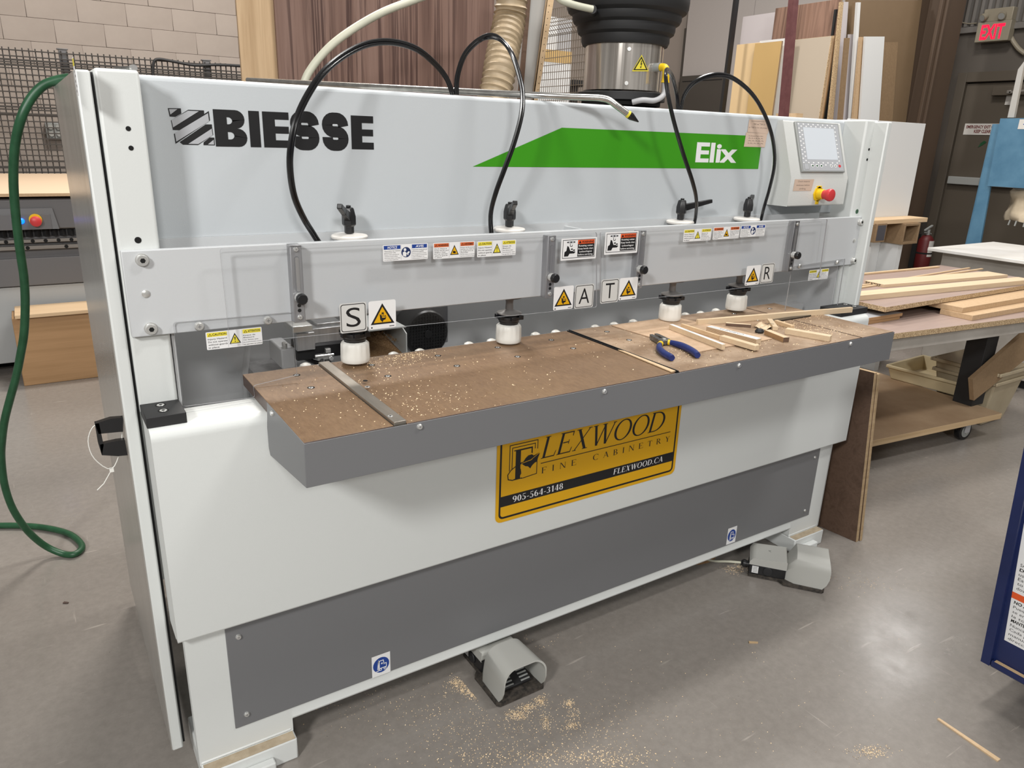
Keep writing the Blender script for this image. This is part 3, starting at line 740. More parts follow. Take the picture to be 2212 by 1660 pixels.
mb = MB(); mb.box(x2 - .001, x2 + .013, YT + .004, YBK, ZT - .02, ZT - .004, 'dark_hole')
mb.box(x2 + .001, x2 + .0035, YT + .004, YBK, ZT - .02, ZT + .0015, 'black_plastic'); mb.box(x2 + .0075, x2 + .0105, YT + .004, YBK, ZT - .02, ZT + .003, 'black_plastic'); mb.build('guide_rail', M)
mb = MB(); mb.box(x3 - .004, x3 + .004, YT + .004, YBK, ZT - .02, ZT - .006, 'laminate_edge'); mb.build('slot_filler', M)
for u, v in ((672, 838), (641, 811), (803, 789), (838, 813), (946, 769), (987, 791), (1075, 751), (1118, 771), (1191, 735), (1238, 753), (1311, 717), (1359, 735), (1663, 667), (1635, 692), (1586, 678)):
    c = at_z(u, v, ZT); put_screw((c.x, c.y, ZT), .0082, 'countersunk_screw', 'sink')
# apron: front and left side
mb = MB(); mb.box(XTL - .0016, XTR, YT - .0016, YT, .870, ZT - .0008, 'dark_paint'); ap = mb.build('table_apron', M, bevel=.0008)
side = [(YT, ZT - .0008), (1.486, ZT - .0008), (1.488, .925), (YB - .001, .905), (YB - .001, .868), (1.475, .842), (1.455, .832), (YT, .870)]
side = [(YT, ZT - .0008), (1.484, ZT - .0008), (1.488, .93), (1.497, .90), (1.497, .852), (1.488, .838), (YT, .870)]
for xx in (XTL - .0016, XTR - .0016):
    mb = MB(); mb.prism([(xx, y, z) for y, z in side], (.0016, 0, 0), 'dark_paint'); mb.build('apron_side', M, bevel=.0006)
mb = MB(); mb.poly([(XTL, YT, .871), (XTR, YT, .871), (XTR, 1.488, .839), (XTL, 1.488, .839)], 'dark_paint'); mb.build('apron_underside', M)
for u, v in ((906, 922), (1305, 846), (1596, 790), (1837, 743)): put_screw(at_y(u, v, YT - .0016), .0062)
put_screw(at_x(589, 893, XTL - .0016), .0062, 'screw', 'left')
# white bumper buttons along the rear table edge
mb = MB(); mb.lathe([(.016, 0), (.016, .018), (.013, .026), (.006, .030)], (0, 0, 0), (0, 0, 1), 16, 'white_plastic')
bb = mb.build('bumper_button', M); bb.data.transform(Matrix.Translation(WOFF[M]))
first = True
for u, v in ((660, 789), (850, 765), (907, 758), (1013, 743), (1062, 736), (1157, 722), (1201, 717), (1286, 706), (1327, 700), (1368, 694), (1481, 679), (1514, 676), (1547, 670)):
    c = at_y(u, v, YBK + .022); o = bb if first else bb.copy()
    if not first: COL.objects.link(o)
    first = False; o.location = Vector((c.x, YBK + .022, c.z - .025)) - WOFF[M]
mb = MB(); mb.box(.45, 2.40, YBK + .002, YBK + .05, .88, .944, 'inner_grey'); mb.build('button_rail', M)

# ---- clamps
levers = [((755, 512), Vector((-.55, -.80, .42)), .085), ((1100, 497), Vector((-.36, -.85, .40)), .085), ((1469, 482), Vector((.95, -.10, .17)), .115), ((1613, 473), Vector((.88, .55, .42)), .075)]
knobs = [(768, 780), (1098, 738), (1446, 690), (1589, 668)]
for (px, dv, ln), kp in zip(levers, knobs):
    c0 = at_z(px[0], px[1], 1.272); c = Vector((c0.x, 1.653, 1.272)); c = at_y(px[0], px[1], 1.653); c.z = 1.272
    mb = MB(); mb.lathe([(.040, -.006), (.042, -.003), (.042, 0), (.040, .0025), (.018, .0045)], c, (0, 0, 1), 36, 'hub_white'); cl = mb.build('clamp_flange', M, bevel=.0008)
    mb = MB(); mb.lathe([(.0115, .006), (.0115, .022), (.0165, .026), (.0165, .044), (.013, .060), (.011, .064)], c, (0, 0, 1), 6, 'black_plastic'); mb.lathe([(.006, .064), (.006, .069)], c, (0, 0, 1), 8, 'black_plastic')
    dv = dv.normalized(); a = c + Vector((0, 0, .040)); w = dv.cross(Vector((0, 0, 1))).normalized(); h = w.cross(dv)
    def sec(p, ww, hh): return [p - w * ww - h * hh, p + w * ww - h * hh, p + w * ww + h * hh, p - w * ww + h * hh]
    mb.hexa(sec(a, .0075, .011) + sec(a + dv * ln * .55, .0055, .0075), 'black_plastic'); mb.hexa(sec(a + dv * ln * .55, .0055, .0075) + sec(a + dv * ln, .006, .0055), 'black_plastic')
    mb.build('clamp_lever', cl, bevel=.0015)
    k = at_y(kp[0], kp[1], 1.660); k.y = 1.660; zk = k.z
    mb = MB(); h9 = 1.19 - (zk + .080); mb.lathe([(.034, 0), (.034, .003), (.022, .006), (.011, .012), (.010, 1.075 - zk - .08), (.012, 1.083 - zk - .08), (.034, 1.088 - zk - .08), (.034, 1.093 - zk - .08), (.011, 1.097 - zk - .08), (.011, h9)], (k.x, k.y, zk + .080), (0, 0, 1), 20, 'stem_grey'); mb.build('clamp_stem', cl)
    mb = MB(); n = 48; vs = []; fs = []
    prof = [(.033, 0, 0), (.0348, .003, 0), (.0355, .013, .2), (.035, .034, 1), (.0345, .046, 1), (.030, .0505, .6), (.025, .0515, 0)]
    for r, z, g in prof:
        for i in range(n):
            t = 2 * pi * i / n; rr = r - g * .0011 * (1 + cos(t * 14)); vs.append((k.x + rr * cos(t), k.y + rr * sin(t), zk + z))
    for i in range(len(prof) - 1):
        for j in range(n): j2 = (j + 1) % n; fs.append((i * n + j, i * n + j2, (i + 1) * n + j2, (i + 1) * n + j))
    fs.append(list(range(n))[::-1]); mb.add(vs, fs, 'white_plastic'); mb.build('pressure_pad', cl, angle=60)
    mb = MB(); mb.lathe([(.026, .046), (.026, .055), (.028, .057), (.028, .061), (.0315, .065), (.0315, .073)], (k.x, k.y, zk), (0, 0, 1), 16, 'black_plastic')
    for i in range(6):
        t = i * pi / 3 + .3; mb.box(k.x + .031 * cos(t) - .007, k.x + .031 * cos(t) + .007, k.y + .031 * sin(t) - .007, k.y + .031 * sin(t) + .007, zk + .065, zk + .0765, 'black_plastic')
    mb.build('adjusting_ring', cl, bevel=.001)

# ---- black air hoses, twin tubes looping over the upper panel
def hose(px, ys, name='air_hose', r=.0041, gap=.0068, mat='black_rubber'):
    P = smooth_path([at_y(u, v, y) for (u, v), y in zip(px, ys)], 5)
    mb = MB(); n = len(P)
    for s_ in (-1, 1):
        Q = []
        for i, p_ in enumerate(P):
            t = (P[min(i + 1, n - 1)] - P[max(i - 1, 0)]).normalized(); wv = t.cross(Vector((0.35, -1, 0.1))).normalized()
            Q.append(p_ + wv * s_ * gap / 2)
        mb.tube(Q, r, mat, 8)
    return mb.build(name, M)
h1 = [(978, 205), (965, 170), (940, 138), (900, 106), (848, 91), (795, 95), (745, 118), (700, 155), (665, 205), (640, 260), (628, 320), (627, 370), (636, 425), (655, 470), (675, 503), (692, 530)]
hose(h1, [1.735, 1.733, 1.72, 1.70, 1.67, 1.64, 1.61, 1.58, 1.56, 1.545, 1.545, 1.555, 1.575, 1.60, 1.63, 1.652])
h2 = [(986, 205), (988, 165), (1003, 120), (1030, 90), (1057, 78), (1082, 86), (1105, 115), (1122, 165), (1129, 205), (1126, 250), (1110, 310), (1090, 365), (1070, 420), (1060, 465), (1062, 515)]
hose(h2, [1.735, 1.733, 1.72, 1.70, 1.67, 1.65, 1.62, 1.60, 1.59, 1.585, 1.59, 1.60, 1.615, 1.635, 1.652])
h3 = [(1464, 238), (1462, 205), (1453, 168), (1443, 152), (1438, 160), (1442, 200), (1455, 260), (1475, 330), (1495, 390), (1504, 430), (1503, 465), (1498, 492)]
hose(h3, [1.735, 1.735, 1.70, 1.64, 1.60, 1.58, 1.57, 1.57, 1.58, 1.60, 1.63, 1.652])
h4 = [(1470, 238), (1478, 205), (1500, 178), (1535, 163), (1570, 164), (1600, 180), (1630, 210), (1655, 255), (1670, 305), (1673, 355), (1663, 405), (1650, 450), (1644, 476)]
hose(h4, [1.735, 1.733, 1.72, 1.70, 1.68, 1.66, 1.64, 1.625, 1.62, 1.62, 1.625, 1.64, 1.652])

# ---- upper panel print
yp = YP - .0002
def logo():
    a = at_y(371, 313, YP); b = at_y(454, 232, YP); mb = MB()
    p = Pen((a.x, yp, at_y(410, 313, YP).z), (b.x - a.x, 0, 0), (0, 0, at_y(410, 235, YP).z - at_y(410, 313, YP).z), mb)
    K = 'black_print'; W_ = 'silver_print'
    p.face([(0, .99), (.30, 1), (.30, .86), (.15, .76), (.02, .765)], K); p.face([(.025, .965), (.22, .975), (.045, .82)], W_, 1)
    def stripe(q, inset=.05):
        p.face(q, K, 1); c = (sum(a[0] for a in q) / len(q), sum(a[1] for a in q) / len(q))
        p.face([(c[0] + (x - c[0]) * (1 - inset * 1.1), c[1] + (y - c[1]) * (1 - inset * 2.6)) for x, y in q], W_, 2)
    p.face([(.06, .44), (.72, .97), (.84, .97), (.84, .84), (.28, .40), (.06, .40)], K)
    stripe([(.04, .66), (.47, .97), (.74, .97), (.06, .43)])
    p.face([(.26, .0), (.40, 0), (1.0, .46), (1.0, .59), (.85, .585), (.19, .07)], K)
    stripe([(.075, .29), (.955, .96), (.965, .70), (.09, .02)])
    stripe([(.37, .0), (.62, .0), (1.01, .30), (1.0, .51)])
    p.face([(.75, 0), (1.03, 0), (1.03, .22), (.92, .22), (.76, .08)], K); p.face([(.86, .022), (1.01, .022), (1.01, .16)], W_, 1)
    mb.build('maker_emblem', M)
    # name in wide bold capitals
    mb = MB(); X = lambda u: at_y(u, 285, YP).x
    z0 = at_y(640, 320, YP).z; z1 = at_y(640, 244, YP).z; p = Pen((0, yp, z0), (1, 0, 0), (0, 0, z1 - z0), mb); H = z1 - z0
    def E_(a, b):
        t = .022; p.rect(a, 0, a + .026, 1, K)
        for y in (0, .40, .79): p.rect(a + .026, y, b if y != .40 else b - .001, y + .21 if y != .40 else .60, K)
    def rr(x0, y0, x1, y1, r, k=5):
        out = []
        for cx_, cy_, a0 in ((x1 - r, y0 + r / H, -90), (x1 - r, y1 - r / H, 0)):
            for i in range(k + 1): a_ = radians(a0 + 90 * i / k); out.append((cx_ + r * cos(a_), cy_ + r / H * sin(a_)))
        return [(x0, y0)] + out + [(x0, y1)]
    a, b = X(463.5), X(533)
    o1 = rr(a, 0, b, .5, .018); i1 = rr(a + .026, .20, b - .026, .40, .008); o2 = rr(a, .5, b - .003, 1, .018); i2 = rr(a + .026, .61, b - .028, .80, .008)
    for o_, i_ in ((o1, i1), (o2, i2)): p.strip(o_, i_, K)
    p.rect(a, 0, a + .026, 1, K, 1.5)
    p.rect(X(539), 0, X(562), 1, K); E_(X(568.5), X(625)); E_(X(758.5), X(806.5))
    for a, b in ((X(626.5), X(690)), (X(695), X(753))):
        t = .026; w = b - a; c = []
        y1_, ym, y0_ = .895, .50, .105; r = .014
        def arc(cx_, cy_, r_, a0, a1, k=5): return [(cx_ + r_ * cos(radians(a0 + (a1 - a0) * i / k)), cy_ + r_ / H * sin(radians(a0 + (a1 - a0) * i / k))) for i in range(k + 1)]
        h = t / 2; q = [(b - h * .95, .66)] + arc(b - h - r, y1_ - r / H, r, 0, 90) + arc(a + h + r, y1_ - r / H, r, 90, 180) + arc(a + h + r, ym + .0 + r / H, r, 180, 270) + arc(b - h - r, ym - r / H, r, 90, 0) + arc(b - h - r, y0_ + r / H, r, 0, -90) + arc(a + h + r, y0_ + r / H, r, -90, -180) + [(a + h, .34)]
        p.line(q, t * .92, K, 0, False, 1 / H)
    mb.build('maker_lettering', M)
    # green flash
    mb = MB(); p = Pen((0, yp, 0), (1, 0, 0), (0, 0, 1), mb)
    q = [at_y(u, v, YP) for u, v in ((1021, 361), (1213.5, 277.8), (1647, 293), (1637.5, 364.5))]
    zbt = (q[0].z + q[3].z) / 2; ztp = (q[1].z + q[2].z) / 2
    p.face([(q[0].x, zbt), (q[3].x, zbt), (q[2].x, ztp), (q[1].x, ztp)], 'green_print')
    a = at_y(1501.5, 349, YP); b = at_y(1590, 349.5, YP); zt_ = at_y(1510, 307.5, YP).z
    p.text('Elix', a.x, b.x, a.z, (zt_ - a.z) * 1.0, 'white_print', 1, .030)
    mb.build('green_flash', M)
    # taped notes
    a = at_y(1606, 317, YP); b = at_y(1653, 317, YP); t_ = at_y(1630, 257.5, YP).z; w = b.x - a.x; h = t_ - a.z
    mb = MB(); p = Pen((a.x, yp, a.z), (w, 0, 0), (0, 0, h), mb, lift=.0012)
    p.face([(.0, .0), (.97, .0), (1.0, .50), (.03, .52)], 'paper_note', 0); p.face([(.08, .53), (1.03, .50), (1.04, 1.0), (.09, .98)], 'paper_note', 1)
    p.text('T&B use "T&B 2n"', .30, .86, .80, .055, 'pale_ink', 2); p.text('or T&B 2n for old project', .12, .98, .68, .05, 'pale_ink', 2); p.rect(.2, .92, .8, .932, 'pale_ink', 2)
    p.text('For Drawers Push to Back', .16, .82, .38, .035, 'pale_ink', 2)
    for i in range(3):
        x = .16
        while x < .84: wd = random.uniform(.04, .14); p.line([(x, .30 - .09 * i), (x + wd * .4, .325 - .09 * i), (x + wd, .30 - .09 * i)], .012, 'pale_ink', 2); x += wd + .04
    mb.build('taped_note', M)
logo()

# ---- control console with slanted screen face
cl_ = at_y(1655, 441.6, YP); xl = cl_.x; zb_ = cl_.z
fbl = at_x(1700, 446.7, xl); yf = fbl.y; fml = at_y(1708.7, 384.5, yf); ftl = at_x(1691.3, 259.5, xl); tb = at_x(1679, 258.8, xl)
xr = at_y(1831.5, 383, yf).x; zbf = (fbl.z + zb_) / 2
prof = [(YP, zbf), (yf, zbf), (yf, fml.z), (ftl.y, ftl.z), (YP, ftl.z)]
mb = MB(); mb.prism([(xl, y, z) for y, z in prof], (xr - xl, 0, 0), 'console_paint'); con = mb.build('control_console', M, bevel=.004, seg=3)
sl = Vector((0, ftl.y - yf, ftl.z - fml.z)).normalized(); so = Vector((xl, yf, fml.z)); sn = Vector((0, -sl.z, sl.y))
def sp_(zx, zy):     # point of the slanted face from the detail crop
    q = at_p(1640 + zx / 6.918, 240 + zy / 6.918, so, sn); return (q.x, (q - so).dot(sl))
c4 = [sp_(*q) for q in ((525, 165), (1160, 190), (1248, 915), (600, 935))]
bx0 = (c4[0][0] + c4[3][0]) / 2; bx1 = (c4[1][0] + c4[2][0]) / 2; by0 = (c4[2][1] + c4[3][1]) / 2; by1 = (c4[0][1] + c4[1][1]) / 2
mb = MB(); mb.bar(Vector((bx0, 0, 0)) + Vector((0, so.y, so.z)) + sl * by0, (bx1 - bx0, 0, 0), sl * (by1 - by0), sn * .008, 'bezel_grey'); mb.build('screen_bezel', con, bevel=.003)
p = Pen(Vector((bx0, so.y, so.z)) + sl * by0 + sn * .008, (bx1 - bx0, 0, 0), sl * (by1 - by0), n=sn, lift=.0003)
p.rect(.03, .03, .97, .97, 'grey_melamine', 0); 
p.rect(.15, .25, .86, .88, 'lcd_screen', 2)
for i in range(16):        # printed lattice pattern on the keypad foil
    for j in range(22):
        x = .06 + .055 * i; y = .06 + .042 * j
        if (.13 < x < .88 and .22 < y < .90) or (y < .14): continue
        if (i + j) % 2: p.face([(x, y - .016), (x + .022, y), (x, y + .016), (x - .022, y)], 'white_print', 1)
p.rect(.055, .05, .17, .18, 'bezel_grey', 2); p.rect(.065, .06, .16, .17, 'silver_print', 3)
for i, (x, mt) in enumerate(((.25, 'bezel_grey'), (.35, 'bezel_grey'), (.45, 'bezel_grey'), (.68, 'bezel_grey'), (.78, 'bezel_grey'), (.88, 'red_plastic'))):
    p.disc(x, .125, .032, .030, 'white_print' if i != 5 else 'red_plastic', 2, 14); p.disc(x, .125, .020, .018, mt if i > 2 else 'green_hose', 3, 12)
p.mb.build('touch_screen', con)
# note on the console
q = [at_y(1640 + x / 6.918, 240 + y / 6.918, yf) for x, y in ((500, 1195), (790, 1195), (820, 1020), (520, 1015))]
p = Pen((q[0].x, yf, q[0].z), (q[2].x - q[0].x, 0, 0), (0, 0, q[2].z - q[0].z), lift=.001)
p.face([(0, 0), (.93, 0), (1, 1), (.02, 1)], 'paper_note'); p.text('Check material', .18, .78, .76, .13, 'pale_ink', 1); p.text('thickness before', .13, .80, .43, .13, 'pale_ink', 1); p.text('drilling', .30, .62, .12, .13, 'pale_ink', 1)
p.mb.build('taped_note', con)
# emergency stop
e = at_y(1640 + 875 / 6.918, 240 + 1240 / 6.918, yf)
mb = MB(); mb.lathe([(.026, 0), (.026, .003)], e, (0, -1, 0), 8, 'yellow_plastic'); mb.box(e.x - .008, e.x + .008, yf - .003, yf, e.z - .034, e.z - .02, 'yellow_plastic'); mb.box(e.x - .012, e.x + .012, yf - .003, yf, e.z + .018, e.z + .027, 'yellow_plastic')
mb.lathe([(.0165, .003), (.0165, .022), (.0150, .024)], e, (0, -1, 0), 24, 'yellow_plastic'); mb.build('stop_collar', con, bevel=.001)
mb = MB(); mb.lathe([(.0145, .022), (.0150, .030), (.0205, .044), (.0205, .050), (.0185, .0545), (.010, .0565)], e, (0, -1, 0), 28, 'red_plastic'); mb.build('stop_button', con, angle=30)

# ---- guard brackets, knobs, acrylic guards
def bracket(tl, tr, bl, br, knob, holes=True):
    x = sum(at_y(u, v, YG + .004).x for u, v in (tl, tr, bl, br)); q = [at_y(u, v, YG + .004) for u, v in (tl, tr, bl, br)]
    xc = sum(a.x for a in q) / 4; w = .0245; z1_ = (q[0].z + q[1].z) / 2; z0_ = (q[2].z + q[3].z) / 2
    mb = MB(); mb.box(xc - w / 2, xc + w / 2, YG + .004, YBF, z0_, z1_, 'bracket_metal'); b_ = mb.build('guard_bracket', M, bevel=.001)
    p = Pen((xc, YG + .004, z0_), (1, 0, 0), (0, 0, 1)); H = z1_ - z0_
    p.rrect(-.0055, H * .40, .0055, H * .86, .0055, 'dark_paint', 0); p.rrect(-.003, H * .41, .005, H * .845, .003, 'aluminium', 1)
    for zz in (.16, .225): p.disc(.0, H * zz, .0042, .0042, 'dark_hole', 1, 12)
    p.mb.build('slot', b_)
    for zz in (.07, .945): put_screw((xc, YG + .004, z0_ + H * zz), .0056)
    k = at_y(knob[0], knob[1], YG - .014)
    mb = MB(); mb.lathe([(.0105, -.016), (.0112, -.012), (.0112, -.002)], (k.x, YG - .014, k.z), (0, -1, 0), 20, 'zinc'); mb.lathe([(.0112, 0), (.0122, .001), (.0122, .010), (.0105, .0125)], (k.x, YG - .012, k.z), (0, -1, 0), 12, 'black_plastic')
    mb.lathe([(.004, -.03), (.004, -.01)], (k.x, YG - .014, k.z), (0, -1, 0), 8, 'zinc'); mb.build('guard_knob', M, bevel=.0004)
bracket((626, 530), (650, 529), (636, 698), (662, 696), (651, 646))
bracket((1184, 510), (1204, 509), (1177, 646), (1195, 643), (1197, 601))
bracket((1381, 499), (1398, 498), (1372, 625), (1387, 622), (1389, 583))
bracket((1717, 479), (1729, 477), (1702, 588), (1712, 586), (1721, 552))
def sheet(px, y, name='acrylic_guard', t=.004, r=.006):
    q = [at_y(u, v, y) for u, v in px]; n = len(q); pts = []
    for i in range(n):
        a, b, c = q[i - 1], q[i], q[(i + 1) % n]; d1 = (a - b).normalized(); d2 = (c - b).normalized()
        for k in range(4):
            t_ = k / 3; e0 = b + d1 * r; e1 = b + d2 * r; pts.append((1 - t_) ** 2 * e0 + 2 * t_ * (1 - t_) * b + t_ * t_ * e1)
    mb = MB(); mb.prism(pts, (0, t, 0), 'acrylic', 'acrylic_edge'); return mb.build(name, M, smooth=False)
gA = sheet([(475, 538), (1289.5, 502), (1289.5, 664), (497, 744)], YG)
gB = sheet([(1297.5, 501), (1788, 474), (1770, 604), (1297.5, 657)], YG)
gC = sheet([(374, 697), (630, 675), (642, 811), (547, 834), (551, 859), (397, 879)], YBF - .006, t=.003)
gD = sheet([(1712, 576), (1826, 559), (1805, 690), (1696, 672)], YBF - .006, t=.003)
for u, v in ((430, 705), (578, 692), (1727, 575), (1808, 567)): put_screw(at_y(u, v, YBF - .006), .0098 if u < 1000 else .0075)
# stickers on guards
def sticker(px, y, kind, name='warning_sticker'):
    q = [at_y(u, v, y) for u, v in px]      # tl tr br bl
    x0 = (q[0].x + q[3].x) / 2; x1_ = (q[1].x + q[2].x) / 2; z1_ = (q[0].z + q[1].z) / 2; z0_ = (q[2].z + q[3].z) / 2
    p = Pen((x0, y, z0_), (1, 0, 0), (0, 0, 1)); caution_plate(p, x1_ - x0, z1_ - z0_, kind); return p.mb.build(name, M)
sticker([(826, 529), (924, 526), (924, 560), (828, 565)], YG, 'notice', 'notice_sticker')
sticker([(935, 524.5), (1025, 521.5), (1025, 555), (936, 560)], YG, 'warning')
sticker([(1030, 522), (1114, 517.5), (1114, 551), (1031, 556)], YG, 'caution', 'caution_sticker')
sticker([(1477.5, 496), (1538, 493), (1534, 518), (1475, 524)], YG, 'caution', 'caution_sticker')
sticker([(1541.5, 492), (1599, 488), (1595, 514), (1539, 519)], YG, 'warning')
sticker([(1601, 488), (1654, 484.5), (1650.5, 509), (1598, 514)], YG, 'notice', 'notice_sticker')
sticker([(443, 719), (565, 706), (567, 743), (448, 757)], YBF - .006, 'caution', 'caution_sticker')
sticker([(1748, 585), (1791, 579), (1787, 602), (1745, 607)], YBF - .006, 'caution', 'caution_sticker')
def cutter_sticker(px):
    q = [at_y(u, v, YG) for u, v in px]; x0 = (q[0].x + q[3].x) / 2; w = (q[1].x + q[2].x) / 2 - x0; z0_ = (q[2].z + q[3].z) / 2; h = (q[0].z + q[1].z) / 2 - z0_
    p = Pen((x0, YG, z0_), (w, 0, 0), (0, 0, h))
    p.rrect(0, 0, 1, 1, .02, 'white_print', 0, w / h); p.line([(.05, .10), (.95, .10), (.95, .92), (.05, .92)], .012, 'black_print', 1, True, w / h)
    p.rect(.46, .72, .93, .90, 'red_orange_print', 2); p.rect(.46, .14, .93, .72, 'black_print', 2)
    p.face([(.48, .75), (.56, .75), (.52, .87)], 'black_print', 3); p.text('WARNING', .57, .92, .755, .10, 'black_print', 3, .03)
    for i, (t_, a, b) in enumerate((('Rotating cutter.', .49, .90), ('Keep hands clear.', .48, .91), ('Lockout/tagout', .51, .87), ('before servicing.', .48, .90))): p.text(t_, a, b, .60 - .135 * i, .075, 'white_print', 3, .015)
    p.face([(.09, .18), (.20, .18), (.24, .30), (.38, .30), (.33, .42), (.26, .42), (.21, .62), (.17, .66), (.15, .44), (.10, .38)], 'black_print', 2)
    for x, y in ((.30, .50), (.36, .45), (.37, .36)): p.disc(x, y, .03, .035, 'black_print', 2, 8)
    p.disc(.27, .82, .12, .05, 'silver_print', 2, 16)
    for x in (.18, .27, .36): p.disc(x, .82, .025, .03, 'black_print', 3, 8)
    p.line([(.25, .76), (.25, .64), (.30, .62), (.31, .70)], .012, 'black_print', 3, False, w / h)
    p.mb.build('cutter_warning_sticker', M)
cutter_sticker([(1212, 517), (1290, 511), (1287, 556), (1211, 566)])
cutter_sticker([(1308, 503), (1380, 498), (1376, 544), (1304, 553)])
def letter_tag(px, ch):
    q = [at_y(u, v, YG) for u, v in px]; x0 = (q[0].x + q[3].x) / 2; w = (q[1].x + q[2].x) / 2 - x0; z0_ = (q[2].z + q[3].z) / 2; h = (q[0].z + q[1].z) / 2 - z0_
    mb = MB(); p = Pen((x0, YG - .0012, z0_), (w, 0, 0), (0, 0, h), mb)
    p.rrect(0, 0, 1, 1, .07, 'clear_tag', 0, w / h); 
    def rr(i, r):
        pts = []
        for cx_, cy_, a0 in ((1 - i - r, i + r * w / h, -90), (1 - i - r, 1 - i - r * w / h, 0), (i + r, 1 - i - r * w / h, 90), (i + r, i + r * w / h, 180)):
            for k in range(5): a_ = radians(a0 + 22.5 * k); pts.append((cx_ + r * cos(a_), cy_ + r * w / h * sin(a_)))
        return pts
    p.strip(rr(.035, .09), rr(.06, .075), 'black_print', 1)
    wd = {'S': .54, 'A': .56, 'T': .50, 'R': .48}[ch]; p.text(ch, .5 - wd / 2, .5 + wd / 2, .19, .64, 'black_print', 1, -.004); mb.build('letter_tag', M)
def pinch_tag(px):
    q = [at_y(u, v, YG) for u, v in px]; x0 = (q[0].x + q[3].x) / 2; w = (q[1].x + q[2].x) / 2 - x0; z0_ = (q[2].z + q[3].z) / 2; h = (q[0].z + q[1].z) / 2 - z0_
    p = Pen((x0, YG - .0012, z0_), (1, 0, 0), (0, 0, 1)); p.rrect(0, 0, w, h, .07 * w, 'white_print', 0, 1)
    tri_sign(p, w * .5, h * .16, w * .88, h * .74, 'sign_yellow', 'hand', 1); p.disc(.1 * w, .06 * h, .03 * w, .03 * w, 'black_print', 1, 8); p.rect(.75 * w, .05 * h, .93 * w, .075 * h, 'black_print', 1); p.mb.build('pinch_warning_tag', M)
letter_tag([(733, 656), (790, 652.5), (793, 715.5), (734.5, 720)], 'S'); pinch_tag([(795, 651), (854, 647), (855, 707), (797, 712)])
pinch_tag([(1196, 622), (1238.5, 615), (1237, 665.5), (1194, 672)]); letter_tag([(1241.5, 617), (1283, 612), (1280, 662), (1240, 668.5)], 'A')
letter_tag([(1298, 605), (1336.5, 601), (1334.5, 652), (1296.5, 656)], 'T'); pinch_tag([(1338, 602.5), (1377, 597), (1375, 644), (1335, 650)])
pinch_tag([(1612, 576.5), (1643, 571), (1639, 613.5), (1608, 618)]); letter_tag([(1645, 571), (1673.5, 567), (1668, 609), (1640.5, 614)], 'R')

# ---- maker plate on the body
q = [at_y(u, v, YB) for u, v in ((1071, 1128), (1457, 1022), (1472, 876))]
x0, x1_, z0_ = .9366, 1.600, .5073
w = x1_ - x0; h = .275
X_ = lambda x: (x - x0) / w
Z_ = lambda d: d / h
mb = MB(); p = Pen((x0, YB, z0_), (w, 0, 0), (0, 0, h), mb, lift=.0018); asp = w / h
p.rrect(0, 0, 1, 1, .028, 'sign_yellow', 0, asp)
def rr2(i, r):
    pts = []
    for cx_, cy_, a0 in ((1 - i - r, (i + r) * asp, -90), (1 - i - r, 1 - (i + r) * asp, 0), (i + r, 1 - (i + r) * asp, 90), (i + r, (i + r) * asp, 180)):
        for k in range(6): a_ = radians(a0 + 18 * k); pts.append((cx_ + r * cos(a_), cy_ + r * asp * sin(a_)))
    return pts
p.strip(rr2(.015, .022), rr2(.024, .014), 'black_print', 1)
p.rect(.02, Z_(.0465), .98, Z_(.0775), 'black_print', 2)
serif_text(p, '905-564-3148', X_(.990), X_(1.160), Z_(.0525), Z_(.0185), 'white_print', 3, .07, .17)
serif_text(p, 'FLEXWOOD.CA', X_(1.344), X_(1.541), Z_(.0540), Z_(.0175), 'white_print', 3, .09, .16, .06)
serif_text(p, 'LEXWOOD', X_(1.0775), X_(1.530), Z_(.1625), Z_(.062), 'black_print', 2, .03, .11, .10)
p.rect(X_(1.0785), Z_(.1478), X_(1.563), Z_(.1502), 'black_print', 2)
serif_text(p, 'FINE', X_(1.0825), X_(1.203), Z_(.1174), Z_(.018), 'black_print', 2, .70, .13); serif_text(p, 'CABINETRY', X_(1.262), X_(1.563), Z_(.1174), Z_(.018), 'black_print', 2, .66, .13)
bx_ = lambda pts: p.line([(X_(a), Z_(b)) for a, b in pts], .0036, 'black_print', 2, False, asp)
bx_([(.977, .148), (.977, .222), (1.066, .222), (1.066, .196)]); bx_([(1.066, .160), (1.066, .122), (1.016, .118)]); bx_([(.985, .150), (.985, .2135), (1.058, .2135), (1.058, .198)])
for i, q_ in enumerate(serif_glyph('F', .16)[0]): p.face([(X_(.990 + a * .100), Z_(.118 + b * .088)) for a, b in q_], 'black_print', 3 + .12 * i)
q5 = lambda pts: [(X_(a), Z_(b)) for a, b in pts]
p.line(q5([(1.024, .164), (1.000, .160), (.982, .150), (.972, .138), (.974, .124), (.988, .119), (1.006, .123), (1.014, .134), (1.012, .146), (1.006, .154)]), .0042, 'black_print', 4.5, False, asp)
p.face(q5([(1.020, .166), (1.028, .176), (1.036, .182), (1.048, .183), (1.054, .178), (1.074, .184), (1.062, .172), (1.046, .168)]), 'black_print', 5)
p.face(q5([(1.014, .163), (1.046, .166), (1.074, .182), (1.068, .168), (1.066, .158), (1.058, .156), (1.050, .150), (1.044, .142), (1.036, .150), (1.028, .152)]), 'black_print', 5.5)
p.line(q5([(1.014, .163), (1.044, .167), (1.074, .184)]), .0022, 'sign_yellow', 6.5, False, asp)
mb.build('maker_plate', M)

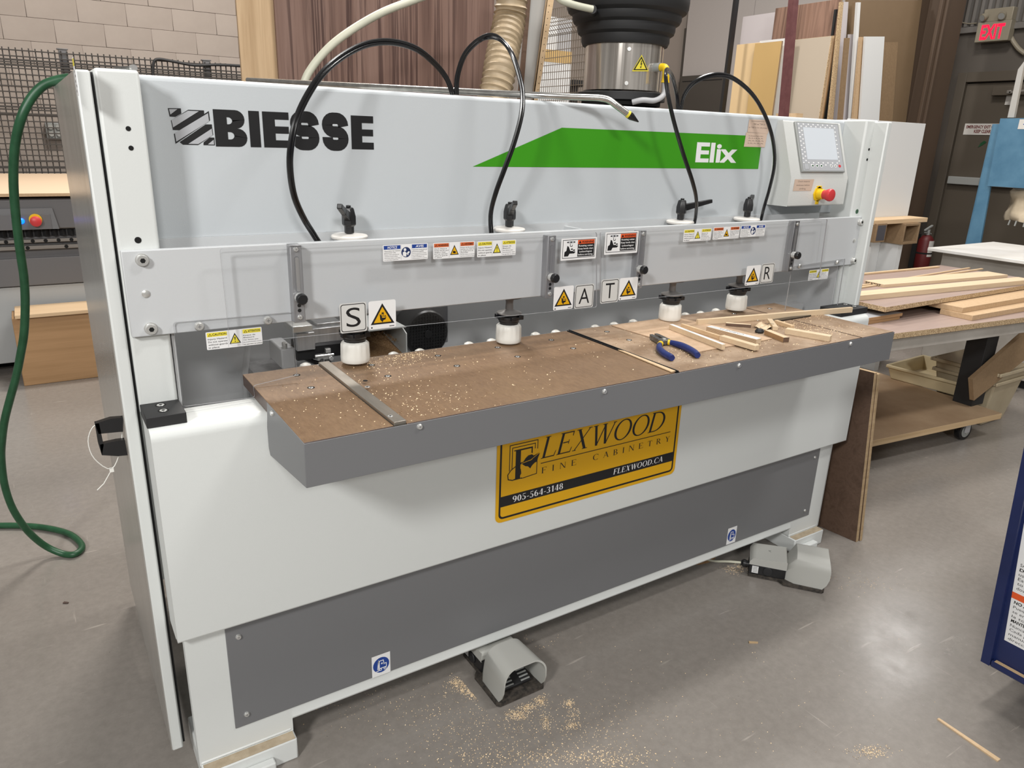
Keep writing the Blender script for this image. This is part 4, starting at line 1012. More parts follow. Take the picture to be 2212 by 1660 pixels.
# ---- drilling unit seen behind the table
def bx(u0, v0, u1, v1, y, d, mat, mb):        # box whose front face spans two photo corners on plane y
    a = at_y(u0, v0, y); b = at_y(u1, v1, y); mb.box(min(a.x, b.x), max(a.x, b.x), y, y + d, min(a.z, b.z), max(a.z, b.z), mat)
mb = MB(); bx(668, 712, 742, 735, 1.84, .12, 'aluminium', mb); bx(684, 700, 738, 712, 1.86, .10, 'aluminium', mb); bx(640, 742, 740, 768, 1.86, .05, 'matt_black', mb); bx(655, 735, 742, 742, 1.85, .05, 'dark_paint', mb)
du = mb.build('drill_unit', M, bevel=.002)
mb = MB(); bx(640, 722, 682, 755, 1.825, .016, 'aluminium', mb); bx(632, 707, 676, 716, 1.80, .08, 'zinc', mb); mb.build('guide_bracket', du, bevel=.002)
mb = MB(); bx(607, 755, 640, 795, 1.88, .12, 'inner_grey', mb); bx(612, 742, 622, 756, 1.88, .02, 'zinc', mb); mb.build('slide_block', du, bevel=.004)
mb = MB(); c = at_y(625, 790, 1.92); mb.box(c.x - .09, c.x + .05, 1.80, 2.05, c.z - .022, c.z - .014, 'aluminium'); mb.build('slide_plate', du, bevel=.001)
mb = MB(); bx(686, 770, 712, 776, 1.815, .02, 'zinc', mb); bx(703, 754, 716, 786, 1.82, .012, 'tool_steel', mb); bx(704, 755, 715, 762, 1.812, .01, 'chrome', mb); bx(693, 776, 700, 800, 1.812, .01, 'tool_steel', mb)
c = at_y(712, 772, 1.815); mb.cyl((c.x, 1.80, c.z), (c.x, 1.85, c.z), .006, 'chrome', 12); c = at_y(697, 769, 1.81); mb.cyl((c.x - .02, 1.81, c.z), (c.x + .03, 1.81, c.z), .0035, 'chrome', 10); mb.build('edge_stop', du, bevel=.0008)
mb = MB(); mb.tube(smooth_path([at_y(u, v, 1.87) for u, v in ((640, 752), (650, 768), (668, 778), (690, 786), (715, 790))], 4), .006, 'black_rubber', 8); mb.build('cable', du)
mb = MB(); c = at_y(535, 745, 1.98); c2 = at_y(529, 812, 1.98); mb.tube([c, (c + c2) / 2, c2, c2 + Vector((0, 0, -.15))], .008, 'inner_grey', 10); mb.build('upright_tube', du)
# chip box with sawdust
a = at_y(800, 716, 1.86); b = at_y(877, 715, 1.86); zt2 = at_y(840, 712, 1.86).z; zbt = .90
mb = MB(); mb.box(a.x - .02, b.x, 1.86, 2.03, zt2, zt2 + .003, 'white_paint'); mb.prism([(b.x, 1.86, zbt), (b.x, 1.86, zt2 - .018), (b.x - .018, 1.86, zt2), (b.x - .018, 2.03, zt2), (b.x, 2.03, zt2 - .018), (b.x, 2.03, zbt)][0:2] + [(b.x, 1.90, zt2), (b.x, 2.03, zt2), (b.x, 2.03, zbt)], (.003, 0, 0), 'white_paint')
mb.box(a.x - .02, b.x, 2.027, 2.03, zbt, zt2, 'matt_black'); mb.box(a.x - .022, a.x - .02, 1.87, 2.03, zbt, zt2, 'matt_black'); mb.build('chip_box', du)
mb = MB()
for i in range(1500):
    x = random.uniform(a.x - .01, b.x - .004); t = (x - a.x) / (b.x - a.x); y = random.uniform(1.90, 2.02); z = zbt + .02 + .055 * (1 - abs(t - .45) * 1.3) * (.5 + .5 * (y - 1.9) / .12) + random.uniform(-.004, .004)
    s_ = random.uniform(.0012, .003); v_ = [Vector((random.uniform(-1, 1), random.uniform(-1, 1), random.uniform(-1, 1))) * s_ + Vector((x, y, z)) for _ in range(3)]
    mb.add(v_, [(0, 1, 2)], 'sawdust_dark')
mb.add([(a.x - .01, 1.88, zbt), (b.x - .003, 1.88, zbt), (b.x - .003, 2.025, zbt + .03), ((a.x + b.x) / 2, 2.025, zbt + .07), (a.x - .01, 2.025, zbt + .04)], [(0, 1, 2, 3, 4)], 'sawdust_dark')
tag(mb.build('sawdust_heap', du, smooth=False), kind='stuff')
# black motor with fan grille
c = at_y(924, 722, 1.90); r = .070
mb = MB(); mb.lathe([(r * .93, 0), (r, .006), (r, .09), (r * .9, .095)], (c.x, 1.90, c.z), (0, 1, 0), 40, 'black_plastic'); mo = mb.build('motor', M, bevel=.001)
mb = MB()
for i in range(-6, 7):
    o_ = i * .009; L = sqrt(max(0, (r * .86) ** 2 - o_ ** 2))
    mb.box(c.x + o_ - .0009, c.x + o_ + .0009, 1.8965, 1.8995, c.z - L, c.z + L, 'matt_black'); mb.box(c.x - L, c.x + L, 1.8965, 1.8995, c.z + o_ - .0009, c.z + o_ + .0009, 'matt_black')
mb.lathe([(.014, 0), (.012, .004)], (c.x, 1.8995, c.z), (0, -1, 0), 20, 'black_plastic'); mb.build('fan_grille', mo)
mb = MB(); bx(850, 672, 968, 740, 2.00, .04, 'dark_paint', mb); mb.build('motor_mount', mo, bevel=.003)
# right end: plates and a black belt
mb = MB(); bx(1755, 590, 1800, 690, 1.82, .01, 'inner_grey', mb); mb.build('end_plate', M)
mb = MB(); P = smooth_path([at_y(u, v, 1.78) for u, v in ((1731, 560), (1737, 600), (1739, 640), (1735, 680), (1729, 705))], 5); n = len(P)
for i in range(n - 1): mb.bar(P[i], (.034, 0, 0), P[i + 1] - P[i], (0, .004, 0), 'matt_black')
mb.build('belt', M, smooth=False)

# ---- things lying over the machine
pa = [at_y(535, 173, 2.9), at_y(820, 188, 2.25), at_y(1100, 203, 1.76), at_y(1230, 209, 1.665), at_y(1290, 211, 1.625), at_y(1312, 215, 1.612), at_y(1330, 227, 1.600), at_y(1357, 247, 1.586)]
zl = 1.6035; L0 = at_y(1230, 209, 1.70)
T = thing('blow_pipe', 'long straight metal pipe with bent black tip lying on top of the white machine', 'pipe', (L0.x, L0.y, L0.z - .01))
mb = MB(); mb.tube([pa[0], pa[1], pa[2], pa[3]] + smooth_path(pa[4:7], 4) + [pa[7]], .0085, 'pipe_metal', 14); mb.build('tube', T)
dv = (pa[7] - pa[6]).normalized(); mb = MB(); mb.lathe([(.0098, -.003), (.0098, .003)], pa[7], dv, 16, 'yellow_print'); mb.build('brass_ring', T)
mb = MB(); mb.lathe([(.0095, 0), (.0095, .008), (.0015, .032)], pa[7] + dv * .003, dv, 14, 'black_rubber'); mb.build('nozzle', T)
# small steel rod lying on the left column
c = at_z(400, 0, 1.6); c = at_y(288, 147, 1.63)
T = MB(); T.tube([at_y(250, 149, 1.72), at_y(281, 147, 1.64), at_y(287, 147, 1.63)], .004, 'tool_steel', 10); T.lathe([(.006, 0), (.006, .008)], at_y(286, 147, 1.63), (.3, -1, 0), 12, 'chrome')
tag(T.build('steel_rod'), 'short dark steel rod lying on the top left corner of the white machine', 'rod')

# ================================================================== THINGS ON THE TABLE
def plank(name, a, b, z0, h, w, mat, label=None, cat='wood', group=None, end=None, side=None, bev=.0006, back=True, top=None):
    """board whose lower front edge runs through two photo points at height z0; h tall, w deep (away from the viewer)"""
    A = at_z(a[0], a[1], z0); B = at_z(b[0], b[1], z0); d = B - A; n = Vector((-d.y, d.x, 0)).normalized()
    if n.y < 0: n = -n
    mb = MB(); mb.bar(A, d, n * w, (0, 0, h), mat); o = mb.build(name, bevel=bev, seg=1)
    if side or end or top:
        for m_ in (side, end, top):
            if m_: o.data.materials.append(MAT[m_])
        idx = 1
        for m_, test in ((side, lambda q: abs(q.normal.dot(n)) > .8), (end, lambda q: abs(q.normal.dot(d.normalized())) > .8), (top, lambda q: q.normal.z > .8)):
            if m_:
                for q in o.data.polygons:
                    if test(q): q.material_index = idx
                idx += 1
    if label: tag(o, label, cat, group)
    return o, A, d, n
Z1 = ZT + .0003
# cardboard scrap
pts = [(1321, 704.5), (1400, 694), (1455, 686), (1520, 700), (1600, 716), (1668, 733), (1650, 737), (1612, 743), (1560, 752), (1508, 762)]
mb = MB(); mb.prism([at_z(u, v, Z1 + .0004) for u, v in pts], (0, 0, .0022), 'cardboard'); tag(mb.build('cardboard_scrap', smooth=False), 'flat tan cardboard scrap under the wood strips on the worktable', 'cardboard')
ZC = Z1 + .0030
o, A, d, n = plank('wood_strip', (1507.6, 703.5), (1841, 675.5), Z1, .018, .011, 'maple', 'long thin pale plywood strip lying across the right end of the worktable', 'wood strip')
# two strips marked CABINETS
def marked(a, b, z, h, w, name, label, text_on, up):
    o, A, d, n = plank(name, a, b, z, h, w, 'maple', label, 'wood strip', top='white_melamine', bev=.0004)
    k = MB(); L = d.length; e = d.normalized()
    for i in range(1, 6): k.bar(A - n * .0003 + Vector((0, 0, h * i / 6 - .0006)), d, n * .0002, (0, 0, .0010), 'ply_layer')
    k.build('ply_layers', o, smooth=False)
    if text_on == 'side': p = Pen(A - n * .0003, e, (0, 0, 1), n=-n, lift=.0004); p.text('CABINETS', .20 * L, .58 * L, .25 * h, .50 * h, 'black_print', 0, -.015)
    else: p = Pen(A + d + n * w + Vector((0, 0, h)), -e, -n, n=(0, 0, 1)); p.text('CABINETS', .30 * L, .78 * L, .22 * w, .5 * w, 'pale_ink', 0, -.02)
    p.mb.build('handwriting', o, smooth=False); return o
marked((1452, 711), (1566, 755.5), ZC, .0155, .0125, 'marked_strip', 'plywood strip with CABINETS handwritten on its layered side, beside the pliers', 'side', 1)
plank('wood_strip', (1553, 736), (1630, 758.5), ZC, .0145, .020, 'maple', 'plain square-cut maple strip between the two CABINETS strips', 'wood strip')
plank('wood_strip', (1474, 707), (1556, 733.5), ZC, .012, .008, 'pine', 'thin narrow pale strip behind the strip marked on its side', 'wood strip')
marked((1525, 716), (1633, 744.5), ZC, .0150, .024, 'marked_strip', 'white-topped strip with CABINETS written upside down on its top face', 'top', 0)
plank('wood_chip', (1610, 752), (1640, 752), ZC, .009, .012, 'pine', 'small torn pale wood chip at the end of the maple strip', 'wood scrap')
plank('wood_offcut', (1662, 722.5), (1704, 739.5), Z1, .0145, .020, 'maple', 'short offcut with dark brown end lying in front of the pale wood offcuts', 'wood scrap', end='brown_veneer', side='crate_ply')
plank('wood_offcut', (1694.5, 722), (1791, 739), Z1, .0165, .024, 'maple', 'thick pale maple offcut block, rightmost on the worktable', 'wood scrap')
plank('wood_offcut', (1680, 715), (1667, 697.5), Z1, .013, .016, 'maple', 'short pale stick pointing at the viewer beside the thick maple block', 'wood scrap')
plank('wood_offcut', (1678, 699), (1715, 711), Z1, .012, .013, 'pine', 'narrow pale stick lying just behind the thick maple block', 'wood scrap')
plank('wood_offcut', (1568, 704.5), (1622, 708.5), Z1, .009, .014, 'brown_veneer', 'dark-sided splinter of wood under the long pale strip', 'wood scrap', top='maple')
# crumpled label scrap and dark knot
mb = MB(); c = at_z(1652, 709, Z1); rnd = random.Random(3); vs = []; fs = []
for j in range(5):
    for i in range(6): vs.append((c.x - .03 + .012 * i + rnd.uniform(-.003, .003), c.y - .022 + .011 * j + rnd.uniform(-.003, .003), Z1 + .001 + rnd.uniform(0, .016) * (1 - abs(i - 2.5) / 4)))
for j in range(4):
    for i in range(5): q = j * 6 + i; fs += [(q, q + 1, q + 7), (q, q + 7, q + 6)]
mb.add(vs, fs, 'maple'); o = mb.build('crumpled_label', smooth=False); md = o.modifiers.new('t', 'SOLIDIFY'); md.thickness = .0006; tag(o, 'crumpled torn pale label scrap among the wood offcuts', 'paper scrap')
p = Pen((c.x - .012, c.y - .012, Z1 + .0155), (.9, -.3, 0), (.3, .9, .1), n=(0, 0, 1)); p.text('SAS', 0, .03, 0, .010, 'black_print', 0); p.mb.build('handwriting', o, smooth=False)
mb = MB(); c = at_z(1640, 719, Z1); mb.lathe([(.012, 0), (.014, .005), (.010, .011), (.004, .013)], (c.x, c.y, Z1), (0, 0, 1), 7, 'matt_black'); mb.lathe([(.009, 0), (.010, .005), (.005, .009)], (c.x + .014, c.y + .004, Z1), (0, 0, 1), 6, 'laminate_edge'); tag(mb.build('wood_knot', smooth=False), 'small dark knot of wood under the crumpled label scrap', 'wood scrap')
mb = MB(); q = [at_z(u, v, Z1) for u, v in ((1664, 693), (1748, 681), (1752, 684), (1672, 697))]; mb.prism(q, (0, 0, .004), 'black_rubber'); tag(mb.build('rubber_wedge'), 'flat black rubber strip lying behind the long pale strip', 'rubber strip')
# sliver in the guide rail
q = [at_z(u, v, ZT + .0012) for u, v in ((1335, 757), (1349, 760), (1459, 803), (1450, 805))]
mb = MB(); mb.prism(q, (0, 0, .0022), 'pine'); tag(mb.build('wood_sliver'), 'long thin pale wood sliver lying along the black rail in the worktable', 'wood scrap')

# pliers
c = at_z(1428, 738, Z1)
T = thing('pliers', 'pair of linesman pliers with dark blue grips lying open on the worktable', 'pliers', (c.x, c.y, Z1))
zz = Z1 + .009
def gz(u, v, dz=0): return at_z(u, v, zz + dz)
pv = gz(1434, 738)
def jaw(a, b, w0, w1, name, side):
    mb = MB(); a, b = gz(*a), gz(*b); d = (b - a).normalized(); n = Vector((-d.y, d.x, 0)) * side
    pts = [a, a + d * .0, b + n * .0, b + n * w1, a + d * .012 + n * w0, a + n * w0 * .9]
    pts = [a, b, b + n * w1, a + d * .008 + n * w0, a + n * w0 * .8]
    mb.prism([p_ + Vector((0, 0, -.006)) for p_ in pts], (0, 0, .012), 'tool_steel'); return mb.build(name, T, bevel=.0012)
jaw((1413, 725), (1438, 738), .011, .014, 'jaw', 1); jaw((1409.5, 726.5), (1434, 740), .012, .012, 'jaw', -1)
mb = MB(); mb.lathe([(.0135, -.007), (.0135, .0055), (.012, .007)], pv, (0, 0, 1), 20, 'tool_steel'); mb.lathe([(.006, .007), (.0055, .009)], pv, (0, 0, 1), 14, 'zinc'); mb.build('pivot', T, bevel=.0008)
for path, yb in (([(1430, 740), (1424.5, 746), (1424.5, 754), (1433, 763), (1443, 769), (1452, 774)], (1429, 740)), ([(1438, 739), (1450, 740.5), (1466, 745), (1482, 751.5), (1497, 760), (1507, 768)], (1443, 740))):
    P = smooth_path([gz(u, v) for u, v in path], 6)
    mb = MB(); mb.tube(P, .0078, 'blue_grip', 12, lambda t, r: r * (.72 + .5 * min(1, t * 2.2) - .35 * max(0, t - .9) * 5)); g = mb.build('grip', T)
    k = max(1, int(len(P) * .10)); mb = MB(); mb.tube([P[k], P[k + 2]], .0080, 'yellow_plastic', 12); mb.build('grip_collar', T)
    mb = MB(); mb.tube([pv, P[0], P[k]], .0062, 'tool_steel', 10); mb.build('handle_steel', T)

# ================================================================== FOOT PEDALS
def pedal(label, loc, rot, ext):
    T = thing('foot_pedal', label, 'pedal', (0, 0, 0), 'foot pedals of the drilling machine')
    W = .152; mb = MB()
    mb.prism([(-W / 2 - .004, .004, .002), (-W / 2 + .004, -.005, .002), (W / 2 - .004, -.005, .002), (W / 2 + .004, .004, .002), (W / 2 + .002, .13, .002), (.058, .15, .002), (.058, .12 + ext, .002), (-.058, .12 + ext, .002), (-.058, .15, .002), (-W / 2 - .002, .13, .002)], (0, 0, .012), 'pedal_base'); mb.build('base_plate', T, bevel=.004)
    def arch(w, h, r, tp):
        pts = [(-w / 2, .012)]; k = w / 2 - tp
        for i in range(9): a = radians(180 - 90 * i / 8); pts.append((-k + r + r * cos(a), h - r + r * sin(a)))
        for i in range(9): a = radians(90 - 90 * i / 8); pts.append((k - r + r * cos(a), h - r + r * sin(a)))
        pts.append((w / 2, .012)); return pts
    def rows(t):
        out = []
        for f in (0, .15, .35, .6, .8, 1):     # lower side wall is subdivided so that the front edge can bulge
            pass
        return out
    H0, H1 = .118, .122
    A0_ = arch(W - .004, H0, .040, .003); A1_ = arch(W - .012, H1, .044, .006)
    def dens(A): 
        (x0, z0), (x1, z1) = A[0], A[1]; L = [(x0 + (x1 - x0) * t, z0 + (z1 - z0) * t) for t in (0, .3, .65)]; R_ = [(-x, z) for x, z in L[::-1]]; return L + A[1:-1] + R_
    A0_, A1_ = dens(A0_), dens(A1_); n = len(A0_); t = .0042
    fy = lambda z: .004 - .022 * sin(pi * min(1, max(0, (z - .012) / (H0 * 1.25))) ** .75)
    inn = lambda A: [(x * .945, z if z < .02 else z - t * min(1, (z - .012) / .08)) for x, z in A]
    B0_, B1_ = inn(A0_), inn(A1_)
    vs = [(x, fy(z), z) for x, z in A0_] + [(x, .098, z) for x, z in A1_] + [(x, fy(z) + .0004, z) for x, z in B0_] + [(x, .095, z) for x, z in B1_]
    fs = []
    for i in range(n - 1): fs += [(i, i + 1, n + i + 1, n + i), (2 * n + i, 3 * n + i, 3 * n + i + 1, 2 * n + i + 1), (i, 2 * n + i, 2 * n + i + 1, i + 1)]
    # neck: rear arch drawn in to the switch cover
    N_ = [(x * .74, .128, .012 + (z - .012) * .52) for x, z in A1_]; o_ = 4 * n; vs += N_
    for i in range(n - 1): fs.append((n + i, n + i + 1, o_ + i + 1, o_ + i))
    fs.append([o_ + i for i in range(n)]); fs.append([3 * n + i for i in range(n)])
    mb = MB(); mb.add(vs, fs, 'grey_plastic'); mb.build('guard_hood', T, angle=50)
    mb = MB(); mb.bar((-.045, .022, .022), (.09, 0, 0), (0, .068, .026), (0, -.004, .010), 'matt_black')
    e = Vector((0, .068, .026)); nn = Vector((0, -.026, .068)).normalized()
    for i in range(6): 
        for x0, x1 in ((-.042, -.012), (.012, .042)): mb.bar(Vector((x0, .022, .022)) + Vector((0, -.004, .010)) + e * (.05 + .15 * i), (x1 - x0, 0, 0), e * .07, nn * .003, 'bezel_grey')
    mb.build('treadle', T, bevel=.0015)
    mb = MB(); mb.box(-.057, .057, .128, .118 + ext, .0142, .052, 'black_plastic'); mb.lathe([(.017, 0), (.017, .004), (.012, .0045)], (-.057, .132 + ext * .42, .034), (-1, 0, 0), 18, 'matt_black'); mb.build('switch_box', T, bevel=.003)
    mb = MB(); mb.prism([(-.058, .126, .052), (-.058, .120 + ext, .052), (-.058, .120 + ext, .062), (-.058, .110 + ext, .078), (-.058, .126, .084)], (.116, 0, 0), 'grey_plastic'); mb.build('switch_cover', T, bevel=.010, seg=3)
    p = Pen((-.0575, .118 + ext * .93, .020), (0, -1, 0), (0, 0, 1), n=(-1, 0, 0)); p.rect(0, 0, .022, .028, 'white_print')
    for i in range(4): p.rect(.003, .004 + .006 * i, .019, .0065 + .006 * i, 'bezel_grey', 1)
    p.mb.build('rating_label', T)
    if ext > .1:
        p = Pen((.01, .118 + ext * .55, .0805), (0, -1, -.25), (1, 0, 0), n=(0, 0, 1), lift=.003); p.line([(0, .0), (.02, .012), (.03, 0), (.01, -.006), (0, .0)], .0012, 'black_print', 0); p.line([(.03, 0), (.045, .012)], .0012, 'black_print', 0); p.mb.build('handwriting', T, smooth=False)
    mb = MB(); mb.lathe([(.011, 0), (.011, .012), (.014, .013), (.014, .022), (.008, .030)], (-.03, .118 + ext, .036), (0, 1, 0), 12, 'black_plastic'); mb.build('cable_gland', T)
    mb = MB(); mb.tube(smooth_path([(-.03, .140 + ext, .036), (-.03, .19 + ext, .030), (-.01, .26 + ext, .008), (.03, .34 + ext, .006)], 4), .0045, 'cream_hose', 8); mb.build('cable', T)
    T.location = loc; T.rotation_euler = (0, 0, rot); return T
pedal('grey hooded foot pedal facing the viewer, on the floor under the middle of the machine', (.972, 1.390, 0), 0, .115)
a = at_z(1613, 1251, 0); b = at_z(1776, 1283, 0); d = (b - a).normalized(); rot = atan2(d.y, d.x) + pi / 2
# its left-hand side runs from a to b; front end at b
nL = Vector((d.y, -d.x, 0)); fr = b - nL * .076 * -1 if False else b + Vector((-d.y, d.x, 0)) * .076
pedal('grey hooded foot pedal turned sideways, on the floor under the right end of the machine', (fr.x, fr.y, 0), rot, .135)

# ================================================================== SAWDUST
def flakes(spots, name, label, parent=None, z=0, mat='sawdust'):
    mb = MB(); rnd = random.Random(5); vs = []; fs = []
    for (x, y, s0, s1) in spots:
        s_ = rnd.uniform(s0, s1); a = rnd.uniform(0, 2 * pi); ca, sa = cos(a) * s_, sin(a) * s_; h = rnd.uniform(.3, .9) * s_; o = len(vs)
        vs += [(x + ca, y + sa, z), (x - sa * .7, y + ca * .7, z), (x - ca, y - sa, z + h * .3), (x + sa * .5, y - ca * .5, z + h)]
        fs += [(o, o + 1, o + 3), (o + 1, o + 2, o + 3), (o + 2, o, o + 3)]
    mb.add(vs, fs, mat); o = mb.build(name, parent, smooth=False); tag(o, label, 'sawdust', kind='stuff'); return o
rnd = random.Random(11); sp = []
for cx, cy, sx, sy, n in ((840, 772, 46, 12, 520), (885, 766, 30, 7, 300), (870, 850, 90, 34, 300), (760, 790, 60, 14, 80), (640, 880, 70, 40, 70), (960, 880, 70, 22, 120), (1100, 800, 140, 40, 90), (1480, 760, 40, 14, 260), (1560, 770, 50, 10, 60), (1420, 720, 60, 14, 80), (1300, 740, 90, 16, 60), (1720, 705, 40, 8, 300), (1780, 716, 40, 8, 240), (1650, 740, 60, 8, 120), (1760, 684, 30, 4, 120)):
    for _ in range(n):
        c = at_z(rnd.gauss(cx, sx), rnd.gauss(cy, sy), ZT)
        if XTL + .01 < c.x < XTR - .01 and YT + .008 < c.y < YBK - .008 and not (x2 - .002 < c.x < x2 + .014) and not (x1 < c.x < x1b): sp.append((c.x, c.y, .0009, .0023))
flakes(sp, 'table_sawdust', 'pale sawdust flakes scattered over the brown worktable', z=ZT + .0003)
sp = []
for cx, cy, sx, sy, n, k in ((990, 1478, 14, 8, 260, 1), (1015, 1492, 14, 8, 300, 1), (1030, 1502, 8, 5, 120, 1), (1022, 1462, 14, 5, 120, 1), (1120, 1545, 14, 6, 220, 1), (1140, 1528, 10, 4, 120, 1), (1167, 1515, 8, 8, 160, 1), (1178, 1560, 6, 12, 110, 1), (1228, 1520, 6, 5, 90, 1), (1236, 1545, 8, 14, 70, 1), (1235, 1568, 8, 5, 80, 1), (1180, 1640, 120, 14, 420, 1.2), (1120, 1580, 140, 40, 450, 1), (1000, 1560, 70, 40, 200, 1), (1300, 1570, 70, 40, 170, 1), (1330, 1640, 40, 12, 120, 1.1), (800, 1520, 80, 30, 110, 1), (1100, 1390, 90, 14, 60, 1), (1880, 1625, 22, 8, 170, 1), (1700, 1560, 150, 60, 50, .9), (1870, 1260, 40, 10, 60, 1), (1500, 1450, 200, 60, 40, .9), (1590, 1230, 16, 6, 200, 1)):
    for _ in range(int(n * 1.5)):
        c = at_z(rnd.gauss(cx, sx), min(rnd.gauss(cy, sy), 1690), 0)
        if .86 < c.x < 1.07 and 1.37 < c.y < 1.66: continue
        sp.append((c.x, c.y, .0008 * k, .0021 * k))
flakes(sp, 'floor_sawdust', 'pale sawdust swept over the concrete floor around the foot pedals', z=.0004)
# fine heap of dust under the right end
mb = MB(); c = at_z(1580, 1215, 0); mb.lathe([(.12, 0), (.085, .008), (.03, .022), (.004, .026)], (c.x - .08, c.y + .16, .0005), (0, 0, 1), 20, 'sawdust_dark'); tag(mb.build('sawdust_pile'), 'low brown pile of sawdust under the right end of the machine', 'sawdust', kind='stuff')
# floor scraps
A = at_z(2024, 1556, 0); B = at_z(2156, 1646, 0); dd = (B - A).normalized(); nn = Vector((-dd.y, dd.x, 0))
mb = MB(); mb.prism([A, A + nn * .008, B + nn * .010, B - nn * .004], (0, 0, .004), 'pine'); tag(mb.build('wood_splinter'), 'long pale wood splinter alone on the bare floor, bottom right', 'wood scrap')
for u, v, w, l, lb in ((1618, 1391, .011, .030, 'tiny pale wood chip on the floor right of the front pedal'), (136, 1305, .012, .016, 'small dark chip on the floor left of the machine')):
    c = at_z(u, v, 0); mb = MB(); mb.prism([(c.x, c.y, .0005), (c.x + l * .8, c.y - l * .5, .0005), (c.x + l * .8 + w * .3, c.y - l * .4, .0005), (c.x + w * .4, c.y + w * .5, .0005)], (0, 0, .004), 'tan_ply' if u > 1000 else 'laminate_edge'); tag(mb.build('floor_chip'), lb, 'wood scrap')

# ================================================================== GREEN HOSE
px = [(150, 168), (120, 174), (92, 186), (66, 214), (46, 255), (33, 310), (29, 370), (31, 430), (38, 500), (46, 560), (52, 602), (54.5, 656), (52, 719), (44.5, 766), (35, 814), (22, 861), (10, 909), (4, 956), (3, 992), (9.5, 1046), (25, 1094), (47, 1131), (70, 1158), (101, 1182)]
ys = [2.40] * 4 + [2.40 + .45 * (i / 19) for i in range(20)]
P = [at_y(u, v, y) for (u, v), y in zip(px, ys)]
P += [at_z(u, v, .0125) for u, v in ((136, 1197), (161, 1198), (177, 1185), (171, 1170), (149, 1154), (111, 1143), (63, 1137), (0, 1136), (-80, 1140), (-190, 1160))]
for i in range(len(P)):
    if P[i].z < .0125: P[i].z = .0125
mb = MB(); mb.tube(smooth_path(P, 5), .0115, 'green_hose', 12)
o = tag(mb.build('green_hose'), 'thick green air hose hanging from the machine top and looping on the floor', 'hose')

# ================================================================== BEHIND, LEFT: fence, flat-bed machine, leaning boards
def fence_y(name, label, x0, x1, z0, z1, y, sx, sz, posts, mat, r=.0045):
    T = thing(name, label, 'fence', ((x0 + x1) / 2, y, 0)); mb = MB()
    n = int((x1 - x0) / sx)
    for i in range(n + 1): x = x0 + i * sx; mb.box(x - r, x + r, y - r, y + r, z0, z1, mat)
    nz = int((z1 - z0) / sz)
    for i in range(nz + 1): z = z0 + i * sz; mb.box(x0, x1, y - 3 * r, y - r, z - r, z + r, mat)
    for z in (z0 + (z1 - z0) * k for k in (.06, .30, .34, .62, .66, .9, .93)): mb.box(x0, x1, y - 4 * r, y - 2 * r, z - r * 1.6, z + r * 1.6, mat)
    mb.build('wire_mesh', T, smooth=False)
    for x in posts: m_ = MB(); m_.box(x - .03, x + .03, y + .004, y + .05, 0, z1 + .01, 'steel_grey_cnc'); m_.box(x - .04, x + .04, y, y + .055, z1 + .01, z1 + .02, 'steel_grey_cnc'); m_.build('post', T, bevel=.003)
    return T
YF = 7.45
zt = at_y(0, 100, YF).z; xp1 = at_y(138, 130, YF).x; xp2 = at_y(448, 150, YF).x
fence_y('mesh_fence', 'dark square wire mesh fence in front of the block wall behind the grey machine', -.7, 2.6, .75, zt, YF, .044, .044, (xp1, xp2), 'wire_grey')
mb = MB(); mb.tube(smooth_path([at_y(u, v, YF - .03) for u, v in ((331, 175), (331, 140), (340, 128), (370, 132), (420, 141), (470, 140), (530, 143))], 4), .012, 'matt_black', 8); tag(mb.build('power_cable'), 'black cable bent over the top of the mesh fence', 'cable')
c = at_y(121, 283, 7.9); T = thing('wall_socket', 'grey junction box with round outlets on the block wall behind the fence', 'socket', (c.x, YW, c.z - .06))
mb = MB(); mb.box(c.x - .07, c.x + .07, YW - .09, YW - .012, c.z - .07, c.z + .07, 'bezel_grey'); mb.build('box', T, bevel=.008)
mb = MB(); 
for dx, dz in ((-.03, .03), (.03, .03), (-.03, -.03), (.03, -.03)): mb.lathe([(.022, 0), (.020, .012)], (c.x + dx, YW - .09, c.z + dz), (0, -1, 0), 14, 'grey_plastic')
mb.build('outlets', T)

YCN = 5.3
def zc(v, u=60, y=YCN): return at_y(u, v, y).z
zp = zc(417.5); zpb = zc(424.5)
T = thing('flatbed_router', 'grey and white flat-bed machine tool behind the left end of the drilling machine', 'machine', (0, 6.3, 0))
mb = MB(); mb.box(-1.6, 1.0, YCN + .10, 7.2, .10, zc(426) - .03, 'cnc_white'); mb.box(-1.6, 1.0, YCN + .06, 7.2, zc(617), zc(428), 'steel_grey_cnc'); mb.build('bed', T, bevel=.01)
mb = MB(); mb.prism([(-1.6, YCN + .06, zc(428)), (-1.6, YCN, zc(432)), (-1.6, YCN + .01, zc(496)), (-1.6, YCN + .06, zc(500))], (2.6, 0, 0), 'steel_grey_cnc'); mb.build('front_fascia', T, bevel=.006)
